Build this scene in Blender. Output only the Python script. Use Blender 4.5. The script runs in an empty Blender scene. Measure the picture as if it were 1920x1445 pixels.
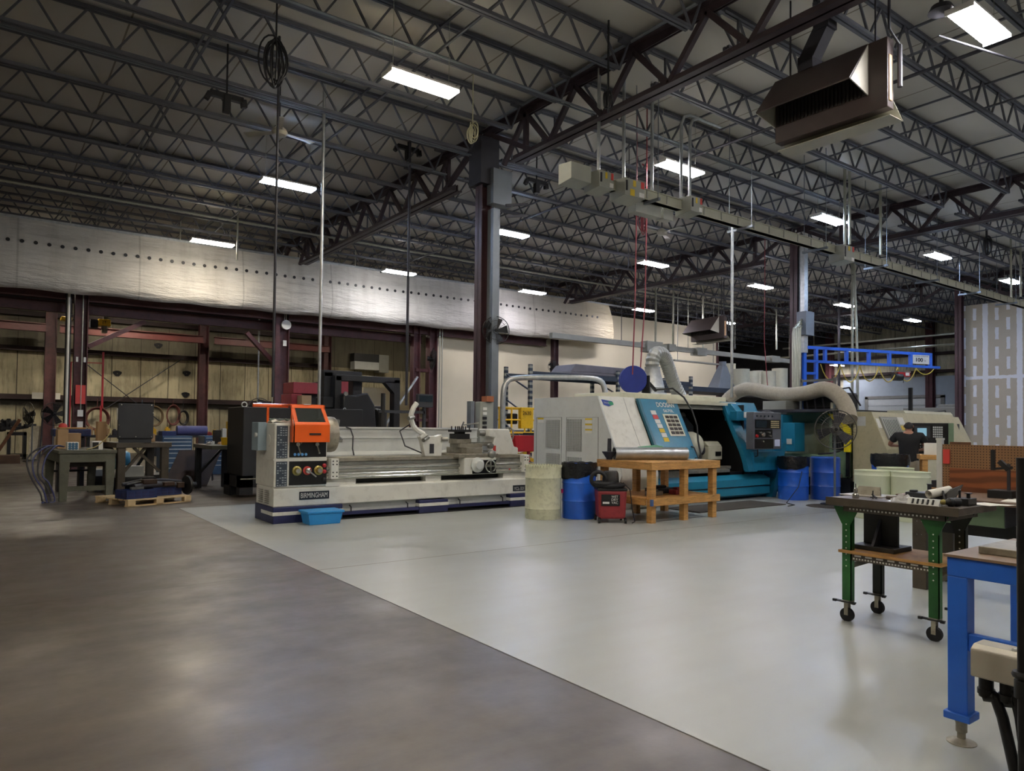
import bpy, math, random
from mathutils import Vector, Matrix
random.seed(7)
S = bpy.context.scene
COL = S.collection
PI = math.pi
# ------------------------------------------------------------------ camera
YAW, PIT, ROL = math.radians(36.515), math.radians(1.398), math.radians(.637)
FPX, CY, EYE = 1345.1, 43.57, 1.45
fw = Vector((math.sin(YAW)*math.cos(PIT), math.cos(YAW)*math.cos(PIT), math.sin(PIT)))
rt0 = Vector((math.cos(YAW), -math.sin(YAW), 0)); up0 = rt0.cross(fw)
rt = rt0*math.cos(ROL) + up0*math.sin(ROL); up = up0*math.cos(ROL) - rt0*math.sin(ROL)
cd = bpy.data.cameras.new('camera'); cam = bpy.data.objects.new('camera', cd); COL.objects.link(cam)
cam.matrix_world = Matrix((( rt.x, up.x, -fw.x, 0), (rt.y, up.y, -fw.y, 0), (rt.z, up.z, -fw.z, EYE), (0, 0, 0, 1)))
cd.sensor_fit = 'HORIZONTAL'; cd.sensor_width = 36; cd.lens = FPX/1920*36
cd.shift_y = CY/1920; cd.clip_end = 200
S.camera = cam
# ------------------------------------------------------------------ world, exposure
w = bpy.data.worlds.new('world'); S.world = w; w.use_nodes = True
w.node_tree.nodes['Background'].inputs[0].default_value = (.9, .86, .74, 1)
w.node_tree.nodes['Background'].inputs[1].default_value = .02
S.view_settings.view_transform = 'Standard'; S.view_settings.look = 'None'
S.view_settings.gamma = 1; S.view_settings.exposure = 1.38
LAMP_W = 100.0          # one four-foot fixture

def ray(x, y): return fw + rt*((x-960)/FPX) - up*((y-722.5-CY)/FPX)
def on(x, y, X=None, Y=None, Z=None):
    """a measured image point carried to the world plane X, Y or Z = const"""
    d = ray(x, y)
    t = X/d.x if X is not None else Y/d.y if Y is not None else (Z-EYE)/d.z
    return Vector((0, 0, EYE)) + d*t
def proj(p):
    v = Vector(p)-Vector((0, 0, EYE)); q = v.dot(fw)
    if q < .1: return None
    return 960+FPX*v.dot(rt)/q, 722.5+CY-FPX*v.dot(up)/q
# ------------------------------------------------------------------ materials
def lin(h):
    c = [int(h[i:i+2], 16)/255 for i in (0, 2, 4)]
    return tuple(v/12.92 if v <= .04045 else ((v+.055)/1.055)**2.4 for v in c)
MT = {}
def M(name, col='808080', rough=.5, metal=0, var=.12, scale=4, bump=0, dirt=None, dirt_amt=.4, emit=0, alpha=1, trans=0, coat=0, detail=5, stretch=(1, 1, 1)):
    if name in MT: return MT[name]
    m = bpy.data.materials.new(name); m.use_nodes = True; nt = m.node_tree; N = nt.nodes; L = nt.links
    b = N['Principled BSDF']; c = lin(col)
    b.inputs['Roughness'].default_value = rough; b.inputs['Metallic'].default_value = metal
    b.inputs['Coat Weight'].default_value = coat; b.inputs['Coat Roughness'].default_value = .15
    if emit:
        b.inputs['Emission Color'].default_value = (*c, 1); b.inputs['Emission Strength'].default_value = emit
        b.inputs['Base Color'].default_value = (*c, 1); MT[name] = m; return m
    tc = N.new('ShaderNodeTexCoord'); mp = N.new('ShaderNodeMapping'); mp.inputs['Scale'].default_value = stretch
    L.new(tc.outputs['Object'], mp.inputs[0])
    nz = N.new('ShaderNodeTexNoise'); nz.inputs['Scale'].default_value = scale; nz.inputs['Detail'].default_value = detail
    L.new(mp.outputs[0], nz.inputs[0])
    r = N.new('ShaderNodeValToRGB'); r.color_ramp.elements[0].position = .3; r.color_ramp.elements[1].position = .72
    r.color_ramp.elements[0].color = (*[v*(1-var) for v in c], 1); r.color_ramp.elements[1].color = (*[min(1, v*(1+var)) for v in c], 1)
    L.new(nz.outputs[0], r.inputs[0]); out = r.outputs[0]
    if dirt:
        d = lin(dirt); n2 = N.new('ShaderNodeTexNoise'); n2.inputs['Scale'].default_value = scale*2.7; n2.inputs['Detail'].default_value = 8; n2.inputs['Roughness'].default_value = .65
        L.new(mp.outputs[0], n2.inputs[0]); r2 = N.new('ShaderNodeValToRGB'); r2.color_ramp.elements[0].position = .5; r2.color_ramp.elements[1].position = .75
        r2.color_ramp.elements[0].color = (0, 0, 0, 1); r2.color_ramp.elements[1].color = (dirt_amt,)*3+(1,)
        L.new(n2.outputs[0], r2.inputs[0]); mx = N.new('ShaderNodeMixRGB'); L.new(r2.outputs[0], mx.inputs[0]); L.new(out, mx.inputs[1]); mx.inputs[2].default_value = (*d, 1); out = mx.outputs[0]
    L.new(out, b.inputs['Base Color'])
    if bump:
        bp = N.new('ShaderNodeBump'); bp.inputs['Strength'].default_value = bump; bp.inputs['Distance'].default_value = .02
        L.new(nz.outputs[0], bp.inputs['Height']); L.new(bp.outputs[0], b.inputs['Normal'])
    if alpha < 1: b.inputs['Alpha'].default_value = alpha
    if trans: b.inputs['Transmission Weight'].default_value = trans
    MT[name] = m; return m
def mathn(nt, op, a, b=None, c=None):
    n = nt.nodes.new('ShaderNodeMath'); n.operation = op
    for i, v in enumerate((a, b, c)):
        if v is None: continue
        if hasattr(v, 'is_linked') or hasattr(v, 'links'): nt.links.new(v, n.inputs[i])
        else: n.inputs[i].default_value = v
    return n.outputs[0]
def mixn(nt, f, a, b):
    n = nt.nodes.new('ShaderNodeMixRGB')
    for i, v in enumerate((f, a, b)):
        if hasattr(v, 'links'): nt.links.new(v, n.inputs[i])
        elif i == 0: n.inputs[0].default_value = v
        else: n.inputs[i].default_value = (*lin(v), 1)
    return n.outputs[0]
def seams(nt, coord, period, width, offs=0):
    """1 inside a thin line repeated every period along a coordinate"""
    t = mathn(nt, 'FRACT', mathn(nt, 'DIVIDE', mathn(nt, 'ADD', coord, offs), period))
    return mathn(nt, 'LESS_THAN', t, width/period)
def noise(nt, vec, scale, detail=5, rough=.5):
    n = nt.nodes.new('ShaderNodeTexNoise'); n.inputs['Scale'].default_value = scale; n.inputs['Detail'].default_value = detail
    n.inputs['Roughness'].default_value = rough; nt.links.new(vec, n.inputs[0]); return n.outputs[0]
def ramp(nt, f, p0, p1, a=0, b=1):
    n = nt.nodes.new('ShaderNodeMapRange'); n.inputs[1].default_value = p0; n.inputs[2].default_value = p1
    n.inputs[3].default_value = a; n.inputs[4].default_value = b; nt.links.new(f, n.inputs[0]); return n.outputs[0]
def start(name, rough=.6):
    m = bpy.data.materials.new(name); m.use_nodes = True; nt = m.node_tree; MT[name] = m
    tc = nt.nodes.new('ShaderNodeTexCoord'); sp = nt.nodes.new('ShaderNodeSeparateXYZ'); nt.links.new(tc.outputs['Object'], sp.inputs[0])
    b = nt.nodes['Principled BSDF']; b.inputs['Roughness'].default_value = rough
    return m, nt, tc.outputs['Object'], sp.outputs, b
# ------------------------------------------------------------------ mesh builder
class MB:
    def __init__(s): s.v = []; s.f = []
    def add(s, vs, fs):
        n = len(s.v); s.v += [Vector(p) for p in vs]; s.f += [tuple(i+n for i in f) for f in fs]; return s
    def hexa(s, c8): return s.add(c8, [(0, 3, 2, 1), (4, 5, 6, 7), (0, 1, 5, 4), (1, 2, 6, 5), (2, 3, 7, 6), (3, 0, 4, 7)])
    def box(s, a, b):
        x0, x1 = sorted((a[0], b[0])); y0, y1 = sorted((a[1], b[1])); z0, z1 = sorted((a[2], b[2]))
        return s.hexa([(x0, y0, z0), (x1, y0, z0), (x1, y1, z0), (x0, y1, z0), (x0, y0, z1), (x1, y0, z1), (x1, y1, z1), (x0, y1, z1)])
    def bar(s, p, q, w=.05, h=None, upv=(0, 0, 1)):
        p = Vector(p); q = Vector(q); h = h or w; d = (q-p).normalized(); u = Vector(upv)
        if abs(d.dot(u)) > .98: u = Vector((0, 1, 0)) if abs(d.y) < .9 else Vector((1, 0, 0))
        r = d.cross(u).normalized()*w/2; u = r.cross(d).normalized()*h/2
        return s.hexa([p-r-u, p+r-u, q+r-u, q-r-u, p-r+u, p+r+u, q+r+u, q-r+u])
    def tube(s, pts, r=.02, n=8, cap=True, r_list=None):
        pts = [Vector(p) for p in pts]; k = len(pts); base = len(s.v); pu = None
        for i, p in enumerate(pts):
            d = (pts[min(i+1, k-1)]-pts[max(i-1, 0)]).normalized()
            if pu is None: pu = Vector((0, 0, 1)) if abs(d.z) < .9 else Vector((1, 0, 0))
            a = d.cross(pu).normalized(); pu = a.cross(d).normalized(); rr = r_list[i] if r_list else r
            s.v += [p+(a*math.cos(t*2*PI/n)+pu*math.sin(t*2*PI/n))*rr for t in range(n)]
        for i in range(k-1):
            for t in range(n):
                a = base+i*n+t; b = base+i*n+(t+1) % n; s.f.append((a, b, b+n, a+n))
        if cap: s.f.append(tuple(base+t for t in range(n))[::-1]); s.f.append(tuple(base+(k-1)*n+t for t in range(n)))
        return s
    def cyl(s, p, q, r, n=20, r2=None): return s.tube([p, q], r, n, True, [r, r2 if r2 is not None else r])
    def lathe(s, c, prof, n=24, axis='Z', cap=True):
        c = Vector(c); base = len(s.v); k = len(prof)
        for (r, h) in prof:
            for t in range(n):
                a = t*2*PI/n; x, y = r*math.cos(a), r*math.sin(a)
                s.v.append(c+(Vector((x, y, h)) if axis == 'Z' else Vector((h, x, y)) if axis == 'X' else Vector((y, h, x))))
        for i in range(k-1):
            for t in range(n):
                a = base+i*n+t; b = base+i*n+(t+1) % n; s.f.append((a, b, b+n, a+n))
        if cap: s.f.append(tuple(base+t for t in range(n))[::-1]); s.f.append(tuple(base+(k-1)*n+t for t in range(n)))
        return s
    def prism(s, poly, lo, hi, axis='X'):
        """poly in the plane across the axis: X->(y,z)  Y->(x,z)  Z->(x,y)"""
        f = {'X': lambda a, b, t: (t, a, b), 'Y': lambda a, b, t: (a, t, b), 'Z': lambda a, b, t: (a, b, t)}[axis]
        n = len(poly); vs = [f(a, b, lo) for a, b in poly]+[f(a, b, hi) for a, b in poly]
        return s.add(vs, [tuple(range(n))[::-1], tuple(range(n, 2*n))]+[(i, (i+1) % n, (i+1) % n+n, i+n) for i in range(n)])
    def sheet(s, grid):
        base = len(s.v); R = len(grid); Cn = len(grid[0])
        for row in grid: s.v += [Vector(p) for p in row]
        for i in range(R-1):
            for j in range(Cn-1):
                a = base+i*Cn+j; s.f.append((a, a+1, a+1+Cn, a+Cn))
        return s
    def torus(s, c, R, r, axis='Z', n=24, m=8, arc=2*PI, a0=0):
        c = Vector(c); pts = []
        for i in range(n+1):
            a = a0+arc*i/n; x, y = R*math.cos(a), R*math.sin(a)
            pts.append(c+(Vector((x, y, 0)) if axis == 'Z' else Vector((0, x, y)) if axis == 'X' else Vector((x, 0, y))))
        return s.tube(pts, r, m, arc < 2*PI-.01)
    def xf(s, mat):
        s.v = [mat @ p for p in s.v]; return s
    def build(s, name, mat, parent=None, smooth=False, bevel=0, label=None, world=True, solid=0, sub=0):
        """one mesh object; with world=True the coordinates are world ones and are carried into the thing's frame"""
        me = bpy.data.meshes.new(name)
        vs = s.v
        if parent is not None and world:
            iv = wm(parent).inverted(); vs = [iv @ p for p in vs]
        me.from_pydata([tuple(p) for p in vs], [], s.f); me.validate(); me.update()
        if isinstance(mat, str): mat = MT[mat]
        me.materials.append(mat)
        import bmesh
        bm = bmesh.new(); bm.from_mesh(me); bmesh.ops.recalc_face_normals(bm, faces=bm.faces); bm.to_mesh(me); bm.free()
        if smooth:
            for p in me.polygons: p.use_smooth = True
            me.set_sharp_from_angle(angle=math.radians(40))
        o = bpy.data.objects.new(name, me); COL.objects.link(o)
        if parent is not None: o.parent = parent
        if bevel:
            b = o.modifiers.new('bevel', 'BEVEL'); b.width = bevel; b.segments = 2; b.limit_method = 'ANGLE'
        if solid:
            b = o.modifiers.new('solid', 'SOLIDIFY'); b.thickness = solid
        if sub:
            b = o.modifiers.new('sub', 'SUBSURF'); b.levels = b.render_levels = sub
        if label: o['label'] = label
        return o
def wm(o):
    m = Matrix.Translation(o.location) @ o.rotation_euler.to_matrix().to_4x4()
    return wm(o.parent) @ m if o.parent else m
def thing(name, label, cat, loc=(0, 0, 0), rz=0, group=None):
    o = bpy.data.objects.new(name, None); COL.objects.link(o); o.empty_display_size = .1
    o.location = loc; o.rotation_euler = (0, 0, rz); o['label'] = label; o['category'] = cat
    if group: o['group'] = group
    return o
def tag(o, label, cat, group=None, kind=None):
    o['label'] = label; o['category'] = cat
    if group: o['group'] = group
    if kind: o['kind'] = kind
    return o
def struct(o, label=None):
    o['kind'] = 'structure'
    if label: o['label'] = label
    return o
def kids(o): return [c for c in bpy.data.objects if c.parent == o]
def dup(o, loc=None, rz=None, label=None, parent=None, tree=None):
    c = o.copy(); COL.objects.link(c)
    if parent is not None: c.parent = parent
    if loc is not None: c.location = loc
    if rz is not None: c.rotation_euler.z = rz
    if label: c['label'] = label
    for ch in o.children: dup(ch, parent=c)
    return c
FONT = bpy.data.fonts.load('<builtin>') if False else None
def text(body, mat, parent, origin, right, upv, height, name='lettering', depth=.004, width=None, bold=0):
    """raised lettering: origin = lower left corner in world coordinates"""
    cu = bpy.data.curves.new('t', 'FONT'); cu.body = body; cu.size = 1; cu.extrude = 0; cu.offset = bold
    t = bpy.data.objects.new('t', cu); COL.objects.link(t)
    dg = bpy.context.evaluated_depsgraph_get(); me = bpy.data.meshes.new_from_object(t.evaluated_get(dg))
    bpy.data.objects.remove(t); bpy.data.curves.remove(cu)
    xs = [v.co.x for v in me.vertices]; ys = [v.co.y for v in me.vertices]
    x0, x1, y0, y1 = min(xs), max(xs), min(ys), max(ys); right = Vector(right).normalized(); upv = Vector(upv).normalized(); nrm = right.cross(upv)
    ky = height/(y1-y0); kx = (width/(x1-x0)) if width else ky
    mb = MB(); mb.v = [Vector(origin)+right*(v.co.x-x0)*kx+upv*(v.co.y-y0)*ky+nrm*depth for v in me.vertices]
    mb.f = [tuple(p.vertices) for p in me.polygons]; bpy.data.meshes.remove(me)
    return mb.build(name, mat, parent)
def pbox(x0, y0, x1, y1, Y, dep):
    """box whose front face fills a measured rectangle on the plane Y"""
    a = on((x0+x1)/2, y0, Y=Y); b = on((x0+x1)/2, y1, Y=Y); l = on(x0, (y0+y1)/2, Y=Y); r = on(x1, (y0+y1)/2, Y=Y)
    return (l.x, Y, b.z), (r.x, Y+dep, a.z)
# ------------------------------------------------------------------ common materials
M('steel_dark', '2e2d33', .6, var=.15); M('joist', '4e5056', .6, var=.15); M('girder', '35282c', .55, var=.2)
M('maroon', '4f2a2c', .55, var=.2, dirt='1c1214', dirt_amt=.5); M('column', '40282c', .5, var=.15)
M('grey_duct', '70767c', .5, .2, var=.08); M('galv', 'b4b8b8', .38, .8, var=.15, scale=12); M('conduit', 'a9a998', .35, .6, var=.1)
M('black', '101012', .5, var=.2); M('black_gloss', '0c0c0e', .3); M('rubber', '16161a', .7); M('charcoal', '2f3238', .5, var=.08)
M('white_paint', 'e6e6de', .45, var=.05, dirt='8a8470', dirt_amt=.3, scale=3); M('cream', 'd4d2bc', .45, var=.05, dirt='9a9478', dirt_amt=.25)
M('lathe_white', 'e0e0d8', .4, var=.05, dirt='8a8474', dirt_amt=.3, scale=2.5, coat=.2); M('navy', '232854', .45, var=.15, dirt='15152e')
M('steel', '9a9a94', .3, .8, var=.2, scale=8); M('steel_bright', 'c8c8c2', .2, .9); M('steel_dirty', '9a9486', .42, .5, var=.2, scale=6, dirt='4a4238', dirt_amt=.5)
M('orange', 'f2620f', .35, var=.05, coat=.3); M('red', 'b01c24', .45, var=.1); M('red_dark', '8c2a30', .5, var=.1, dirt='4a1014')
M('tub_blue', '2a8fd6', .4, var=.05); M('drum_blue', '1a5fd0', .32, var=.05, coat=.4, dirt='123c80', dirt_amt=.2); M('crane_blue', '2463cc', .4, var=.08)
M('teal', '1a7394', .35, var=.08, coat=.3, dirt='0f4f62', dirt_amt=.35); M('teal_light', '1e7896', .4, var=.08)
M('wood', 'b98a4e', .6, var=.25, scale=6, stretch=(1, 1, 6), dirt='5a3a1a', dirt_amt=.6); M('wood_dark', '6b4426', .6, var=.3, scale=5, dirt='2a170c', dirt_amt=.6)
M('pallet_wood', 'c8b088', .7, var=.15, scale=10); M('cardboard', 'a98a66', .8, var=.08); M('paper', 'e4e2d8', .8, var=.02)
M('green_paint', '205c28', .4, var=.15, dirt='0c2a10', dirt_amt=.5); M('sage', '6d8468', .5, var=.1); M('yellow', 'e0b419', .45, var=.08, dirt='5c4a10')
M('olive_bench', '55564a', .55, var=.15, dirt='2b2b24'); M('brown_bench', '4c4438', .5, var=.2, dirt='241c16')
M('cab_blue', '3a5878', .45, var=.08); M('cab_lip', 'b8c4cc', .4, .3); M('tote_blue', '223260', .5, var=.12)
M('bag', '14161c', .25, var=.2, scale=20, bump=.6); M('foam', 'd2d8bd', .7, var=.04); M('barrel_white', 'cfd0b4', .55, var=.06, dirt='6e6c52', dirt_amt=.45, scale=5, bump=.3)
M('light_grey', 'cacdca', .45, var=.04, dirt='8c8c84', dirt_amt=.15); M('mid_grey', '8e8f88', .5, var=.06); M('box_grey', '9a9c92', .5, var=.06); M('blue_grey', '8fa2ae', .5, var=.06)
M('hose_beige', 'a89f8c', .7, var=.1, bump=.2, scale=20); M('hose_dark', '131315', .5); M('hose_red', '8e3a3e', .5); M('screen', '1e2a34', .2)
M('heater_brown', '3e322f', .5, var=.12); M('heater_dark', '2a2624', .6); M('heater_white', 'a8a494', .45, var=.08)
M('label_yellow', 'd8b92c', .5, var=.02); M('label_white', 'dcdcd6', .5, var=.02); M('label_red', 'c8403a', .5, var=.05); M('pink', 'e2307c', .5)
M('skin', 'a87860', .55, var=.04); M('hair', '1e1714', .7); M('shirt', '0b0b0e', .8, var=.3, bump=.3); M('khaki', '8a8270', .85, var=.1, bump=.3)
M('window_glass', '3a3e3c', .12, var=.05, alpha=.75); M('cage', '5a5850', .5, .4); M('rust_brown', '33200f', .7, var=.3)
M('tube_warm', 'fff2d8', emit=14); M('tube_cool', 'e4ecff', emit=14); M('tube_pink', 'fff0f4', emit=14)

# ------------------------------------------------------------------ floor, ceiling, walls
X1, BAY, YC, JS = 8.85, 12.19, 13.1, 1.524
m, nt, ob, sp, b = start('concrete', .42)
n1 = noise(nt, ob, .35, 5, .6); n2 = noise(nt, ob, 1.6, 5, .6); n3 = noise(nt, ob, 9, 4, .6)
c = mixn(nt, ramp(nt, n1, .3, .75), '4e4842', '605850'); c = mixn(nt, ramp(nt, n2, .3, .8, 0, .75), c, '3c3530'); c = mixn(nt, ramp(nt, n3, .5, .95, 0, .5), c, '4a443c')
st = nt.nodes.new('ShaderNodeMapping'); st.inputs['Scale'].default_value = (.5, 3, 1); nt.links.new(ob, st.inputs[0])
c = mixn(nt, ramp(nt, noise(nt, st.outputs[0], 1.3, 5, .6), .4, .8, 0, .5), c, '6a6152')
sx = seams(nt, sp[1], 6.095, .026, -6.87); sy = seams(nt, sp[0], 6.095, .014, -2.755)
c = mixn(nt, sx, c, '3a3128')
nt.links.new(c, b.inputs['Base Color'])
nt.links.new(ramp(nt, n2, .3, .7, .3, .5), b.inputs['Roughness'])
bp = nt.nodes.new('ShaderNodeBump'); bp.inputs['Strength'].default_value = .12; bp.inputs['Distance'].default_value = .01; nt.links.new(n3, bp.inputs['Height']); nt.links.new(bp.outputs[0], b.inputs['Normal'])
struct(MB().box((-16, -14, -.2), (46, 44, 0)).build('floor', m))
m, nt, ob, sp, b = start('epoxy', .3)
n1 = noise(nt, ob, .5, 5, .55); n2 = noise(nt, ob, 1.3, 3, .5); n3 = noise(nt, ob, 160, 2, .5)
c = mixn(nt, ramp(nt, n1, .35, .7), 'a8adab', 'b1b6b3'); c = mixn(nt, ramp(nt, n2, .2, .9, 0, .1), c, '98948a')
st = nt.nodes.new('ShaderNodeMapping'); st.inputs['Scale'].default_value = (.6, 5, 1); st.inputs['Rotation'].default_value = (0, 0, .5); nt.links.new(ob, st.inputs[0])
c = mixn(nt, ramp(nt, noise(nt, st.outputs[0], 1.0, 3, .5), .3, .9, 0, .2), c, '928a7e')
c = mixn(nt, mathn(nt, 'MAXIMUM', seams(nt, sp[1], 6.095, .022, -6.87), seams(nt, sp[0], 12.19, .022, -12.2)), c, '6a6252')
nt.links.new(c, b.inputs['Base Color']); nt.links.new(ramp(nt, n2, .25, .8, .295, .4), b.inputs['Roughness']); b.inputs['Coat Weight'].default_value = 0
bp = nt.nodes.new('ShaderNodeBump'); bp.inputs['Strength'].default_value = .12; bp.inputs['Distance'].default_value = .004; nt.links.new(n3, bp.inputs['Height']); nt.links.new(bp.outputs[0], b.inputs['Normal'])
ep = MB()
ep.box((2.725, -14, 0), (33.1, 13.12, .004))
struct(ep.build('floor_paint', m))
m, nt, ob, sp, b = start('deck', .9)
c = mixn(nt, noise(nt, ob, .4, 4), 'b0aca2', 'bcb8ae'); c = mixn(nt, seams(nt, sp[0], 1.83, .03), c, '7a7064')
nt.links.new(c, b.inputs['Base Color'])
struct(MB().box((-16, -14, 8.1), (46, 44, 8.25)).build('ceiling', m))
# building wall of lined sheet panels, dark girts, soot
def panelwall(name, base, alt, axis, zsplit=None):
    m, nt, ob, sp, b = start(name, .75)
    st = nt.nodes.new('ShaderNodeMapping'); st.inputs['Scale'].default_value = (3, 3, .35); nt.links.new(ob, st.inputs[0])
    c = mixn(nt, ramp(nt, noise(nt, st.outputs[0], .9, 6, .6), .35, .65), base, alt)
    c = mixn(nt, ramp(nt, noise(nt, st.outputs[0], 2.2, 8, .7), .5, .72, 0, .75), c, '3c3426')
    c = mixn(nt, ramp(nt, noise(nt, ob, .5, 6, .6), .5, .7, 0, .5), c, '5a5040')
    c = mixn(nt, seams(nt, sp[axis], 1.2, .03), c, '2a241a')
    if zsplit:
        c = mixn(nt, mathn(nt, 'MULTIPLY', mathn(nt, 'GREATER_THAN', sp[2], zsplit), .8), c, '4a463c'); c = mixn(nt, mathn(nt, 'MULTIPLY', ramp(nt, mathn(nt, 'ADD', sp[2], mathn(nt, 'MULTIPLY', noise(nt, ob, 1.5, 4), .5)), 2.1, 2.45), mathn(nt, 'LESS_THAN', sp[2], 2.4)), c, '4a4436')
    nt.links.new(c, b.inputs['Base Color']); return m
mw = panelwall('wall_liner', 'c4bb9c', 'b2a98a', 0, 4.6)
YW = 37.6
struct(MB().box((-16, YW, 0), (33.4, YW+.2, 8.1)).build('wall_back', mw))
struct(MB().box((33.4, YW, 0), (46, YW+.2, 8.1)).build('wall_back_dark', M('dark_wall', '3a3834', .8)))  # gloom of the unlit room put into this wall's colour
struct(MB().box((-16.2, -14, 0), (-16, 44, 8.1)).build('wall_left', mw))
struct(MB().box((-16, -14.2, 0), (46, -14, 8.1)).build('wall_front', M('wall_paint', 'b8b09c', .8, var=.03)))
mr = panelwall('wall_insulation', 'c8c2a4', 'aeaa90', 1)
struct(MB().box((45.6, -14, 0), (45.8, 25.8, 8.1)).build('wall_right', mr))
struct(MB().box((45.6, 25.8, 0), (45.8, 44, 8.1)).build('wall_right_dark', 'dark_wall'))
struct(MB().box((45.5, 4, 0), (45.6, 24.9, 4.7)).build('wall_right_liner', M('liner_blue', 'a8b4bc', .7, var=.04)))
# office wall of cream board
struct(MB().box((14.95, 25.65, 0), (33.3, 25.85, 7.02)).build('wall_office', M('office_paint', 'd9cfb2', .75, var=.04, scale=1)))
struct(MB().box((33.3, 25.6, 0), (33.45, 25.9, 7.6)).build('trim_1', 'maroon'))
# unfinished board partition on the right
m, nt, ob, sp, b = start('drywall', .85)
c = mixn(nt, noise(nt, ob, 1.5, 5), 'a49a88', 'aea492')
jit = noise(nt, ob, 7, 4)
zj = mathn(nt, 'ADD', sp[2], mathn(nt, 'MULTIPLY', jit, .08)); yj = mathn(nt, 'ADD', sp[1], mathn(nt, 'MULTIPLY', jit, .06))
vs_ = seams(nt, yj, 1.22, .2, .1); hs = seams(nt, zj, 3.66, .13, .0)
# filled screw marks: short vertical dabs on the studs
dab = mathn(nt, 'MULTIPLY', seams(nt, yj, .407, .13, .09), seams(nt, mathn(nt, 'ADD', zj, mathn(nt, 'MULTIPLY', mathn(nt, 'FLOOR', mathn(nt, 'DIVIDE', mathn(nt, 'ADD', yj, .09), .407)), .37)), .8, .5))
pat = mathn(nt, 'MAXIMUM', mathn(nt, 'MAXIMUM', vs_, hs), dab)
c = mixn(nt, pat, c, 'd0d2d6'); nt.links.new(c, b.inputs['Base Color'])
struct(MB().box((33.36, -14, 0), (33.5, 13.0, 6.75)).build('wall_partition', m))
# door in the far right wall
dm = MB()
for k in range(8): dm.box((45.38, 18.9, .05+k*.42), (45.46, 23.2, .05+k*.42+.4))
d1 = struct(dm.build('door_1', M('door_white', 'd0d6d4', .6, var=.03)))
fr = MB().box((45.36, 18.7, 0), (45.5, 18.9, 3.55)).box((45.36, 23.2, 0), (45.5, 23.4, 3.55)).box((45.36, 18.7, 3.42), (45.5, 23.4, 3.6)); fr.build('door_frame', 'mid_grey', d1)
# window strips high on the back wall
# ------------------------------------------------------------------ columns
def ibeam_col(mb, x, y, z0, z1, d=.26, wd=.26, t=.022):
    mb.box((x-d/2, y-wd/2, z0), (x-d/2+t, y+wd/2, z1)).box((x+d/2-t, y-wd/2, z0), (x+d/2, y+wd/2, z1)).box((x-d/2, y-t/2, z0), (x+d/2, y+t/2, z1))
def column(x, y, label, z1=7.78, grp='roof columns', mat='column', d=.26, ci=None, plate=.42):
    t = thing('steel_column', label, 'column', (x, y, 0), 0, grp)
    mb = MB(); ibeam_col(mb, x, y, .02, z1, d, d); mb.build('shaft', mat, t)
    MB().box((x-plate/2, y-plate/2, 0), (x+plate/2, y+plate/2, .025)).build('base_plate', mat, t)
    return t
c1 = column(X1, YC, 'dark red steel roof column rising behind the long grey engine lathe')
MB().box((X1+.02, YC-.36, 0), (X1+.2, YC-.14, 6.2)).build('wireway', 'grey_duct', c1, label='grey cable duct up the column')
MB().box((X1-.24, YC-.24, 6.75), (X1+.24, YC+.24, 7.78)).build('cap', 'steel_dark', c1)
c2 = column(X1+BAY, YC, 'dark red steel column beside the blue jib crane')
MB().box((X1+BAY-.06, YC-.34, 3.9), (X1+BAY+.14, YC-.14, 7.3)).build('wireway', 'galv', c2, label='bright galvanised duct up the column')
bx = MB().box((X1+BAY-.16, YC-.46, 4.45), (X1+BAY+.3, YC-.13, 5.2)).build('junction_box', 'grey_duct', c2)
for k in range(4):
    xx = X1+BAY-.24-.13*k; zt = 5.0-.1*k
    MB().tube([(xx, YC-.3, 0.02), (xx, YC-.3, zt-.25), (xx+.05, YC-.3, zt-.08), (xx+.2, YC-.3, zt), (X1+BAY-.15, YC-.3, zt)], .035, 8).build('conduit', 'conduit', c2, smooth=True)
c3 = column(X1+2*BAY, YC, 'dark red steel column at the corner of the unfinished board partition')
column(X1+BAY, YC+BAY-.1, 'dark red column standing in front of the cream wall with a fan on it', z1=6.9)
def proj_ok(p, mg=120):
    q = proj(p); return q is not None and -mg < q[0] < 1920+mg and -mg < q[1] < 1445+mg
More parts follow.
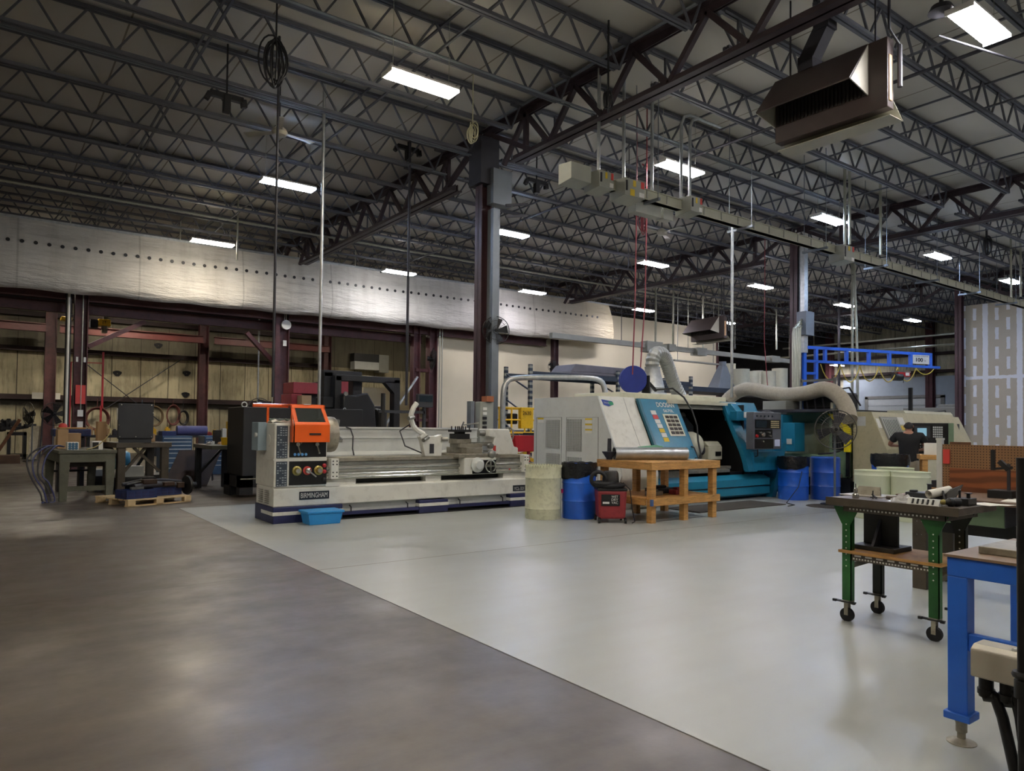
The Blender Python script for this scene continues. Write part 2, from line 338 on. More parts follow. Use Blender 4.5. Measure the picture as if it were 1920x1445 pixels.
# frame of the crane bay along the back
FX = [-3.73, 2.4, 8.6, 14.7]
fl = ['', 'maroon frame column at far left with a red fire notice on it', 'maroon frame column above the orange chuck guard with a white dial on it', 'maroon double frame column at the left end of the cream wall']
for i, x in enumerate(FX):
    if i == 0: continue
    t = thing('frame_column', fl[i], 'column', (x, 25.4, 0), 0, 'crane bay frame columns')
    mb = MB(); ibeam_col(mb, x, 25.4, 0, 6.9, .36, .34, .03); mb.build('shaft', 'maroon', t)
    if i == 1:
        MB().box((x-.42, 25.1, 0), (x-.28, 25.3, 6.9)).build('back_post', 'black', t)
        MB().tube([(x-.36, 25.05, .3), (x-.36, 25.05, 6.6)], .035).build('downpipe', 'paper', t, label='pale pipe down the column')
        MB().tube([(x+.02, 25.2, 1.6), (x+.02, 25.2, 6.4)], .018).build('conduit', 'conduit', t)
        MB().box((x-.12, 25.19, 1.98), (x+.14, 25.215, 2.55)).build('notice', 'label_red', t, label='red notice with white print')
        for z in (1.6, 1.25): MB().box((x-.06, 25.16, z), (x+.09, 25.22, z+.2)).build('switch_box', 'label_white', t)
        for s in (-1, 1): MB().box((x+s*.1-.03, 25.2, 3.25), (x+s*.1+.03, 25.22, 3.4)).build('sticker', 'label_white', t)
    if i == 2:
        MB().cyl((x+.02, 25.2, 4.95), (x+.02, 25.1, 4.95), .17).build('dial', 'label_white', t, smooth=True, label='round white dial')
        MB().box((x-.06, 25.18, 4.2), (x+.06, 25.22, 4.4)).build('switch_box', 'label_white', t)
        for s in (-.03, .03): MB().tube([(x+s, 25.18, 5.1), (x+s, 25.18, 6.9)], .012).build('conduit', 'conduit', t)
        MB().box((x-.34, 25.15, 0), (x-.2, 25.3, 6.0)).build('back_post', 'maroon', t)
        MB().tube([(x-.44, 25.1, 0), (x-.44, 25.1, 5.3), (x-.6, 25.1, 5.5), (x-3.6, 25.1, 5.55), (x-3.9, 25.1, 5.6), (x-3.9, 25.1, 6.6)], .02).build('conduit', 'conduit', t, smooth=True)
    if i == 3:
        for s in (.2, .32): MB().tube([(x+s, 25.1, 0), (x+s, 25.1, 6.9)], .02).build('conduit', 'conduit', t)
        mb = MB(); ibeam_col(mb, x-.75, 25.4, 0, 6.4, .3, .3, .03); mb.build('inner_shaft', 'maroon', t)
        for z in (1.6, 3.6, 5.4): MB().box((x-.75, 25.3, z), (x, 25.5, z+.12)).build('tie', 'maroon', t)
def ibeam(mb, p, q, h=.4, wd=.2, t=.025):
    p = Vector(p); q = Vector(q); z = Vector((0, 0, 1))
    mb.bar(p+z*(h/2), q+z*(h/2), wd, t).bar(p-z*(h/2), q-z*(h/2), wd, t).bar(p, q, t, h)
for k, (xa, xb) in enumerate(((-3.5, 2.2), (2.6, 8.4), (8.8, 14.5), (14.9, 20.7))):
    for z, h, y, nm, lb in ((5.28, .3, 25.4, 'eave_beam', 'upper'), (4.95, .3, 25.9, 'runway_beam', 'deep')):
        if k == 3 and nm == 'runway_beam': continue
        mb = MB(); ibeam(mb, (xa, y, z), (xb, y, z), h, .22)
        pos = ['left of the column with the red notice', 'between the two left frame columns', 'between the dial column and the double column', 'across the front of the cream wall'][k]
        tag(mb.build('crane_'+nm if nm[0] == 'r' else nm, 'maroon'), f'{lb} maroon beam below the curtain, {pos}', 'beam', 'crane bay beams')
for k, (x0, z0, x1, z1) in enumerate(((2.6, 3.75, 4.2, 4.7), (7.35, 4.6, 8.4, 3.6))):
    mb = MB().bar((x0, 25.5, z0), (x1, 25.7, z1), .14); tag(mb.build('knee_brace', 'maroon'), ['sloping maroon knee brace rising right from the red notice column', 'sloping maroon knee brace falling right to the dial column'][k], 'brace')
# wall side columns and runway, girts, rods
for k, x in enumerate((2.35, 8.55, 14.75)):
    mb = MB(); ibeam_col(mb, x, 36.6, 0, 7.9, .42, .36, .03)
    tag(mb.build('wall_column', 'maroon'), ['maroon wall column at far left behind the standing fans', 'maroon wall column behind the blue drawer cabinets', 'maroon wall column behind the red machine'][k], 'column')
for k, (xa, xb) in enumerate(((-5, 2.1), (2.6, 8.3), (8.8, 14.5))):
    mb = MB(); ibeam(mb, (xa, 35.6, 5.34), (xb, 35.6, 5.34), .32, .26)
    tag(mb.build('crane_runway_beam', M('maroon_bright', '5a2b28', .5, var=.15)), ['far runway beam left of the wall column by the fans', 'far runway beam behind the yellow hoist', 'far runway beam over the red machine'][k], 'beam', 'far runway beams')
gi = 0
for z in (1.75, 2.05, 5.4):
    pass
for z, h in ((2.38, .22), (4.48, .2), (6.0, .2), (7.2, .2)):
    struct(MB().box((-12, 37.25, z), (14.9, 37.6, z+h)).build('trim_2', M('girt', '2a1614', .6, var=.3)))
for z in (4.9, 5.95, 6.9):
    struct(MB().box((45.2, 3, z), (45.6, 25.8, z+.16)).build('trim_3', 'girt'))
for k, y in enumerate((19.35, 7.2, 25.6)):
    mb = MB(); ibeam_col(mb, 45.1, y, 0, 7.9, .4, .4, .03)
    tag(mb.build('wall_column', 'maroon'), ['maroon column on the far right wall beside the jib crane tip', 'maroon column on the far right wall behind the partition', 'maroon column at the dark corner of the far right wall'][k], 'column')
for k, ((xa, za), (xb, zb)) in enumerate((((on(164, 684, Y=37.1).x, on(164, 684, Y=37.1).z), (on(300, 790, Y=37.1).x, on(300, 790, Y=37.1).z)), ((on(195, 768, Y=37.1).x, on(195, 768, Y=37.1).z), (on(344, 671, Y=37.1).x, on(344, 671, Y=37.1).z)))):
    tag(MB().tube([(xa, 37.1, za), (xb, 37.1, zb)], .022, 6).build('brace_rod', 'steel_dark'), ['thin wall brace rod falling to the right behind the dark cabinet', 'thin wall brace rod rising to the right behind the dark cabinet'][k], 'rod')
# ------------------------------------------------------------------ roof joists
def joist_proto():
    t = thing('roof_joist', '', 'joist', (0, 0, 0))
    L = BAY; e = .12
    for y in (-.035, .035): pass
    mb = MB().box((e, -.06, 8.0), (L-e, -.012, 8.055)).box((e, .012, 8.0), (L-e, .06, 8.055)).box((0, -.06, 7.95), (e*3, .06, 8.06)).box((L-e*3, -.06, 7.95), (L, .06, 8.06))
    mb.build('top_chord', 'joist', t)
    MB().box((.45, -.06, 7.42), (L-.45, -.012, 7.475)).box((.45, .012, 7.42), (L-.45, .06, 7.475)).build('bottom_chord', 'joist', t)
    mb = MB(); n = 16; p = L/n
    for k in range(n):
        x = k*p
        if k > 0: mb.bar((x, 0, 8.03), (x+p/2, 0, 7.45), .032)
        else: mb.bar((.15, 0, 8.0), (x+p, 0, 7.45), .032)
        if k == 0: mb.bar((p, 0, 7.45), (p, 0, 8.0), .028)
        if k < n-1: mb.bar((x+p/2 if k else p, 0, 7.45), (x+p, 0, 8.03), .032)
        else: mb.bar((x+p/2, 0, 7.45), (L-.15, 0, 8.0), .032)
    mb.build('web', 'joist', t)
    return t
JP = joist_proto(); used = False
bayname = ['left of the main girder', 'between the first and second girders', 'beyond the second girder', 'beyond the third girder']
for bi in range(4):
    x0 = X1-BAY+BAY*bi
    for k in range(-9, 17):
        y = YC+JS*k
        vis = any(proj_ok((x0+BAY*s, y, 7.8), 40) for s in (0, .25, .5, .75, 1))
        if not vis or (k % 8 == 0 and False): continue
        lb = f'dark open-web roof joist {bayname[bi]}, one of a regular row'
        if not used: o = JP; o.location = (x0, y, 0); used = True
        else: o = dup(JP, (x0, y, 0))
        o['label'] = lb; o['group'] = 'roof joists '+bayname[bi]
# bridging angles across the joists
bc = ['near', 'far']
for bi in range(4):
    x0 = X1-BAY+BAY*bi
    for j, f in enumerate((.25, .5, .75)):
        x = x0+BAY*f
        if not any(proj_ok((x, yy, 7.6)) for yy in (5, 10, 15, 25, 35)): continue
        mb = MB().bar((x, -1, 7.49), (x, 37.3, 7.49), .04, .03).bar((x+.12, -1, 7.985), (x+.12, 37.3, 7.985), .04, .03)
        tag(mb.build('joist_bridging', 'joist'), f'thin bridging angles across the joists {bayname[bi]}, '+['left row', 'middle row', 'right row'][j], 'bridging')
# ------------------------------------------------------------------ joist girders
def girder(x, y0, label):
    t = thing('joist_girder', label, 'girder', (x, y0, 0), 0, 'roof girders'); L = BAY
    mb = MB()
    for s in (-1, 1):
        mb.box((x+s*.02, y0+.05, 7.93), (x+s*.14, y0+L-.05, 7.95)).box((x+s*.02, y0+.05, 7.8), (x+s*.035, y0+L-.05, 7.94))
    mb.build('top_chord', 'girder', t)
    mb = MB()
    for s in (-1, 1):
        mb.box((x+s*.02, y0+1.13, 6.95), (x+s*.15, y0+L-1.13, 6.97)).box((x+s*.02, y0+1.13, 6.96), (x+s*.04, y0+L-1.13, 7.1))
    mb.build('bottom_chord', 'girder', t)
    mb = MB()
    for k in range(8):
        yt = y0+JS*k; yb = yt+JS/2
        if 0 < k: mb.bar((x, yt, 7.86), (x, yb, 7.02), .09)
        if k < 7: mb.bar((x, yb, 7.02), (x, yt+JS, 7.86), .09) if k else None
    mb.bar((x, y0+.32, 7.8), (x, y0+JS+JS/2-.5, 7.02), .1).bar((x, y0+L-.32, 7.8), (x, y0+L-JS*1.5+.5, 7.02), .1)
    mb.bar((x, y0+JS, 7.86), (x, y0+JS, 7.02), .09).bar((x, y0+L-JS, 7.86), (x, y0+L-JS, 7.02), .09)
    mb.build('web', 'girder', t)
gl = {(0, -1): 'big dark trussed roof girder overhead, nearest, right of the first column', (0, 0): 'dark trussed roof girder running left from the first column', (0, 1): 'far stretch of the first trussed girder above the curtain',
      (1, -1): 'trussed girder running right from the second column over the busway', (1, 0): 'trussed girder running left from the second column', (1, 1): 'far trussed girder ending over the cream wall',
      (2, -1): 'trussed girder above the unfinished partition', (2, 0): 'trussed girder beyond the blue jib crane', (2, 1): 'farthest trussed girder in the dark corner'}
for i in range(3):
    for j in (-1, 0, 1): girder(X1+BAY*i, YC+BAY*j, gl[(i, j)])
# ------------------------------------------------------------------ lamps
def lamp_proto(tube, nm):
    t = thing('ceiling_light', '', 'light', (0, 0, 6.83))
    mb = MB()
    for ya, yb in ((-.17, -.09), (-.08, -.005), (.005, .08), (.09, .17)): mb.box((-.61, ya, .02), (.61, yb, .035))
    mb.box((-.61, -.17, -.04), (-.595, .17, .03)).box((.595, -.17, -.04), (.61, .17, .03))
    for y in (-.17, 0, .17): mb.bar((-.6, y, .01), (.6, y, .01), .006, .02)
    mb.build('housing', M('lamp_white', 'e8e8e2', .4, var=.01), t, world=False)
    for y in (-.125, -.045, .045, .125): MB().tube([(-.585, y, -.025), (.585, y, -.025)], .022, 8).build('tube', tube, t, world=False, smooth=True)
    mb = MB()
    for s in (-.5, .5): mb.bar((s, 0, .04), (s, 0, 1.27), .006)
    mb.build('hanger', 'conduit', t, world=False)
    return t
E_ = 48
M('lt_warm', 'fff3e0', emit=E_*1.05); M('lt_white', 'faf8fc', emit=E_*.95); M('lt_cool', 'c8dcff', emit=E_*.95); M('lt_pink', 'f8f4ff', emit=E_*.95)
LP = {k: None for k in ('lt_warm', 'lt_white', 'lt_cool', 'lt_pink')}
lamps = [
 (5.45, 9.85, 'lt_warm', 'brightest warm fluorescent fixture, hanging alone above the upper left'),
 (5.43, 15.9, 'lt_cool', 'bluish fluorescent fixture left of the drop pipe'), (5.43, 22.45, 'lt_warm', 'warm fluorescent fixture at the top edge of the curtain, leftmost'),
 (11.72, 22.6, 'lt_white', 'fluorescent fixture over the middle of the curtain'), (11.71, 16.05, 'lt_cool', 'bluish fluorescent fixture just right of the first column'),
 (11.5, 9.8, 'lt_white', 'bright fluorescent fixture behind the vertical conduits above the busway'), (17.6, 16.1, 'lt_pink', 'white fluorescent fixture above the curtain end'),
 (24.2, 22.7, 'lt_pink', 'pinkish fluorescent fixture over the red hoses'), (30.2, 22.7, 'lt_pink', 'fluorescent fixture beside the small far heater'),
 (23.5, 16.1, 'lt_pink', 'pinkish fluorescent fixture left of the second column'), (29.75, 16.25, 'lt_pink', 'fluorescent fixture right of the second column'),
 (17.3, 9.85, 'lt_cool', 'bright bluish fixture beside twin conduits above the busway box'), (36.3, 16.4, 'lt_cool', 'far bluish fixture above the blue jib crane'),
 (36.3, 19.7, 'lt_pink', 'far fixture low over the jib crane middle'), (23.5, 9.87, 'lt_cool', 'bluish fixture over the busway toward the partition'),
 (29.4, 9.93, 'lt_cool', 'bluish fixture above the top of the board partition'), (10.48, 3.88, 'lt_white', 'nearest fluorescent fixture, at the upper right corner beside the heater'),
 (17.6, 22.5, 'lt_pink', 'fixture barely showing over the curtain behind the first column'), (44.0, 24.5, 'lt_pink', 'farthest tiny fixture beyond the jib crane post'),
 # the same room lights further off to the sides
 (5.45, 3.6, 'lt_warm', 'warm fixture over the painted floor edge'), (5.45, -2.6, 'lt_white', 'fixture behind the viewpoint on the right aisle'), (11.6, -2.6, 'lt_white', 'fixture behind the viewpoint near the benches'),
 (17.3, 3.7, 'lt_white', 'fixture over the second right bay'), (23.5, 3.7, 'lt_white', 'fixture over the third right bay'), (-.7, 3.6, 'lt_warm', 'fixture over the bare concrete'),
 (-.7, -2.6, 'lt_warm', 'fixture behind the viewpoint on the left'), (-6.8, 9.8, 'lt_warm', 'fixture far left over the concrete'), (-6.8, 22.5, 'lt_warm', 'fixture far left by the crane bay'), (-6.8, 3.6, 'lt_warm', 'fixture leftmost over the bare concrete'),
 (2.0, 31.6, 'lt_warm', 'fixture inside the crane bay behind the left columns'), (17.6, 31.6, 'lt_warm', 'fixture inside the crane bay beyond the double column'), (11.0, 31.6, 'lt_warm', 'fixture inside the crane bay behind the red machine'), (5.2, 33.6, 'lt_warm', 'fixture high in the crane bay near the back wall'),
 (29.5, 3.7, 'lt_white', 'fixture in front of the board partition'), (40.5, 9.9, 'lt_cool', 'fixture behind the board partition')]
for x, y, k, lb in lamps:
    if LP[k] is None: LP[k] = o = lamp_proto(k, k); o.location = (x, y, 6.83)
    else: o = dup(LP[k], (x, y, 6.83))
    o['label'] = lb; o['group'] = 'fluorescent ceiling fixtures'
    if y > 30: o.location.z = 6.6
    if lb.startswith('farthest tiny'): o.location.z = 5.6
# ------------------------------------------------------------------ curtain
YCU = 24.7
m, nt, ob, sp, b = start('curtain_vinyl', .7)
n = noise(nt, ob, .8, 5); st = nt.nodes.new('ShaderNodeMapping'); st.inputs['Scale'].default_value = (.5, 1, 3.5); nt.links.new(ob, st.inputs[0]); n2 = noise(nt, st.outputs[0], 1.6, 7, .65)
c = mixn(nt, ramp(nt, n, .3, .7), 'cfccc4', 'dddad2'); c = mixn(nt, ramp(nt, n2, .52, .75, 0, .55), c, 'a8a59c')
c = mixn(nt, mathn(nt, 'MULTIPLY', seams(nt, sp[0], 3.1, .05), .4), c, '8e8c84'); st2 = nt.nodes.new('ShaderNodeMapping'); st2.inputs['Scale'].default_value = (2.2, 1, .3); nt.links.new(ob, st2.inputs[0]); c = mixn(nt, ramp(nt, noise(nt, st2.outputs[0], 1.1, 5, .6), .5, .72, 0, .35), c, '97938a')  # vertically stretched noise puts crease shading into the vinyl colour
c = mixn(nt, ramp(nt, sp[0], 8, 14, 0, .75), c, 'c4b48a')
nt.links.new(c, b.inputs['Base Color']); bp = nt.nodes.new('ShaderNodeBump'); bp.inputs['Strength'].default_value = 1.0; bp.inputs['Distance'].default_value = .12; nt.links.new(n2, bp.inputs['Height']); nt.links.new(bp.outputs[0], b.inputs['Normal'])
t = thing('folded_curtain', 'long dirty white vinyl divider curtain folded up under the roof with a row of holes', 'curtain', (10, YCU, 5.0))
grid = []; NX = 150; xa, xb = -3.5, 23.95
def czt(x): return 7.2+.0025*x
def czb(x): return 5.2+.0085*x
for i in range(NX+1):
    x = xa+(xb-xa)*i/NX; row = []
    e = max(0, (x-22.8)/1.15)      # the open end narrows
    for j in range(27):
        s = j/26
        wv = .035*math.sin(x*1.9+s*2)+.03*math.sin(x*.83+1)+.02*math.sin(x*4.7+j*.6)
        if s < .42: u = s/.42; z = czt(x)+(czb(x)+.28-czt(x))*u; yy = YCU-.06-.2*math.sin(u*PI/2)-wv*math.sin(u*PI*.8)
        elif s < .6: a = (s-.42)/.18*PI; z = czb(x)+.28-.28*math.sin(a); yy = YCU+.02-.28*math.cos(a)-wv*.6*math.cos(a)
        else: u = (s-.6)/.4; z = czb(x)+.28+(czt(x)-czb(x)-.3)*u; yy = YCU+.3-.24*u
        z += .02*math.sin(x*3+s*9)*(1 if 0 < s < 1 else 0)
        yy += (YCU+.05-yy)*e*e*.3; z += e*e*.35*(1-u if s > .42 else .2)*(1 if s > .3 else 0)
        row.append((x+(.18*math.sin(s*PI*1.2) if i == NX else 0), yy, z))
    grid.append(row)
MB().sheet(grid).build('fabric', m, t, smooth=True)
hole0 = None
hm = MB().lathe((0, 0, 0), [(.0, -.012), (.05, -.012), (.054, 0), (.05, .012), (0, .012)], 12, 'Y', False)
hp = [on(14.6, 448.5, Y=YCU-.2), on(1120, 594.5, Y=YCU-.2)]
for i in range(70):
    f = i/69; x = hp[0].x+(hp[1].x-hp[0].x)*f; z = hp[0].z+(hp[1].z-hp[0].z)*f
    u = (czt(x)-z)/(czt(x)-czb(x)-.28); s = .42*u; wv = .035*math.sin(x*1.9+s*2)+.03*math.sin(x*.83+1)+.02*math.sin(x*4.7+s*26*.6)
    y = YCU-.06-.2*math.sin(u*PI/2)-wv*math.sin(u*PI*.8)-.012
    if hole0 is None: hole0 = hm.build('grommet', 'black', t, world=False); o = hole0
    else: o = hole0.copy(); COL.objects.link(o)
    o.location = (x-10, y-YCU, z-5.0)
mb = MB().bar((xa, YCU, 7.24), (26.8, YCU, 7.3), .06, .07); tr = mb.build('track', 'galv', t)
mb = MB()
for k in range(9): mb.bar((-1+3*k, YCU, 7.26), (-1+3*k, YCU, 8.05), .03)
mb.build('track_hanger', 'conduit', t)
# ------------------------------------------------------------------ busway with tap boxes
YB, ZB = 9.4, 5.96
t = thing('busway', 'long beige electrical busway hanging across the roof from the tap boxes to the far right', 'busway', (18, YB, ZB))
MB().box((8.45, YB-.06, ZB-.2), (31.5, YB+.06, ZB)).box((8.45, YB-.085, ZB-.015), (31.5, YB+.085, ZB)).box((8.45, YB-.085, ZB-.2), (31.5, YB+.085, ZB-.185)).build('housing', M('busway', 'a8a793', .45, .1, var=.06), t)
mb = MB()
for k in range(40): mb.box((8.9+.56*k, YB-.075, ZB-.19), (8.92+.56*k, YB-.058, ZB-.02))
mb.build('joint_strips', 'mid_grey', t)
for k in range(8):
    x = 10.1+2.9*k
    MB().bar((x, YB-.32, ZB-.23), (x, YB+.32, ZB-.23), .05).bar((x, YB-.28, ZB-.2), (x, YB-.28, 8.1), .012).bar((x, YB+.28, ZB-.2), (x, YB+.28, 8.1), .012).build('trapeze_hanger', 'grey_duct', t)
def tapbox(x0, x1, y0, y1, z0, z1, label, stickers=True):
    q = thing('tap_box', label, 'electrical box', ((x0+x1)/2, y1, z0), 0, 'busway tap boxes')
    mb = MB().prism([(y0, z0+.04), (y1, z0), (y1, z1), (y0, z1-.03)], x0, x1, 'X'); mb.build('body', 'box_grey', q, bevel=.006)
    if stickers:
        w_ = x1-x0
        MB().box((x1-w_*.2, y0-.006, z1-.16), (x1-w_*.04, y0-.001, z1-.04)).build('sticker', 'label_red', q)
        MB().box((x0+w_*.4, y0-.006, z1-.16), (x0+w_*.54, y0-.001, z1-.05)).build('sticker', 'label_yellow', q)
        MB().box((x1-w_*.3, y0-.006, z0+.06), (x1-w_*.04, y0-.001, z0+.14)).build('sticker', 'label_white', q)
        MB().box((x0+.02, y0-.02, z0+.12), (x0+.05, y0-.001, z1-.08)).build('hinge', 'steel_dark', q)
    return q
def tb(px0, px1, py0, py1, label, st=True):
    a = on((px0+px1)/2, py0, Y=YB-.3); b = on((px0+px1)/2, py1, Y=YB-.3)
    return tapbox(on(px0, (py0+py1)/2, Y=YB-.3).x, on(px1, (py0+py1)/2, Y=YB-.3).x, YB-.3, YB+.1, b.z, a.z, label, st)
a_ = on(1066, 330, Y=YB)
tapbox(8.0, 8.46, YB-.22, YB+.12, ZB-.3, ZB+.06, 'long plain grey box at the left end of the busway', False)
tb(1124, 1151, 318, 356, 'grey tap box hanging leftmost on the busway with a yellow sticker')
q = tb(1172, 1209, 334, 373, 'grey tap box second from left on the busway with red and yellow stickers')
b_ = on(1186, 361, Y=YB-.3); MB().box((b_.x-.06, YB-.308, b_.z-.06), (b_.x+.05, YB-.302, b_.z+.06)).build('warning_label', 'label_yellow', q)
tb(1296, 1317, 366, 401, 'grey tap box third along the busway under two conduits')
tb(1583, 1602, 458, 492, 'grey tap box beside the top of the second column')
for k, (a, b2, y0, y1) in enumerate(((1192, 1240, 378, 402), (1244, 1262, 392, 412))):
    p, r = pbox(a, y0, b2, y1, YB+.061, .2); tag(MB().box(p, r).build('junction_box', 'box_grey', bevel=.005), ['wide grey junction box slung below the busway', 'small grey junction box slung below the busway at right'][k], 'electrical box')
# vertical conduits
def pole(name, px, py0, py1, Y, r, mat, label, cat='conduit', z1=None, z0=None, group=None, bend=0):
    a = on(px, py1, Y=Y); zt = z1 if z1 is not None else on(px, py0, Y=Y).z; zb = z0 if z0 is not None else a.z
    pts = [(a.x, Y, zb), (a.x, Y, zt)]
    if bend: pts = [(a.x, Y, zb), (a.x, Y, zt-.25), (a.x+bend*.08, Y, zt-.08), (a.x+bend*.25, Y, zt), (a.x+bend*1.1, Y, zt)]
    return tag(MB().tube(pts, r, 10).build(name, mat, smooth=True), label, cat, group)
for px, py, lb, bd in ((1122, 322, 'vertical galvanised conduit dropping to the leftmost tap box', 0), (1169, 338, 'vertical galvanised conduit dropping to the second tap box', 0), (1222, 358, 'vertical conduit dropping to the busway right of the second tap box', 0),
                       (1277, 372, 'vertical conduit with a bent top, just left of the third tap box', 1), (1293, 370, 'tallest conduit with a bent top dropping to the third tap box', 1)):
    pole('conduit', px, 0, py, YB, .032, 'galv', lb, z1=8.1 if not bd else 7.75, group='busway conduits', bend=bd)
for px, py, lb in ((1584, 458, 'left of the two conduits into the busway box by the second column'), (1593, 458, 'right of the two conduits into the busway box by the second column'), (1651, 478, 'single conduit dropping to the busway right of the second column'), (1896, 560, 'conduit dropping to the busway above the partition'), (1914, 556, 'thick conduit at the right edge of the frame above the partition')):
    pole('conduit', px, 0, py, YB, .035, 'conduit', lb, z1=8.1, group='far busway conduits')
pole('drop_pipe', 1372, 430, 745, YB+.2, .03, 'galv', 'bright pipe falling from the busway to the roof of the blue and white lathe', z1=ZB-.1)
pole('drop_pipe', 599, 280, 700, 13.2, .03, 'galv', 'bright drop pipe reaching down behind the orange chuck guard', z1=8.1, z0=.0)
pole('drop_pipe', 512, 160, 700, 12.2, .022, 'steel_dark', 'dark drop pipe left of the orange chuck guard', z1=8.1, z0=1.9)
pole('drop_pipe', 762, 290, 740, 14.6, .03, 'steel_dark', 'dark drop pipe with hose fittings behind the long grey lathe', z1=8.1, z0=1.9)
pole('drop_pipe', 445, 385, 460, 21.5, .025, 'conduit', 'short drop pipe beside the leftmost curtain light', z1=8.1, z0=6.2)
pole('drop_pipe', 483, 600, 760, 27, .03, 'galv', 'pale pipe against the back wall left of the dial column', z1=8.1, z0=2.2)
# sprinkler and conduit runs under the joists
tag(MB().tube([(-3, 21.6, 7.36), (44, 21.6, 7.36)], .035, 8).build('sprinkler_pipe', 'conduit', smooth=True), 'pale sprinkler pipe running along above the curtain', 'pipe')
tag(MB().tube([(12, -3, 7.2), (12, 37, 7.2)], .03, 8).build('sprinkler_branch', 'steel_dark', smooth=True), 'dark sprinkler branch pipe crossing under the joists past the first column', 'pipe')
for k, (y, xa_, xb_, z) in enumerate(((10.05-.07, -2, 20.5, 7.44), (13.25, -2, 33, 7.46), (14.62, 2, 24, 7.44))):
    tag(MB().tube([(xa_, y, z), (xb_, y, z)], .022, 6).tube([(xa_, y+.09, z), (xb_, y+.09, z)], .016, 6).build('conduit_run', 'grey_duct', smooth=True), ['pair of conduits strapped under a joist over the brightest light', 'pair of conduits strapped under the joist on the column line', 'pair of conduits strapped under the joist past the column line'][k], 'conduit')
tag(MB().tube([(8.7, 3.5, 7.98), (8.7, 12.6, 7.98)], .03).build('girder_conduit', 'grey_duct', smooth=True), 'grey conduit running along the top of the nearest girder', 'conduit')
for k, (x, z, ya, yb) in enumerate(((38.8, 6.3, 4, 25), (35.5, 5.4, 12, 24.5))):
    tag(MB().tube([(x, ya, z), (x, yb, z)], .05, 8).bar((x, ya+2, z), (x, ya+2, 8.1), .02).bar((x, yb-2, z), (x, yb-2, 8.1), .02).build('far_pipe', 'conduit', smooth=True), ['long pale pipe crossing high beyond the jib crane', 'lower pale pipe crossing beyond the jib crane'][k], 'pipe')
# second, thinner busway in front of the cream wall
YD = 21
a = on(1140, 640, Y=YD); b2 = on(1490, 680, Y=YD)
t = thing('thin_busway', 'thin grey busway hanging in front of the cream wall past the curtain end', 'busway', (a.x, YD, a.z))
MB().box((a.x-3, YD-.09, a.z-.1), (b2.x, YD+.09, a.z+.1)).build('housing', 'box_grey', t)
for k, (x0, y0, x1, y1) in enumerate(((1214, 640, 1243, 660), (1255, 645, 1268, 658), (1308, 652, 1326, 666), (1448, 667, 1463, 679))):
    p, r = pbox(x0, y0, x1, y1, YD-.22, .4); q = MB().box(p, r).build('tap_box', 'box_grey', t)
for k, x in enumerate((1229, 1262, 1290, 1318, 1347, 1378, 1456)):
    pp = on(x, 655, Y=YD); MB().bar((pp.x, YD, pp.z), (pp.x, YD, 8.1), .06 if k in (0, 1, 3, 6) else .02).build('riser', 'conduit', t)
pole('suspension_rod', 1165, 600, 645, YD, .015, 'steel_dark', 'thin rod holding the thin busway near the curtain end', 'rod', z1=8.1)
p = on(1262, 675, Y=YD+.3); q2 = on(1345, 682, Y=YD+.3)
tag(MB().box((p.x, YD+.2, p.z-.03), (q2.x, YD+.4, p.z+.03)).bar((p.x+.3, YD+.3, p.z), (p.x+.3, YD+.3, 8.1), .02).bar((q2.x-.3, YD+.3, p.z), (q2.x-.3, YD+.3, 8.1), .02).build('hanging_strip_light', 'box_grey'), 'unlit strip fixture hanging before the cream wall under the thin busway', 'light')
# electrical cabinet up at the first column
p, r = pbox(925, 318, 960, 384, 12.75, .25)
t = thing('electrical_cabinet', 'grey electrical cabinet hung high beside the first column', 'cabinet', (p[0], 12.75, p[2]))
MB().box(p, r).build('body', 'grey_duct', t, bevel=.01)
for z in (p[2]-.05, p[2]-.3): MB().bar((9.1, 12.6, z), (r[0]+.25, 12.5, z+.1), .05).build('bracket', 'steel_dark', t)
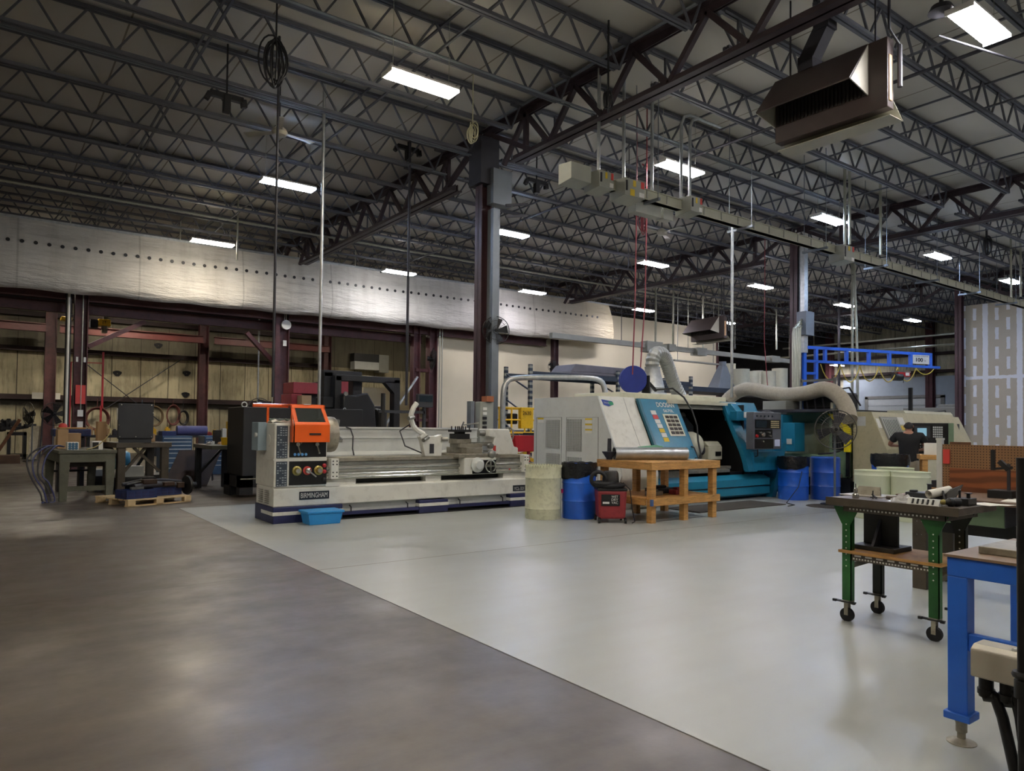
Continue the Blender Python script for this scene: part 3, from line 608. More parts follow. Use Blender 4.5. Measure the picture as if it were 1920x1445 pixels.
# ------------------------------------------------------------------ gas heaters
def heater(name, loc, L, H, D, rz, label, near=.27):
    """long unit heater: brown casing, flared hood on the left face, pale skirt below"""
    t = thing(name, label, 'heater', loc, rz)
    W = lambda mb, n, m, **k: mb.build(n, m, t, world=False, **k)
    W(MB().box((-D/2, -L/2, 0), (D/2, L/2, H)), 'casing', 'heater_brown', bevel=.01)
    x0 = -D/2
    h = MB()                                                        # flared hood, open below
    A = [(x0, -L/2, H), (x0, L/2, H)]; o2 = .5
    yn = -L/2+near; h.add([(x0, yn, H-.02), (x0, L/2, H-.02), (x0-o2, L/2, H*.34), (x0-o2, yn, H*.34), (x0, yn, H), (x0, L/2, H), (x0-o2-.02, L/2, H*.355), (x0-o2-.02, yn, H*.355)], [(0, 1, 2, 3), (4, 7, 6, 5), (3, 2, 6, 7), (0, 3, 7, 4), (1, 5, 6, 2)])
    W(h, 'hood', 'heater_brown')
    for s in (-1, 1): W(MB().prism([(x0, H*.25), (x0, H-.01), (x0-o2, H*.34)], (yn if s < 0 else L/2)-.008, (yn if s < 0 else L/2)+.008, 'Y'), 'hood_cheek', 'heater_white')
    g = MB()
    for k in range(24): g.box((x0-.03, yn+.03+k*(L/2-yn-.06)/24, H*.25), (x0-.02, yn+.06+k*(L/2-yn-.06)/24, H-.08))
    W(g, 'burner_grille', 'heater_dark')
    W(MB().add([(D/2, -L/2, .12), (D/2, L/2, .12), (D/2+.25, L/2+.02, -.1), (D/2+.25, -L/2-.02, -.1), (-.02, -L/2, -.1), (-.02, L/2, -.1)], [(0, 1, 2, 3), (3, 2, 5, 4)]), 'skirt', 'heater_white', solid=.01)
    W(MB().box((-.06, -L/2-.012, .1), (.02, -L/2, H*.75)), 'rating_plate', M('plate_tan', 'c09a72', .5), label='tan rating plate')
    W(MB().tube([(.1, -L/2-.08, H-.1), (.1, -L/2-.08, H*.3)], .035).tube([(.1, -L/2-.08, H-.1), (-.15, -L/2-.05, H+.05), (-.15, -L/2-.05, 8.1-loc[2])], .02), 'gas_pipe', 'steel_dark', smooth=True)
    for y in (-L*.38, L*.38): W(MB().bar((0, y, H), (0, y, 8.1-loc[2]), .02), 'suspension_rod', 'steel_dark')
    return t
hp_ = [on(1453, 270, Z=5.9), on(1664, 199, Z=5.9)]
cx = (hp_[0].x+hp_[1].x)/2; cy = (hp_[0].y+hp_[1].y)/2; Lh = (hp_[0]-hp_[1]).length
ht = heater('unit_heater', (cx+.09, cy, 5.9), Lh, .98, .18, math.atan2(-(hp_[0]-hp_[1]).x, (hp_[0]-hp_[1]).y), 'big brown gas heater with a flared hood hanging at the upper right')
MB().bar((cx+.1, cy+.35, 6.88), (cx+.1, cy+.35, 7.1), .24).bar((cx+.1, cy+.35, 7.05), (cx+.1, cy+.1, 7.45), .22).bar((cx+.1, cy+.1, 7.4), (cx+.1, cy+.1, 8.1), .24).build('flue', 'steel_dark', ht)
hp2 = [on(1285, 637, Y=20.4), on(1345, 628, Y=19)]
heater('unit_heater', (hp2[0].x+.8, 19.8, hp2[0].z), 1.9, .95, .2, -.1, 'smaller brown gas heater hanging in front of the cream wall')
# ------------------------------------------------------------------ ceiling fans, coils
def ceiling_fan(p, label, a0=.3):
    t = thing('ceiling_fan', label, 'fan', p)
    W = lambda mb, n, m, **k: mb.build(n, m, t, world=False, **k)
    W(MB().lathe((0, 0, 0), [(.02, -.08), (.12, -.06), (.15, 0), (.12, .06), (.04, .12)], 20), 'motor', 'heater_white', smooth=True)
    W(MB().cyl((0, 0, .1), (0, 0, 8.1-p[2]), .015, 8), 'downrod', 'steel_dark')
    for k in range(3):
        a = a0+k*2*PI/3; d = Vector((math.cos(a), math.sin(a), 0)); n_ = Vector((-d.y, d.x, .12))
        W(MB().hexa([d*.15-n_*.05, d*.15+n_*.05, d*.7+n_*.08, d*.7-n_*.08]+[q+Vector((0, 0, .012)) for q in (d*.15-n_*.05, d*.15+n_*.05, d*.7+n_*.08, d*.7-n_*.08)]), 'blade', 'heater_white')
p = on(524, 248, Z=6.9); ceiling_fan(tuple(p), 'pale three-blade ceiling fan below the joists at upper left', .2)
p = on(1241, 436, Z=6.9); ceiling_fan(tuple(p), 'small pale ceiling fan far off below the busway', .5)
def coil(px, py, Y, R, r, n, mat, label, top, hose=None, nm='cable_coil', cat='cable'):
    p = on(px, py, Y=Y); mb = MB(); rnd = random.Random(int(px))
    for k in range(n):
        c = p+Vector((rnd.uniform(-.05, .05), rnd.uniform(-.05, .05), rnd.uniform(-.06, .06))); R2 = R*rnd.uniform(.8, 1.15)
        mb.tube([c+Vector((R2*.55*math.cos(a)*math.cos(k*.5), R2*.4*math.cos(a)*math.sin(k*.5), R2*math.sin(a))) for a in [j*2*PI/20 for j in range(21)]], r, 6)
    mb.bar((p.x, Y, p.z+R*.8), (p.x, Y, 8.1), r*1.6)
    return tag(mb.build(nm, mat, smooth=True), label, cat)
coil(517, 118, 11.0, .33, .014, 7, 'black', 'coil of black cable hanging from the upper left joists', 7.7)
coil(886, 250, 11.2, .17, .01, 6, M('cable_pale', 'b4b090', .5), 'small pale wire coil hanging under a bent conduit', 7.9)
coil(1140, 190, 8.4, .15, .015, 4, 'black', 'black cable coil hanging on the nearest girder', 7.6)
coil(1210, 290, 12.5, .3, .014, 4, 'hose_red', 'coil of dark red hose tucked up beyond the second tap box', 7.6)
coil(1850, 463, 9.0, .25, .03, 4, 'black', 'black hose coil high up above the busway at right', 7.6)
coil(1205, 415, 13.5, .32, .014, 4, 'hose_red', 'loops of red hose below the junction boxes', 7.6)
for k, (px, py, Y) in enumerate(((425, 190, 13.0), (765, 285, 14.8), (1006, 347, 13.4))):
    p = on(px, py, Y=Y); s = .28
    mb = MB().bar(p+Vector((0, 0, -.2)), p+Vector((0, 0, .1)), .12).bar(p+Vector((-s, 0, .08)), p+Vector((s, 0, .08)), .1).bar(p+Vector((-s, 0, .08)), p+Vector((-s-.06, 0, -.05)), .09).bar(p+Vector((s, 0, .1)), p+Vector((s+.02, 0, -.04)), .1).bar(p+Vector((0, 0, .1)), (p.x, Y, 8.1), .03)
    tag(mb.build('trolley_bracket', 'black', bevel=.01), ['black two-armed bracket under the upper left joists', 'black two-armed bracket above the dark drop pipe', 'black two-armed bracket right of the first column top'][k], 'bracket')
p = on(1765, 20, Z=6.9); tag(MB().lathe(p, [(.02, .1), (.12, .06), (.16, -.02), (.02, -.03)], 16).bar(p+Vector((0, 0, .1)), (p.x, p.y, 8.1), .04).build('dark_pendant', 'steel_dark', smooth=True), 'dark round pendant beside the nearest light', 'pendant')
a = on(1700, 30, Z=6.75); b2 = on(1919, 118, Z=6.6)
tag(MB().tube([a+Vector((.9, -.0, .05)), b2], .015, 8).build('cable_rod', 'steel_dark'), 'thin dark rod crossing under the nearest light', 'rod')
# ------------------------------------------------------------------ long grey engine lathe
F = 10.38; LX0, LX1 = 3.42, 8.3
t = thing('engine_lathe', 'long grey-white engine lathe with an orange chuck guard and navy feet', 'lathe', (5.8, F+.4, 0))
def P_(mb, n, m, par=None, **k): return mb.build(n, m, par or t, **k)
bb = P_(MB().prism([(F, .24), (F, .5), (F+.04, .52), (F+.8, .52), (F+.8, .24)], LX0, LX1, 'X'), 'base_beam', 'lathe_white', bevel=.012)
MB().box((LX0+.38, F-.008, .33), (LX0+.84, F-.001, .45)).build('name_plate', M('plate_black', '16202c', .4), bb)
text('BIRMINGHAM', 'label_white', bb, (LX0+.4, F-.009, .355), (1, 0, 0), (0, 0, 1), .075, width=.41)
p, r = pbox(962, 909, 992, 920, F-.008, .007); MB().box(p, r).build('name_plate', 'plate_black', bb)
text('YCL-321', 'label_white', bb, (p[0]+.02, F-.009, p[2]+.02), (1, 0, 0), (0, 0, 1), .055, width=.22)
MB().box((LX0+.78, F-.006, .51), (LX0+1.0, F+.01, .57)).build('sticker', 'label_white', bb)
P_(MB().box((LX0-.01, F-.03, 0), (LX0+1.05, F+.82, .24)), 'plinth', 'navy', bevel=.01)
P_(MB().box((LX0-.018, F-.038, .12), (LX0+1.055, F+.5, .17)), 'plinth_stripe', 'lathe_white')
P_(MB().box((5.8, F-.03, 0), (6.35, F+.7, .22)), 'plinth', 'navy', bevel=.01); P_(MB().box((5.795, F-.037, .12), (6.355, F+.3, .17)), 'plinth_stripe', 'lathe_white')
P_(MB().box((7.65, F-.03, 0), (LX1, F+.7, .24)), 'plinth', 'navy', bevel=.01); P_(MB().box((7.645, F-.037, .12), (LX1+.01, F+.3, .17)), 'plinth_stripe', 'lathe_white')
P_(MB().box((LX0+1.05, F+.1, .06), (7.65, F+.6, .24)), 'recess_panel', 'light_grey'); P_(MB().bar((LX0+1.05, F+.02, .09), (7.65, F+.02, .09), .06, .05), 'foot_rail', 'navy')
P_(MB().box((LX0+.6, F-.05, 0), (LX1, F+.9, .015)), 'shadow_plate', 'black')  # black plate stands in for the shadow under the lathe
for x in (4.62, 5.6, 6.6, 7.5): P_(MB().tube([(x, F+.06, .2), (x, F, .18), (x, F, .1)], .012, 6), 'hook', 'steel_dark')
# left end louvres
mb = MB()
for j in range(2):
    for k in range(7): mb.box((LX0-.02, F+.18+j*.28, .28+k*.03), (LX0-.005, F+.36+j*.28, .288+k*.03))
P_(mb, 'louvre', 'mid_grey')
# headstock
hs = P_(MB().box((LX0, F, .52), (LX0+.8, F+.85, 1.46)), 'headstock', 'lathe_white', bevel=.02)
P_(MB().box((LX0-.006, F+.01, .915), (LX0+.802, F+.5, .935)), 'seam_strip', 'lathe_white')
P_(MB().box((LX0+.22, F-.012, .96), (LX0+.78, F, 1.42)), 'gear_panel', 'black_gloss', label='black gear lever panel')
P_(MB().box((LX0+.22, F-.012, .55), (LX0+.79, F, .9)), 'feed_panel', 'black_gloss', label='black feed selector panel')
for z0, z1 in ((.95, 1.42), (.54, .9)):
    pl = P_(MB().box((LX0+.03, F-.012, z0), (LX0+.19, F, z1)), 'chart_plate', M('chart', '3b4552', .4), label='blue-grey gear chart')
    mb = MB(); rnd = random.Random(3)
    for k in range(int((z1-z0)/.035)):
        for j in range(4):
            if rnd.random() < .7: mb.box((LX0+.04+j*.037, F-.014, z0+.01+k*.035), (LX0+.04+j*.037+.026, F-.0125, z0+.01+k*.035+rnd.uniform(.008, .02)))
    mb.build('chart_marks', M('chart_marks', '9aa4aa', .5), pl)
for x, z in ((LX0+.33, 1.15), (LX0+.62, 1.15), (LX0+.34, 1.3)):
    k = P_(MB().lathe((x, F-.01, z), [(0, -.05), (.03, -.05), (.035, 0), (0, 0)], 14, 'Y').bar((x, F-.05, z), (x+.03, F-.07, z-.12), .018), 'shift_lever', 'steel_bright', smooth=True)
    MB().lathe((x+.03, F-.07, z-.13), [(0, -.015), (.015, 0), (0, .015)], 10, 'Y').build('knob', 'steel', k)
for x, c in ((LX0+.33, 'brass'), (LX0+.72-.06, 'brass')):
    k = P_(MB().lathe((x, F-.01, .76), [(0, -.06), (.04, -.06), (.05, -.03), (.07, -.02), (.07, 0)], 18, 'Y'), 'selector_dial', M('brass', 'a89a5a', .3, .7), smooth=True)
    MB().lathe((x, F-.07, .76), [(0, -.02), (.035, -.02), (.035, 0), (0, 0)], 14, 'Y').build('dial_cap', 'steel_bright', k, smooth=True)
k = P_(MB().lathe((LX0+.49, F-.01, .76), [(0, -.01), (.065, -.01), (.065, 0)], 20, 'Y'), 'selector_plate', 'label_red', label='red selector plate')
MB().lathe((LX0+.49, F-.02, .76), [(0, -.06), (.04, -.05), (.045, 0)], 14, 'Y').bar((LX0+.49, F-.07, .76), (LX0+.6, F-.09, .67), .02).build('lever', 'steel_bright', k, smooth=True)
for j in range(4): P_(MB().lathe((LX0+.3+.055*j, F-.012, 1.0), [(0, -.012), (.02, -.01), (.022, 0)], 12, 'Y'), 'push_button', M('btn_blue', '5d9ad8', .4), smooth=True)
for z in (.62, .74, .83): P_(MB().lathe((LX0+.75, F-.012, z), [(0, -.03), (.03, -.02), (.03, 0)], 12, 'Y'), 'push_button', 'red' if z > .7 else 'black', smooth=True, label='red stop button' if z > .7 else None)
P_(MB().box((LX0-.13, F+.35, 1.05), (LX0-.001, F+.65, 1.47)), 'switch_cabinet', 'blue_grey', bevel=.008, label='blue-grey switch box on the left end')
P_(MB().lathe((LX0-.13, F+.4, 1.28), [(0, -.03), (.035, -.03), (.035, 0)], 14, 'X'), 'rotary_switch', 'light_grey', smooth=True)
P_(MB().lathe((LX0-.001, F+.25, 1.2), [(.0, -.01), (.09, -.008), (.09, 0)], 24, 'X'), 'cover_disc', 'lathe_white', smooth=True)
# chuck and guard
cx_, cz_ = 4.24, 1.29
ch = P_(MB().lathe((cx_, F+.42, cz_), [(0, 0), (.24, 0), (.27, .03), (.28, .06), (.28, .2), (.27, .24), (.1, .24), (.1, .2), (0, .2)], 36, 'X'), 'chuck', 'steel_dirty', smooth=True)
for k in range(4):
    a = k*PI/2+.4; c_, s_ = math.cos(a), math.sin(a)
    MB().bar((cx_+.27, F+.42+.1*c_, cz_+.1*s_), (cx_+.27, F+.42+.25*c_, cz_+.25*s_), .07, .05).build('jaw', 'steel', ch)
gy = F-.1; q = on(549, 758, Y=gy); q2 = on(612, 829, Y=gy)
xa, xb_, za, zb_ = q.x, 4.2, 1.18, 1.73
gp = MB().prism([(gy+.02, 1.70), (gy-.02, 1.44), (gy, za), (gy+.03, za), (gy+.02, 1.42), (gy+.06, 1.68), (gy+.5, 1.72), (gy+.5, 1.75), (gy+.04, 1.75)], xa, xb_, 'X')
gd = MB()
# guard shell with a window opening
def quad(mb, a, b, c, d, th=.012):
    a, b, c, d = map(Vector, (a, b, c, d)); n = (b-a).cross(d-a).normalized()*th; return mb.hexa([a, b, c, d, a+n, b+n, c+n, d+n])
Ax, Bx = xa, xb_-.05; zt, zm = 1.73, 1.46
L0, L1 = (Ax, gy+.1, zt), (Bx, gy+.1, zt); M0, M1 = (Ax+.03, gy-.02, zm-.02), (Bx+.06, gy-.02, zm-.02)
def lerp(a, b, f): return tuple(a[i]+(b[i]-a[i])*f for i in range(3))
wt0, wt1 = lerp(L0, M0, .16), lerp(L1, M1, .16); wb0, wb1 = lerp(L0, M0, .86), lerp(L1, M1, .86)
quad(gd, M0, M1, (Bx+.06, gy-.02, za), (Ax+.03, gy-.02, za))
quad(gd, L0, L1, wt1, wt0); quad(gd, wb0, wb1, M1, M0); quad(gd, lerp(wt0, wt1, 0), lerp(wt0, wt1, .12), lerp(wb0, wb1, .12), wb0); quad(gd, lerp(wt0, wt1, .88), wt1, wb1, lerp(wb0, wb1, .88))
gd.box((Ax, gy+.1, zt-.01), (Bx, F+.62, zt+.01)); gd.prism([(gy+.1, zt), (gy-.02, zm-.02), (gy-.02, za), (F-.015, za), (F-.015, zt)], Bx, Bx+.012, 'X').prism([(gy+.1, zt), (gy-.02, zm-.02), (gy-.02, za), (F-.015, za), (F-.015, zt)], Ax, Ax+.012, 'X')
g = P_(gd, 'chuck_guard', 'orange', bevel=.004, label='orange chuck guard with a clear window')
w_ = MB(); quad(w_, lerp(wt0, wt1, .1), lerp(wt0, wt1, .9), lerp(wb0, wb1, .9), lerp(wb0, wb1, .1), .004); w_.build('window', 'window_glass', g, label='clear grey window')
MB().box((Ax+.25, gy-.04, 1.29), (Ax+.42, gy-.018, 1.315)).build('handle', 'black', g)
MB().tube([(Ax-.42, F+.4, 1.72), (Ax+.1, F+.4, 1.72)], .03, 8).bar((Ax-.2, F+.4, 1.46), (Ax-.2, F+.4, 1.72), .03).build('hinge_arm', 'orange', g)
MB().box((Ax+.2, gy+.085, 1.735), (Ax+.3, gy+.12, 1.745)).build('badge', 'label_white', g)
# bed, ways, shafts
P_(MB().box((LX0+.8, F+.14, .6), (8.2, F+.62, .88)), 'bed', 'lathe_white', bevel=.01)
P_(MB().box((LX0+.8, F+.1, .88), (8.2, F+.24, .93)).box((LX0+.8, F+.5, .88), (8.2, F+.64, .93)).prism([(F+.28, .88), (F+.38, .88), (F+.33, .94)], LX0+.8, 8.2, 'X'), 'way', 'steel_dirty')
P_(MB().box((LX0+.8, F+.11, .82), (8.2, F+.139, .865)), 'rack_strip', 'steel')
P_(MB().tube([(LX0+.8, F+.06, .77), (8.15, F+.06, .77)], .024, 10), 'lead_screw', 'steel', smooth=True)
for z in (.69, .64): P_(MB().tube([(LX0+.8, F+.06, z), (8.15, F+.06, z)], .014, 8), 'feed_rod', 'steel_bright', smooth=True)
for xq, xr in ((LX0+.8, 4.75), (6.0, 6.3), (7.6, 8.2)): P_(MB().box((xq, F+.13, .52), (xr, F+.62, .6)), 'bed_foot', 'lathe_white')
P_(MB().box((4.75, F+.3, .525), (6.0, F+.6, .595)).box((6.3, F+.3, .525), (7.6, F+.6, .595)), 'chip_opening_shade', 'black')  # black boxes stand in for the shade inside the chip openings
for x in (LX0+.86, 7.95):
    br = P_(MB().box((x, F-.02, .62), (x+.12, F+.1, .93)), 'shaft_bracket', 'lathe_white', bevel=.005)
    mb = MB()
    for zz in (.66, .72, .84, .89):
        for xx in (.03, .09): mb.lathe((x+xx, F-.02, zz), [(0, -.006), (.011, -.006), (.011, 0)], 8, 'Y')
    mb.build('bolt', 'black', br)
# splash guard
gz = F+.92
P_(MB().box((LX0+.82, gz, 1.0), (7.55, gz+.03, 1.4)).box((LX0+.82, gz-.03, 1.38), (7.55, gz+.06, 1.41)).box((LX0+.82, gz-.02, 1.22), (7.55, gz, 1.235)).prism([(gz, 1.0), (gz-.25, .95), (gz-.25, .93), (gz+.03, .97)], LX0+.82, 8.1, 'X'), 'splash_guard', 'light_grey')
# carriage with apron, toolpost
cxs = 6.62
ap = P_(MB().box((cxs, F-.1, .62), (cxs+.66, F+.1, .9)), 'apron', 'lathe_white', bevel=.015)
MB().box((cxs+.16, F-.112, .63), (cxs+.65, F-.1, .86)).build('apron_panel', 'black_gloss', ap)
MB().lathe((cxs+.25, F-.11, .78), [(0, -.09), (.07, -.09), (.09, -.05), (.13, -.03), (.13, 0)], 26, 'Y').build('gear_hub', 'light_grey', ap, smooth=True)
hw = MB().torus((cxs+.46, F-.22, .76), .1, .013, 'Y', 28, 8).build('handwheel', 'steel_bright', ap, smooth=True)
MB().bar((cxs+.46, F-.22, .67), (cxs+.46, F-.22, .85), .02).bar((cxs+.37, F-.22, .76), (cxs+.55, F-.22, .76), .02).lathe((cxs+.46, F-.11, .76), [(0, -.12), (.025, -.12), (.025, 0)], 12, 'Y').build('spokes', 'steel', hw)
MB().bar((cxs+.46, F-.22, .67), (cxs+.46, F-.32, .67), .022).build('handle', 'black', hw)
MB().bar((cxs+.6, F-.12, .78), (cxs+.7, F-.16, .9), .016).bar((cxs+.72, F-.1, .72), (cxs+.9, F-.14, .69), .012).build('lever', 'steel', ap)
MB().lathe((cxs+.92, F-.14, .69), [(0, -.02), (.02, 0), (0, .02)], 10).build('lever_knob', 'red', ap, smooth=True)
P_(MB().box((cxs-.1, F-.08, .9), (cxs+.72, F+.68, .97)), 'saddle', 'steel_dirty', bevel=.01)
P_(MB().box((cxs+.1, F-.02, .97), (cxs+.42, F+.66, 1.07)).box((cxs+.04, F+.1, 1.07), (cxs+.5, F+.45, 1.14)).box((cxs, F+.15, 1.14), (cxs+.3, F+.42, 1.22)), 'compound_rest', 'steel_dirty', bevel=.006)
P_(MB().lathe((cxs+.56, F-.07, .96), [(0, -.09), (.05, -.08), (.07, -.06), (.07, 0), (0, 0)], 20, 'Y'), 'cross_dial', 'steel', smooth=True)
tp = P_(MB().box((cxs+.0, F+.14, 1.22), (cxs+.26, F+.4, 1.31)).box((cxs-.02, F+.12, 1.34), (cxs+.28, F+.42, 1.38)).box((cxs+.06, F+.2, 1.3), (cxs+.2, F+.34, 1.36)), 'tool_post', 'black', bevel=.004)
for i in range(4):
    for j in range(2): MB().cyl((cxs+.02+.08*i, F+.16+.2*j, 1.37), (cxs+.02+.08*i, F+.16+.2*j, 1.44), .012, 8).build('clamp_bolt', 'steel_dark', tp)
MB().cyl((cxs+.14, F+.26, 1.38), (cxs+.17, F+.2, 1.52), .014, 8).tube([(cxs+.15, F+.24, 1.46), (cxs+.42, F+.1, 1.5)], .012).build('clamp_handle', 'steel', tp)
P_(MB().box((cxs+.42, F+.2, 1.09), (cxs+.9, F+.34, 1.16)).lathe((cxs+.6, F+.0, 1.1), [(0, -.05), (.05, -.04), (.05, .03)], 16, 'Y'), 'top_slide', 'steel')
P_(MB().box((cxs+.3, F+.02, .99), (cxs+.7, F+.08, 1.02)), 'scale_bar', 'steel_bright')
# tailstock
ts = P_(MB().prism([(7.32, .93), (7.95, .93), (7.95, 1.06), (7.86, 1.08), (7.74, 1.4), (7.3, 1.4), (7.3, 1.26), (7.42, 1.24)], F+.15, F+.5, 'Y'), 'tailstock', 'lathe_white', bevel=.02)
MB().lathe((7.3, F+.32, 1.32), [(0, -.12), (.05, -.12), (.06, 0)], 20, 'X').build('quill', 'steel', ts, smooth=True)
hw = MB().torus((7.86, F+.32, 1.3), .13, .014, 'X', 28, 8).build('handwheel', 'steel', ts, smooth=True)
MB().lathe((7.72, F+.32, 1.3), [(0, 0), (.05, 0), (.05, .1), (.03, .16), (0, .16)], 16, 'X').bar((7.86, F+.2, 1.3), (7.86, F+.44, 1.3), .02).bar((7.86, F+.32, 1.18), (7.86, F+.32, 1.42), .02).build('spokes', 'steel', hw)
MB().box((7.38, F+.14, 1.0), (7.44, F+.15, 1.1)).build('marker', 'label_red', ts)
# steady rest, opened
sr = P_(MB().prism([(5.98, .93), (6.3, .93), (6.32, 1.2), (6.3, 1.3), (6.2, 1.27), (6.05, 1.27), (5.96, 1.33), (5.88, 1.26), (5.92, 1.18)], F+.12, F+.24, 'Y'), 'steady_rest', 'lathe_white', bevel=.012)
ar = []
for k in range(9):
    a = math.radians(115+k*15); ar.append((6.12+.36*math.cos(a), F+.18, 1.52+.3*math.sin(a)))
MB().tube([(5.98, F+.18, 1.3)]+[(5.86, F+.18, 1.36), (5.78, F+.18, 1.44), (5.74, F+.18, 1.54), (5.74, F+.18, 1.64), (5.78, F+.18, 1.74), (5.84, F+.18, 1.82)], .045, 8).build('swing_arm', 'lathe_white', sr, smooth=True)
for a, b2 in (((6.02, 1.25), (5.9, 1.2)), ((6.28, 1.22), (6.38, 1.22)), ((5.74, 1.58), (5.62, 1.56))):
    MB().cyl((a[0], F+.1, a[1]), (b2[0], F+.05, b2[1]), .035, 12).build('jaw_screw', 'steel', sr, smooth=True)
MB().bar((6.1, F+.11, .98), (6.1, F+.11, 1.14), .08, .01).build('slot', 'steel_dark', sr)
P_(MB().tube([(4.9, gz-.02, 1.41), (4.96, gz-.08, 1.38), (5.0, gz-.1, 1.25), (4.95, gz-.2, 1.05), (4.93, gz-.3, .95)], .012, 6), 'coolant_hose', 'steel_dark', smooth=True)
P_(MB().tube([(5.85, F+.3, 1.5), (5.7, F+.5, 1.35), (5.75, F+.4, 1.1), (6.0, F+.2, .97)], .012, 6), 'hose', 'steel_dark', smooth=True)
# digital readout on its post
dp = on(797, 750, Y=F+1.0); P_(MB().box((dp.x-.16, F+.98, dp.z-.13), (dp.x+.16, F+1.06, dp.z+.11)), 'readout', 'charcoal', bevel=.01)
P_(MB().box((dp.x-.13, F+.972, dp.z-.03), (dp.x+.14, F+.98, dp.z+.08)), 'readout_screen', 'screen'); P_(MB().bar((dp.x, F+1.03, .95), (dp.x, F+1.03, dp.z-.1), .05).bar((dp.x-.9, F+1.03, dp.z-.22), (dp.x, F+1.03, dp.z-.22), .05), 'readout_arm', 'charcoal')
P_(MB().cyl((dp.x-.82, F+1.03, 1.4), (dp.x-.82, F+1.03, 1.66), .07, 12).cyl((dp.x-.82, F+1.03, 1.66), (dp.x-.82, F+1.03, 2.0), .04, 10), 'work_lamp', 'black', smooth=True)
# papers on the headstock
pp = MB()
for k, (x, y, a) in enumerate(((3.6, F+.3, .2), (3.72, F+.42, -.3), (3.5, F+.45, .5))):
    pass
tag(MB().sheet([[(3.44+.07*i, F+.18+.07*j, 1.475+.02*math.sin(i*1.3+j)+.03*(i*j % 3 == 1)) for i in range(6)] for j in range(5)]).build('paper_stack', 'paper', solid=.012), 'crumpled white papers lying on top of the lathe headstock', 'paper')
tag(MB().sheet([[(3.5+.06*i, F+.45+.06*j, 1.52+.015*math.sin(i*2+j)) for i in range(7)] for j in range(4)]).build('cloth', M('cloth_green', '93a698', .8), solid=.02), 'pale green cloth behind the papers on the headstock', 'cloth')
# blue tub on the floor
p = on(536, 988, Z=0); q = on(598, 984, Z=0)
tz = MB(); x0, y0 = 3.78, 9.94; L_, W_, H_ = .52, .34, .17
t2 = thing('storage_tub', 'bright blue plastic tub on the floor against the foot of the grey lathe', 'tub', (x0+.26, y0+.17, 0))
mb = MB(); o_ = .03
mb.hexa([(x0+o_, y0+o_, 0), (x0+L_-o_, y0+o_, 0), (x0+L_-o_, y0+W_-o_, 0), (x0+o_, y0+W_-o_, 0), (x0, y0, H_), (x0+L_, y0, H_), (x0+L_, y0+W_, H_), (x0, y0+W_, H_)]).build('body', 'tub_blue', t2, bevel=.012)
MB().box((x0-.02, y0-.02, H_-.005), (x0+L_+.02, y0+W_+.02, H_+.03)).build('lid', 'tub_blue', t2, bevel=.01)

# ------------------------------------------------------------------ blue and white turning centre
DX = [9.0, 9.95, 11.05, 12.57, 13.72]
FP = [(9.55, 2.02), (9.43, 1.75), (9.28, 1.46), (9.15, 1.2), (9.03, .95), (8.96, .75), (8.93, .6)]
def prof_y(z): 
    for (ya, za), (yb, zb) in zip(FP, FP[1:]):
        if zb <= z <= za: return ya+(yb-ya)*(za-z)/(za-zb)
    return FP[0][0] if z > FP[0][1] else 8.93
t = thing('cnc_turning_centre', 'big grey, white and teal turning centre with a sliding door standing open', 'machine', (11.3, 10.2, 0))
sec = [(11.4, .0), (11.4, 2.02)]+FP
P_(MB().prism([(11.4, 0), (11.4, 2.02)]+FP+[(9.0, .42), (9.3, .4), (9.3, 0)], DX[0], DX[0]+.03, 'X'), 'end_panel', 'light_grey', label='light grey end cover with louvred doors')
P_(MB().prism([(11.39, 0), (11.39, 2.01)]+[(y, z) for y, z in FP]+[(8.96, .5), (9.0, 0)], DX[0]+.03, DX[1], 'X'), 'spindle_cover', 'white_paint', label='white curved front cover', smooth=True)
def yx(px, z, X=9.0):        # Y on the end panel
    return on(px, 800, X=X).y
ep_ = DX[0]-.003
def epan(py0, py1, px0, px1, nm, mt, th=.004, par=None):
    a = on(px0, (py0+py1)/2, X=9.0); b2 = on(px1, (py0+py1)/2, X=9.0); zc = on((px0+px1)/2, py0, X=9.0).z; zd = on((px0+px1)/2, py1, X=9.0).z
    return (MB().box((9.0-th, b2.y, zd), (9.0-.0005, a.y, zc)).build(nm, mt, par or t), (b2.y, a.y, zd, zc))
for (x0_, x1_) in ((1006, 1053), (1062, 1122)):
    dpan, (ya, yb, zd, zc) = epan(782, 905, x0_, x1_, 'access_door', 'light_grey', .006)
    MB().box((8.991, ya, zd), (8.9935, yb, zd+.004)).box((8.991, ya, zc-.004), (8.9935, yb, zc)).box((8.991, ya, zd), (8.9935, ya+.006, zc)).box((8.991, yb-.006, zd), (8.9935, yb, zc)).build('door_gap', 'black', dpan)
for (x0_, x1_, y0_, y1_) in ((1024, 1050, 787, 840), (1063, 1091, 786, 845), (1024, 1050, 850, 893), (1063, 1091, 857, 893)):
    vg, (ya, yb, zd, zc) = epan(y0_, y1_, x0_, x1_, 'vent_grille', M('vent_dark', '55564f', .6), .008)
    mb = MB(); n = int((zc-zd)/.024)
    for k in range(n): mb.box((8.986, ya, zd+k*(zc-zd)/n), (8.9915, yb, zd+(k+.55)*(zc-zd)/n))
    for k in range(9): mb.box((8.986, ya+(yb-ya)*k/9, zd), (8.991, ya+(yb-ya)*(k+.4)/9, zc))
    mb.build('louvre_slats', 'light_grey', vg)
for (x0_, x1_, y0_, y1_) in ((1009, 1020, 783, 792), (1098, 1111, 784, 793), (1098, 1111, 794, 803), (1098, 1111, 804, 812)):
    s, (ya, yb, zd, zc) = epan(y0_, y1_, x0_, x1_, 'warning_sticker', 'label_white', .01)
    MB().box((8.987, ya, zc-(zc-zd)*.35), (8.9895, yb, zc)).build('sticker_header', 'label_yellow', s)
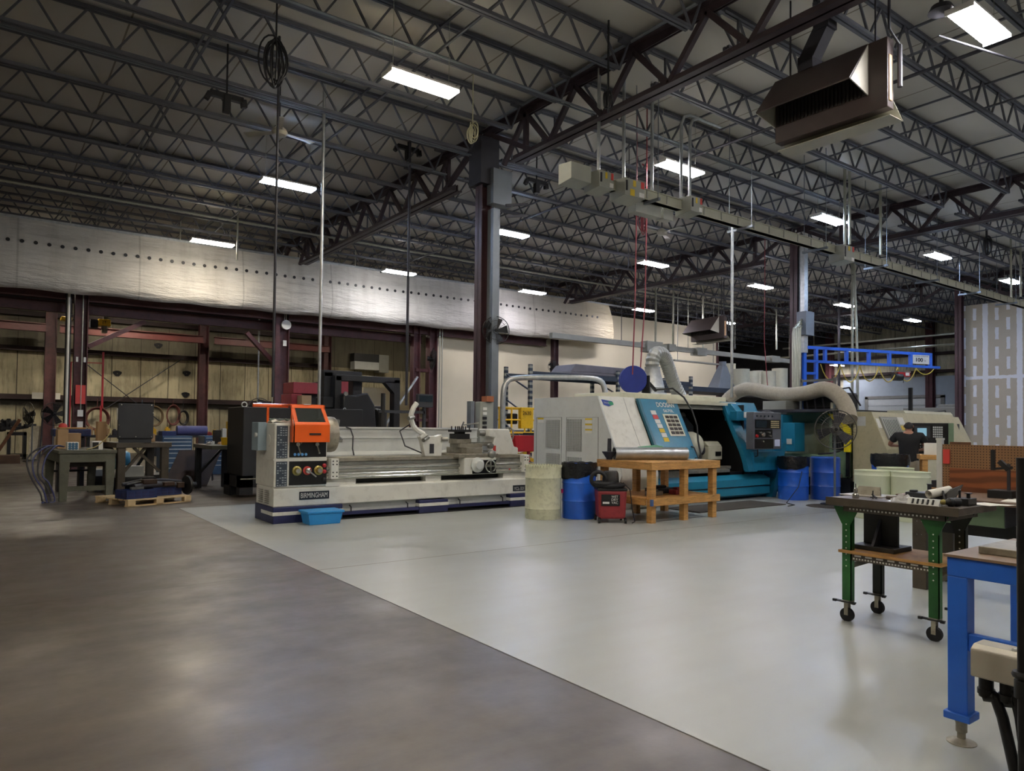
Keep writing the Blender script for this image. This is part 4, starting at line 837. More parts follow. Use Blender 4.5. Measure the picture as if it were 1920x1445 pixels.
# front pieces following the curved profile
def curved(x0, x1, nm, mt, z0=.6, z1=2.02, off=0.0, th=.04, par=None, label=None):
    ps = [(y-off, z) for y, z in FP if z0-.001 <= z <= z1+.001]
    if not ps or ps[0][1] < z1: ps = [(prof_y(z1)-off, z1)]+ps
    if ps[-1][1] > z0: ps = ps+[(prof_y(z0)-off, z0)]
    poly = ps+[(y+th, z) for y, z in ps[::-1]]
    return MB().prism(poly, x0, x1, 'X').build(nm, mt, par or t, smooth=True, label=label)
dr = curved(DX[1]+.02, DX[2], 'sliding_door', 'teal', .72, 2.0, .07, .05, label='teal sliding door with lettering and a barred window')
curved(DX[1]-.3, DX[1]-.292, 'seam_line', 'mid_grey', .6, 2.0, .003, .01)
curved(DX[1]+.0, DX[1]+.06, 'door_edge', M('teal_dark', '125a70', .4), .72, 2.0, .085, .06, dr)
wx0, wx1 = 10.5, 10.93; wz0, wz1 = 1.3, 1.72
win = curved(wx0, wx1, 'window_frame', 'cream', wz0, wz1, .078, .02, dr)
mb = MB()
for i in range(3):
    for j in range(5):
        za = wz0+.035+j*.075; xa = wx0+.05+i*.12
        mb.hexa([(xa, prof_y(za)-.084, za), (xa+.1, prof_y(za)-.084, za), (xa+.1, prof_y(za)-.06, za), (xa, prof_y(za)-.06, za), (xa, prof_y(za+.055)-.084, za+.055), (xa+.1, prof_y(za+.055)-.084, za+.055), (xa+.1, prof_y(za+.055)-.06, za+.055), (xa, prof_y(za+.055)-.06, za+.055)])
mb.build('window_pane', M('pane_brown', '3c3530', .2), win)
dpn = Vector((0, FP[1][0]-FP[0][0], FP[1][1]-FP[0][1])).normalized()*-1
text('DOOSAN', 'label_white', dr, (10.42, prof_y(1.86)-.078, 1.85), (1, 0, 0), dpn, .1, width=.5, bold=.018)
text('S670L', 'label_white', dr, (10.56, prof_y(1.76)-.078, 1.75), (1, 0, 0), dpn, .065, width=.3, bold=.018)
stv = MB()
for k, mt_ in enumerate(('label_white', 'label_red', 'label_white', 'label_white', 'label_yellow', 'label_white', 'label_yellow')):
    zt_ = 1.78-.085*k
    curved(10.2+.012*k, 10.34+.012*k, 'safety_label', mt_, zt_-.075, zt_, .075, .004, dr)
MB().tube([(10.98, prof_y(1.1)-.07, 1.1), (10.98, prof_y(1.1)-.14, 1.08), (10.98, prof_y(.88)-.14, .9), (10.98, prof_y(.88)-.07, .88)], .013, 8).build('door_handle', 'steel_dark', dr, smooth=True)
lg = MB().add([(9.06, prof_y(1.96)-.005, 1.96), (9.32, prof_y(1.93)-.005, 1.93), (9.34, prof_y(1.87)-.005, 1.87), (9.2, prof_y(1.83)-.005, 1.83), (9.08, prof_y(1.86)-.005, 1.86)], [(0, 1, 2, 3, 4)])
lg.build('badge', M('badge_blue', '1c3c9a', .4), t, label='blue and green maker badge'); text('DOOSAN', 'label_white', t, (9.1, prof_y(1.89)-.009, 1.885), (1, 0, -.1), dpn, .035, width=.2)
MB().add([(9.22, prof_y(1.925)-.008, 1.925), (9.33, prof_y(1.92)-.008, 1.92), (9.34, prof_y(1.87)-.008, 1.87), (9.24, prof_y(1.85)-.008, 1.85)], [(0, 1, 2, 3)]).build('badge_green', M('badge_g', '2a9a6a', .4), t)
# cabin: dark interior
P_(MB().box((DX[2], 10.9, .5), (DX[3]+.3, 10.95, 1.95)).box((DX[2]-.02, 9.5, .5), (DX[2], 10.9, 1.95)).box((DX[3]+.25, 9.2, .5), (DX[3]+.3, 10.9, 1.95)).box((DX[2], 9.2, .5), (DX[3]+.3, 10.9, .56)), 'cabin_liner', 'black', label='dark cabin interior')
P_(MB().box((DX[1], 9.6, 1.96), (DX[4]-.2, 11.4, 2.02)), 'roof', 'cream'); P_(MB().box((DX[1], 11.3, 0), (DX[4]-.2, 11.4, 2.0)), 'back_cover', 'light_grey')
P_(MB().box((DX[2]-.3, 9.42, 1.93), (12.9, 9.56, 2.0)), 'door_rail', 'cream'); P_(MB().box((DX[2], 9.5, 1.84), (12.6, 9.6, 1.92)), 'inner_rail', 'mid_grey')
P_(MB().lathe((DX[2]+.5, 9.75, 1.1), [(0, 0), (.2, 0), (.26, .04), (.28, .1), (.28, .3), (.25, .4), (.1, .42), (0, .42)], 30, 'X'), 'work_cylinder', 'cream', smooth=True, label='white round housing in the door gap')
P_(MB().prism([(DX[2]+.7, 1.3), (DX[2]+1.2, 1.3), (DX[2]+1.2, 1.5), (DX[2]+.95, 1.7), (DX[2]+.65, 1.7)], 10.0, 10.4, 'Y'), 'turret', 'charcoal', bevel=.03)
q = P_(MB().box((12.1, 9.5, .8), (12.55, 9.9, 1.08)).prism([(9.5, 1.08), (9.9, 1.08), (9.8, 1.18), (9.6, 1.18)], 12.1, 12.55, 'X'), 'tailstock', 'cream', bevel=.02); MB().box((12.32, 9.49, .88), (12.5, 9.5, .97)).build('slot', 'black', q)
MB().lathe((11.97, 9.7, 1.0), [(0, 0), (.05, 0), (.1, .06), (.12, .15)], 16, 'X').build('centre', 'steel_dark', q, smooth=True)
P_(MB().box((DX[2]+.1, 9.3, .62), (DX[3], 9.42, .68)), 'way_cover', 'steel_dirty')
P_(MB().torus((12.35, 10.4, 1.7), .08, .02, 'Y').lathe((12.35, 10.38, 1.7), [(0, 0), (.07, 0)], 16, 'Y', False), 'cabin_lamp', 'steel', smooth=True)
# teal right cover, wrapped forward
rc = curved(DX[3], DX[4], 'right_cover', 'teal', .6, 2.02, .0, .06, label='teal right front cover')
curved(DX[3]-.05, DX[3]+.25, 'cover_edge', 'teal', .58, 2.0, .09, .08, rc)
P_(MB().prism([(9.02, .6), (9.02, .98), (8.86, .98), (8.84, .6)], DX[3]+.15, DX[4], 'X'), 'lower_lip', 'teal')
P_(MB().prism([(11.4, .0), (11.4, 2.02), (9.55, 2.02), (9.0, .9), (9.0, .6), (9.3, .5), (9.3, 0)], DX[4]-.03, DX[4], 'X'), 'right_end_panel', 'teal')
P_(MB().prism([(9.5, 1.98), (9.35, 1.98), (9.12, 1.72), (9.12, 1.62), (9.5, 1.62)], 12.62, 12.98, 'X'), 'control_arm_housing', 'teal', bevel=.01)
P_(MB().box((12.5, 9.1, 1.62), (13.55, 9.28, 1.82)), 'arm_beam', 'teal', bevel=.01)
P_(MB().box((12.72, 9.085, 1.68), (13.2, 9.098, 1.8)), 'arm_label', 'label_white')
MB().tube([(DX[3]+.2, 8.9, 1.12), (DX[3]+.2, 8.8, 1.1), (DX[3]+.2, 8.8, .9), (DX[3]+.2, 8.88, .88)], .013, 8).build('door_handle', 'black', rc, smooth=True)
P_(MB().prism([(9.0, .42), (9.0, .1), (9.3, 0), (9.6, 0), (9.6, .5), (9.2, .5)], 10.0, 13.5, 'X'), 'base_skirt', 'teal_light', bevel=.01); P_(MB().box((10.0, 8.985, .26), (13.5, 9.02, .275)), 'skirt_gap', 'black')
P_(MB().box((9.96, 9.2, .48), (12.4, 9.5, .62)), 'chip_trough', 'steel_dirty')
P_(MB().box((9.35, 8.94, .28), (9.96, 9.0, .58)).box((9.35, 8.94, .02), (9.96, 9.0, .26)), 'front_drawer', 'cream', bevel=.008)
P_(MB().prism([(DX[4]+.25, 1.15), (DX[4]+.4, 1.15), (DX[4]+.0, .0), (DX[4]-.15, 0)], 9.0, 9.5, 'Y'), 'chute_brace', 'teal')
# pendant control
pc = thing('control_pendant', 'black and grey operator control panel hanging at the right front of the turning centre', 'control panel', (12.8, 8.62, 1.05))
px0, px1, pz0, pz1 = 12.35, 13.29, 1.04, 1.79
MB().box((px0, 8.6, pz0), (px1, 8.78, pz1)).build('case', M('pendant_grey', '5b5e66', .45), pc, bevel=.012)
MB().box((px0+.04, 8.592, 1.46), (px1-.04, 8.6, 1.64)).box((px0+.04, 8.592, 1.28), (px0+.62, 8.6, 1.44)).box((px0+.03, 8.592, 1.06), (px0+.66, 8.6, 1.25)).build('panel_face', 'black_gloss', pc)
sc_ = MB().box((px0+.06, 8.588, 1.48), (px0+.42, 8.592, 1.62)).build('screen', 'screen', pc)
mb = MB()
for i in range(6):
    for j in range(4): mb.box((px0+.56+.05*i, 8.585, 1.475+.04*j), (px0+.595+.05*i, 8.592, 1.5+.04*j))
mb.build('keypad', M('keys', 'b4a886', .5), pc)
for i in range(5): MB().lathe((px0+.1+.13*i, 8.6, 1.71), [(0, -.01), (.018, -.01), (.018, 0)], 10, 'Y').build('indicator', 'screen', pc)
for x, z, rr, mt_ in ((.08, 1.31, .035, 'red'), (.3, 1.34, .05, 'steel_bright'), (.5, 1.38, .025, 'steel_bright'), (.54, 1.31, .025, 'steel_bright'), (.2, 1.38, .022, 'steel_bright'), (.28, 1.2, .02, 'steel_bright')):
    MB().lathe((px0+x, 8.592, z), [(0, -.03), (rr*.8, -.03), (rr, 0)], 16, 'Y').build('knob', mt_, pc, smooth=True)
MB().box((px0+.7, 8.585, 1.1), (px0+.87, 8.598, 1.24)).build('note', M('note_blue', 'ccd4f0', .6), pc)
MB().tube([(px1-.1, 8.72, 1.75), (px1-.1, 8.85, 1.8), (px1-.1, 9.1, 1.75)], .05, 10).tube([(px1-.02, 8.76, 1.3), (px1+.15, 8.9, 1.35), (px1+.25, 9.1, 1.5), (px1+.3, 9.2, 1.7)], .02).build('arm', 'steel_dark', pc, smooth=True)
# roof fittings of the turning centre
P_(MB().box((9.9, 9.9, 2.02), (13.2, 11.2, 2.14)), 'roof_deck', 'cream', bevel=.01)
tag(MB().lathe((11.6, 10.6, 2.14), [(.32, 0), (.31, .05), (.25, .07), (.24, .16), (.26, .17), (.16, .56), (.17, .62), (.15, .62)], 28, cap=True).build('duct_cone', 'galv', smooth=True), 'shiny galvanised duct cone on the turning centre roof', 'duct')
def hose(pts, r, mat, label, nm='duct_hose', cat='hose', rib=True, n=14):
    """corrugated hose along a smooth curve"""
    P = [Vector(p) for p in pts]; out = []
    for i in range(len(P)-1):
        p0 = P[max(i-1, 0)]; p1 = P[i]; p2 = P[i+1]; p3 = P[min(i+2, len(P)-1)]; st = max(4, int((p2-p1).length/(.035 if rib else .12)))
        for k in range(st):
            f = k/st; out.append(.5*((2*p1)+(p2-p0)*f+(2*p0-5*p1+4*p2-p3)*f*f+(3*p1-p0-3*p2+p3)*f**3))
    out.append(P[-1]); rl = [r*(1 if k % 2 else .9) if rib else r for k in range(len(out))]
    return tag(MB().tube(out, r, n, True, rl).build(nm, mat, smooth=not rib), label, cat)
hose([(11.6, 10.6, 2.7), (11.6, 10.6, 2.9), (11.72, 10.6, 3.06), (11.98, 10.65, 3.05), (12.25, 10.75, 2.85), (12.55, 10.85, 2.5), (12.85, 10.9, 2.18)], .155, M('alu_hose', '9c9d98', .4, .5, var=.1), 'ribbed grey duct hose arching down from the galvanised cone')
hose([*[tuple(on(px_, py_, Y=yy_)) for px_, py_, yy_ in ((1362, 752, 11.7), (1372, 742, 11.6), (1387, 733, 11.4), (1408, 729, 10.9), (1440, 736, 10.3), (1480, 740, 9.6), (1515, 736, 9.0), (1546, 729, 8.6), (1570, 740, 8.3), (1586, 762, 8.1), (1592, 786, 7.95))]], .17, 'hose_beige', 'fat beige duct hose lying over the machines toward the jib crane', rib=False, n=16)
# cover cloth box and hose reel
p = on(1178, 712, Y=10.2)
hr = thing('hose_reel', 'blue hose reel standing on the roof of the turning centre', 'hose reel', (10.62, 10.2, 2.14))
MB().lathe((10.5, 10.2, 2.42), [(.0, 0), (.27, 0), (.28, .02), (.26, .03), (.1, .05), (.1, .14), (.26, .16), (.28, .17), (.27, .19), (0, .19)], 32, 'X').xf(Matrix.Translation((10.59, 10.2, 0)) @ Matrix.Rotation(.9, 4, 'Z') @ Matrix.Translation((-10.59, -10.2, 0))).build('drum', M('reel_blue', '1b2f86', .4), hr, smooth=True)
MB().prism([(-.1, 2.14), (.1, 2.14), (.08, 2.5), (-.08, 2.5)], 10.62, 10.66, 'X').xf(Matrix.Translation((.12, 10.0, 0))).bar((10.75, 10.0, 2.42), (11.0, 9.95, 2.2), .05).build('stand', 'black', hr)
tag(MB().tube([(10.95, 9.9, 2.22), (11.1, 9.6, 2.24), (11.2, 9.4, 2.06), (11.2, 9.2, 1.8), (11.17, 9.05, 1.5), (11.12, 8.98, 1.2), (11.1, 8.9, .95), (11.05, 8.86, .8)], .018, 8).build('black_hose', 'hose_dark', smooth=True), 'black hose looping from the reel down over the teal door', 'hose')
# ------------------------------------------------------------------ barrels
def drum(name, label, x, y, r, h, mat, bag=False, lid=None, grp=None, ribs=(.33, .66), cat='drum', rough_top=False):
    t = thing(name, label, cat, (x, y, 0), 0, grp)
    pr = [(0, 0), (r*.97, 0), (r, .02)]
    for f in ribs: pr += [(r, h*f-.02), (r*1.03, h*f), (r, h*f+.02)]
    pr += [(r, h-.01), (r*1.02, h), (r*.98, h), (r*.96, h-.03), (0, h-.03)] if not rough_top else [(r, h), (r*.97, h), (r*.96, h-.3), (0, h-.3)]
    MB().lathe((x, y, 0), pr, 36).build('body', mat, t, smooth=True)
    if bag:
        rnd = random.Random(int(x*10)); g = []
        for i in range(41):
            a = i*2*PI/40; row = []
            dz = .2+.035*math.sin(a*2+x)+.012*math.sin(a*5)
            for (rr, zz) in ((.9, h-.1), (1.0, h+.02), (1.05, h+.025), (1.06, h-.04), (1.07, h-.1), (1.05, h-dz)):
                q = r*rr+.006*math.sin(a*17+zz*30); row.append((x+q*math.cos(a), y+q*math.sin(a), zz+.006*math.sin(a*11)))
            g.append(row)
        MB().sheet(g).build('bin_bag', 'bag', t, smooth=True, label='black bag folded over the rim')
    if lid:
        MB().lathe((x, y, h), [(0, .03), (r*.9, .03), (r*1.0, .01), (r*1.0, -.02)], 30).build('lid', lid, t, smooth=True)
    return t
bw = drum('fibre_drum', 'tall grubby white open drum with a pink sticker beside the engine lathe', 7.2, 8.87, .285, .83, 'barrel_white', ribs=(.2, .78), rough_top=True)
MB().box((7.45, 8.70, .4), (7.47, 8.74, .46)).xf(Matrix.Identity(4)).build('sticker', 'pink', bw, label='small pink sticker')
MB().add([(7.2+.288*math.cos(a), 8.87+.288*math.sin(a), z) for a, z in ((-.72, .38), (-.53, .38), (-.53, .44), (-.72, .44))], [(0, 1, 2, 3)]).build('sticker', 'pink', bw, label='pink sticker')
mb = MB()
for k in range(40):
    a = k*2*PI/40; mb.bar((7.2+.28*math.cos(a), 8.87+.28*math.sin(a), .81), (7.2+.28*math.cos(a), 8.87+.28*math.sin(a), .845), .022)
mb.build('rim_tabs', 'barrel_white', bw)
drum('plastic_drum', 'blue drum with a black bin bag between the white drum and the red vacuum', 7.72, 8.6, .27, .86, 'drum_blue', bag=True, grp='blue waste drums')
drum('plastic_drum', 'blue drum with a black bin bag beside the control panel of the turning centre', 13.6, 8.52, .3, .86, 'drum_blue', bag=True, grp='blue waste drums')
drum('plastic_drum', 'darker blue closed drum right of the bagged drum by the standing fan', 14.2, 8.16, .29, .86, M('drum_blue2', '1a4fae', .35, coat=.3), lid='drum_blue2')
drum('plastic_drum', 'blue bin with a black bag behind the pale fibre drums, beside the standing man', 13.2, 6.35, .3, 1.0, 'drum_blue', bag=True, grp='blue waste drums')
for k, (x, y, lb) in enumerate(((11.9, 6.0, 'left of the three pale green-white fibre drums behind the green bench'), (12.05, 5.48, 'right of the three pale green-white fibre drums behind the green bench'), (12.55, 5.95, 'rearmost of the three pale green-white fibre drums behind the green bench'))):
    drum('fibre_drum', lb, x, y, .285, .79 if k < 2 else .82, 'foam', ribs=(.9,), grp=None)
# ------------------------------------------------------------------ shop vacuum
vx, vy = 7.8, 7.97
t = thing('shop_vacuum', 'red wet and dry vacuum on castors with a coiled black hose on top', 'vacuum', (vx, vy, 0), -.62)
W = lambda mb, n, m, par=None, **k: mb.build(n, m, par or t, world=False, **k)
def rbox(mb, hw, hd, z0, z1, tp=1.0): return mb.hexa([(-hw, -hd, z0), (hw, -hd, z0), (hw, hd, z0), (-hw, hd, z0), (-hw*tp, -hd*tp, z1), (hw*tp, -hd*tp, z1), (hw*tp, hd*tp, z1), (-hw*tp, hd*tp, z1)])
W(rbox(MB(), .2, .2, .07, .5, 1.1), 'tank', 'red_dark', bevel=.03); W(rbox(MB(), .225, .225, .49, .53), 'rim', 'black', bevel=.01)
W(MB().lathe((0, 0, .53), [(.2, 0), (.19, .05), (.13, .08), (.12, .22), (.1, .25), (0, .25)], 24), 'motor_head', 'black', smooth=True)
W(MB().torus((-.12, -.1, .6), .14, .032, 'Z', 24, 8).torus((-.03, -.02, .57), .22, .032, 'Z', 26, 8, 4.6, 2.2).torus((-.2, -.1, .66), .11, .03, 'Y', 20, 8), 'hose', 'rubber', smooth=True)
lbp = W(MB().box((-.17, -.225, .27), (.11, -.214, .44)), 'label_panel', 'black', label='black label with white print')
for i, s in enumerate(('WET', 'DRY', 'VAC')):
    me = text(s, 'label_white', None, (-.02, -.228, .39-.045*i), (1, 0, 0), (0, 0, 1), .036, width=.1); me.parent = lbp
W(MB().box((-.15, -.23, .3), (-.05, -.226, .33)), 'label_script', 'label_white')
for sx_ in (-1, 1):
    for sy_ in (-1, 1):
        c_ = W(MB().lathe((sx_*.2, sy_*.2, .035), [(0, -.015), (.035, -.015), (.035, .015), (0, .015)], 14, 'X').bar((sx_*.2, sy_*.2, .04), (sx_*.19, sy_*.19, .09), .03), 'castor', 'black')
W(MB().tube([(.2, .05, .6), (.3, 0, .5), (.33, -.05, .2), (.36, -.1, .02), (.3, -.2, .012)], .008, 6), 'power_cord', 'black', smooth=True)
# ------------------------------------------------------------------ wooden bench
BX0, BX1, BY0, BY1, BZ = 8.12, 9.75, 7.42, 8.62, .93
t = thing('wooden_bench', 'rough timber workbench with a lower shelf in front of the turning centre', 'workbench', ((BX0+BX1)/2, (BY0+BY1)/2, 0))
P_(MB().box((BX0, BY0, BZ-.03), (BX1, BY1, BZ)), 'top_board', 'wood', bevel=.004)
for a, b2 in (((BX0, BY0, .81), (BX1, BY0+.04, .9)), ((BX0, BY1-.04, .81), (BX1, BY1, .9)), ((BX0, BY0+.04, .81), (BX0+.04, BY1-.04, .9)), ((BX1-.04, BY0+.04, .81), (BX1, BY1-.04, .9))): P_(MB().box(a, b2), 'apron_rail', 'wood', bevel=.003)
for x in (BX0+.04, (BX0+BX1)/2-.03, BX1-.14):
    for y in (BY0+.04, BY1-.14):
        P_(MB().box((x, y, 0), (x+.1, y+.1, .9)), 'leg', 'wood', bevel=.004)
P_(MB().box((BX0+.02, BY0+.1, .36), (BX1-.02, BY1-.04, .38)), 'shelf', 'wood')
for a, b2 in (((BX0, BY0, .27), (BX1, BY0+.038, .38)), ((BX0, BY0+.14, .27), (BX0+.038, BY1, .38)), ((BX0+.04, BY1-.038, .27), (BX1, BY1, .38))): P_(MB().box(a, b2), 'shelf_rail', 'wood', bevel=.003)
P_(MB().box((BX0-.004, BY0-.004, .27), (BX0+.04, BY0+.03, .37)), 'tape', M('tape_blue', '3c5a8c', .6))
tag(MB().lathe((0, 0, 0), [(.1, 0), (.1, 1.25), (.094, 1.25), (.094, 0)], 28, 'X', False).xf(Matrix.Translation((8.15, 8.25, BZ+.105)) @ Matrix.Rotation(-.42, 4, 'Z')).build('steel_pipe', 'galv', smooth=True), 'wide bright steel tube lying across the timber bench', 'pipe')
tag(MB().lathe((8.17, 8.38, BZ), [(.05, 0), (.05, .02), (.12, .12), (.12, .13), (.035, .13), (.03, .34), (.0, .34)], 20).build('tool_holder', 'steel_dark', smooth=True), 'dark cone tool with a steel shank standing at the left end of the timber bench', 'tool')
tag(MB().hexa([(8.9, 8.3, BZ), (9.25, 8.2, BZ), (9.3, 8.4, BZ), (8.95, 8.5, BZ), (8.9, 8.3, BZ+.17), (9.25, 8.2, BZ+.21), (9.3, 8.4, BZ+.23), (8.95, 8.5, BZ+.2)]).build('carton', M('carton_green', '5f9c78', .6), bevel=.004), 'green and white carton behind the steel tube on the timber bench', 'box')
tag(MB().box((9.3, 7.6, BZ), (9.6, 7.8, BZ+.012)).build('paper_sheet', 'paper'), 'white sheets at the right end of the timber bench', 'paper')
for k, (x, y, l, w, h, mt_, lb) in enumerate(((8.45, 7.75, .3, .12, .07, 'steel', 'grey clamp block on the timber bench shelf'), (8.75, 7.95, .5, .2, .09, 'black', 'black tool case on the timber bench shelf'), (9.0, 7.7, .3, .16, .08, 'red_dark', 'dark red power tool on the timber bench shelf'), (9.3, 7.9, .25, .2, .06, 'black', 'flat black tray at the right of the timber bench shelf'))):
    tag(MB().box((x, y, .38), (x+l, y+w, .38+h)).box((x+l*.2, y+w*.2, .38+h), (x+l*.7, y+w*.8, .38+h*1.4)).build(['clamp_block', 'tool_case', 'power_tool', 'parts_tray'][k], mt_, bevel=.01), lb, 'tool')
p = [on(1290, 957, Z=0), on(1352, 960, Z=0), on(1466, 947, Z=0), on(1430, 941, Z=0)]
m, nt, ob, sp, b = start('mat_weave', .9)
c = mixn(nt, noise(nt, ob, 40, 3), '3a3530', '5a544c'); c = mixn(nt, mathn(nt, 'MAXIMUM', seams(nt, sp[0], .04, .012), seams(nt, sp[1], .04, .012)), c, '2a2622'); nt.links.new(c, b.inputs['Base Color'])
tag(MB().box((9.9, 7.95, .004), (12.45, 8.75, .02)).build('floor_mat', m), 'dark rubber mat on the floor in front of the turning centre', 'mat')
tag(MB().lathe((12.9, 7.35, .004), [(0, .012), (.38, .01), (.4, 0)], 30).build('round_mat', m), 'round dark mat under the standing fan', 'mat')
tag(MB().tube([(12.2, 7.75, .012), (12.5, 7.8, .012), (12.7, 8.1, .012), (13.2, 8.15, .3), (13.4, 8.2, .6)], .008, 6).build('extension_cord', 'black', smooth=True), 'thin black cord running from the mat up the bagged blue drum', 'cord')
# ------------------------------------------------------------------ storage rack behind
t = thing('pallet_rack', 'dark blue-grey pallet rack standing behind the turning centre', 'rack', (14, 15.5, 0))
RX = [11.7, 14.95, 18.2, 21.4]; RM = M('rack_blue', '2c3644', .45, var=.15)
UM, nt, ob, sp, b = start('rack_upright', .45); c = mixn(nt, mathn(nt, 'MULTIPLY', seams(nt, sp[2], .15, .07), 1.0), '2c3644', '8f8f84'); nt.links.new(c, b.inputs['Base Color'])
for i, x in enumerate(RX[:3]):
    for y in (15.0, 16.1):
        u = P_(MB().box((x-.05, y-.04, 0), (x+.05, y+.04, 3.1)), 'upright', UM)
    mb = MB()
    for k in range(4): mb.bar((x, 15.0, .3+k*.7), (x, 16.1, .8+k*.7), .035)
    P_(mb, 'end_brace', RM)
for i in range(2):
    for y in (15.0, 16.1):
        for z in (2.78, 1.2): P_(MB().box((RX[i]+.05, y-.03, z), (RX[i+1]-.05, y+.03, z+.14)), 'beam', RM)
text('DIN', M('scribble', '3f5a78', .6), t, (14.1, 14.965, 2.81), (1, 0, 0), (0, 0, 1), .08)
tag(MB().box((13.2, 15.05, 2.92), (16.3, 16.05, 3.0)).prism([(13.2, 3.0), (16.2, 3.0), (15.9, 3.2), (13.4, 3.22)], 15.1, 16.0, 'Y').build('wrapped_bundle', M('wrap_grey', '6e6a70', .6), bevel=.02), 'long grey wrapped bundle on the dark pallet rack', 'bundle')
for k, (px, pt, pb, pw, Y) in enumerate(((1366, 682, 723, 26, 17.5), (1390, 692, 725, 30, 17), (1411, 696, 726, 22, 17.4), (1421, 695, 726, 20, 18), (1441, 696, 727, 26, 17), (1462, 691, 727, 28, 17.4))):
    a = on(px, pt, Y=Y); b2 = on(px, pb, Y=Y); b2.z = on(1330, 726, Y=17.2).z-.05; r = pw/2*(a-Vector((0, 0, EYE))).dot(fw)/FPX
    tag(MB().lathe((a.x, Y, b2.z), [(0, 0), (r, 0), (r, (a.z-b2.z)*.98), (r*1.03, a.z-b2.z), (0, a.z-b2.z)], 24).build('fibre_drum', 'cream', smooth=True), ['leftmost tan-white drum on the high shelf', 'second drum on the high shelf, with a lid', 'third drum on the high shelf, slim', 'fourth drum on the high shelf, set back', 'fifth drum on the high shelf, by the red hose', 'rightmost drum on the high shelf beside the pipes'][k], 'drum')
a = on(1330, 726, Y=17.2); b2 = on(1480, 728, Y=17.2)
tag(MB().box((a.x-2.5, 16.6, a.z-.22), (b2.x+.3, 18.2, a.z-.05)).bar((a.x-2, 17, 0), (a.x-2, 17, a.z-.2), .12).bar((b2.x, 17, 0), (b2.x, 17, a.z-.2), .12).build('high_shelf', RM), 'dark high shelf carrying the pale drums', 'shelf')
q = on(1355, 678, Y=16.8); q2 = on(1355, 716, Y=16.8)
tag(MB().hexa([(q2.x-.5, 16.6, q2.z-.25), (q2.x+.5, 16.6, q2.z-.25), (q2.x+.5, 17.1, q2.z-.25), (q2.x-.5, 17.1, q2.z-.25), (q.x-.12, 16.7, q.z-.15), (q.x+.12, 16.7, q.z-.15), (q.x+.12, 16.9, q.z-.15), (q.x-.12, 16.9, q.z-.15)]).cyl((q.x, 16.8, q.z-.16), (q.x, 16.8, q.z), .13).build('duct_transition', 'grey_duct'), 'grey sheet metal duct hood left of the drums on the high shelf', 'duct')
# ------------------------------------------------------------------ scissor lift
t = thing('scissor_lift', 'yellow scissor lift parked behind the engine lathe', 'lift', (10.2, 13.4, 0))
LY = 13.3; la = on(937, 762, Y=LY); lb_ = on(1003, 762, Y=LY); zt = la.z
x0, x1 = la.x, lb_.x+.3
P_(MB().box((x0, LY, .25), (x1, LY+.8, .55)), 'chassis', 'yellow', bevel=.02); P_(MB().box((x0, LY, .95), (x1, LY+.8, 1.08)), 'platform', 'yellow')
mb = MB()
for z in (1.3, zt-.02, 1.6):
    for y in (LY+.02, LY+.78): mb.tube([(x0, y, z), (x1, y, z)], .02, 8)
    for x in (x0, x1): mb.tube([(x, LY, z), (x, LY+.8, z)], .02, 8)
for x in (x0, x0+.35, x1-.4, x1):
    for y in (LY+.02, LY+.78): mb.tube([(x, y, 1.05), (x, y, zt)], .02, 8)
P_(mb, 'guard_rail', 'yellow', smooth=True)
P_(MB().box((x1-.72, LY-.02, 1.4), (x1-.36, LY+.1, zt)), 'control_cover', 'yellow', bevel=.01); text('2630', 'black', t, (x1-.68, LY-.025, 1.72), (1, 0, 0), (0, 0, 1), .09)
P_(MB().bar((x0+.1, LY+.1, .6), (x1-.1, LY+.1, .95), .07).bar((x0+.1, LY+.1, .95), (x1-.1, LY+.1, .6), .07).bar((x0+.1, LY+.7, .6), (x1-.1, LY+.7, .95), .07), 'scissor_arm', 'yellow')
for x in (x0+.2, x1-.2):
    for y in (LY, LY+.8): P_(MB().lathe((x, y, .19), [(0, -.05), (.19, -.05), (.19, .05), (0, .05)], 20, 'Y'), 'wheel', 'rubber', smooth=True)
P_(MB().box((x0+.4, LY+.1, 1.5), (x0+.6, LY+.3, 1.75)), 'harness', 'black', bevel=.03)
P_(MB().box((x1-.65, LY-.03, .95), (x1-.3, LY-.01, 1.3)), 'battery_cover', 'black')
tag(MB().hexa([(9.3, 12.4, .9), (9.9, 12.4, .9), (9.9, 12.8, .9), (9.3, 12.8, .9), (9.27, 12.4, 1.25), (9.95, 12.4, 1.25), (9.95, 12.8, 1.25), (9.27, 12.8, 1.25)]).bar((9.4, 12.6, 0), (9.4, 12.6, .9), .06).bar((9.8, 12.6, 0), (9.8, 12.6, .9), .06).build('red_bin', 'red', bevel=.01), 'red bin standing behind the lathe tailstock', 'bin')
hose([(9.1, 12.62, 1.2), (9.1, 12.62, 2.1), (9.18, 12.6, 2.4), (9.4, 12.5, 2.5), (10.2, 11.9, 2.53), (10.8, 11.5, 2.5), (10.95, 11.4, 2.3), (10.95, 11.35, 1.9)], .06, 'galv', 'bright bent conduit pipe arching from the column to the turning centre', 'bent_conduit', 'conduit', rib=False)
dc = thing('disconnect_panel', 'grey disconnect switch cabinets mounted on the first column behind the lathe', 'electrical box', (8.7, 12.6, .9))
p, r = pbox(900, 753, 925, 850, 12.62, .2); MB().box(p, r).build('cabinet', 'box_grey', dc, bevel=.01)
for j in range(5): MB().box((p[0]+.06, 12.6, r[2]-.18-.1*j), (p[0]+.16, 12.62, r[2]-.12-.1*j)).build('breaker', 'label_white' if j < 2 else 'black', dc)
MB().box((p[0]+.12, 12.55, r[2]), (p[0]+.3, 12.75, r[2]+.12)).build('orange_box', M('rusty', '9a5a38', .6), dc)
MB().box((p[0]-.25, 12.6, p[2]), (p[0]-.16, 12.75, r[2])).build('side_duct', 'grey_duct', dc)
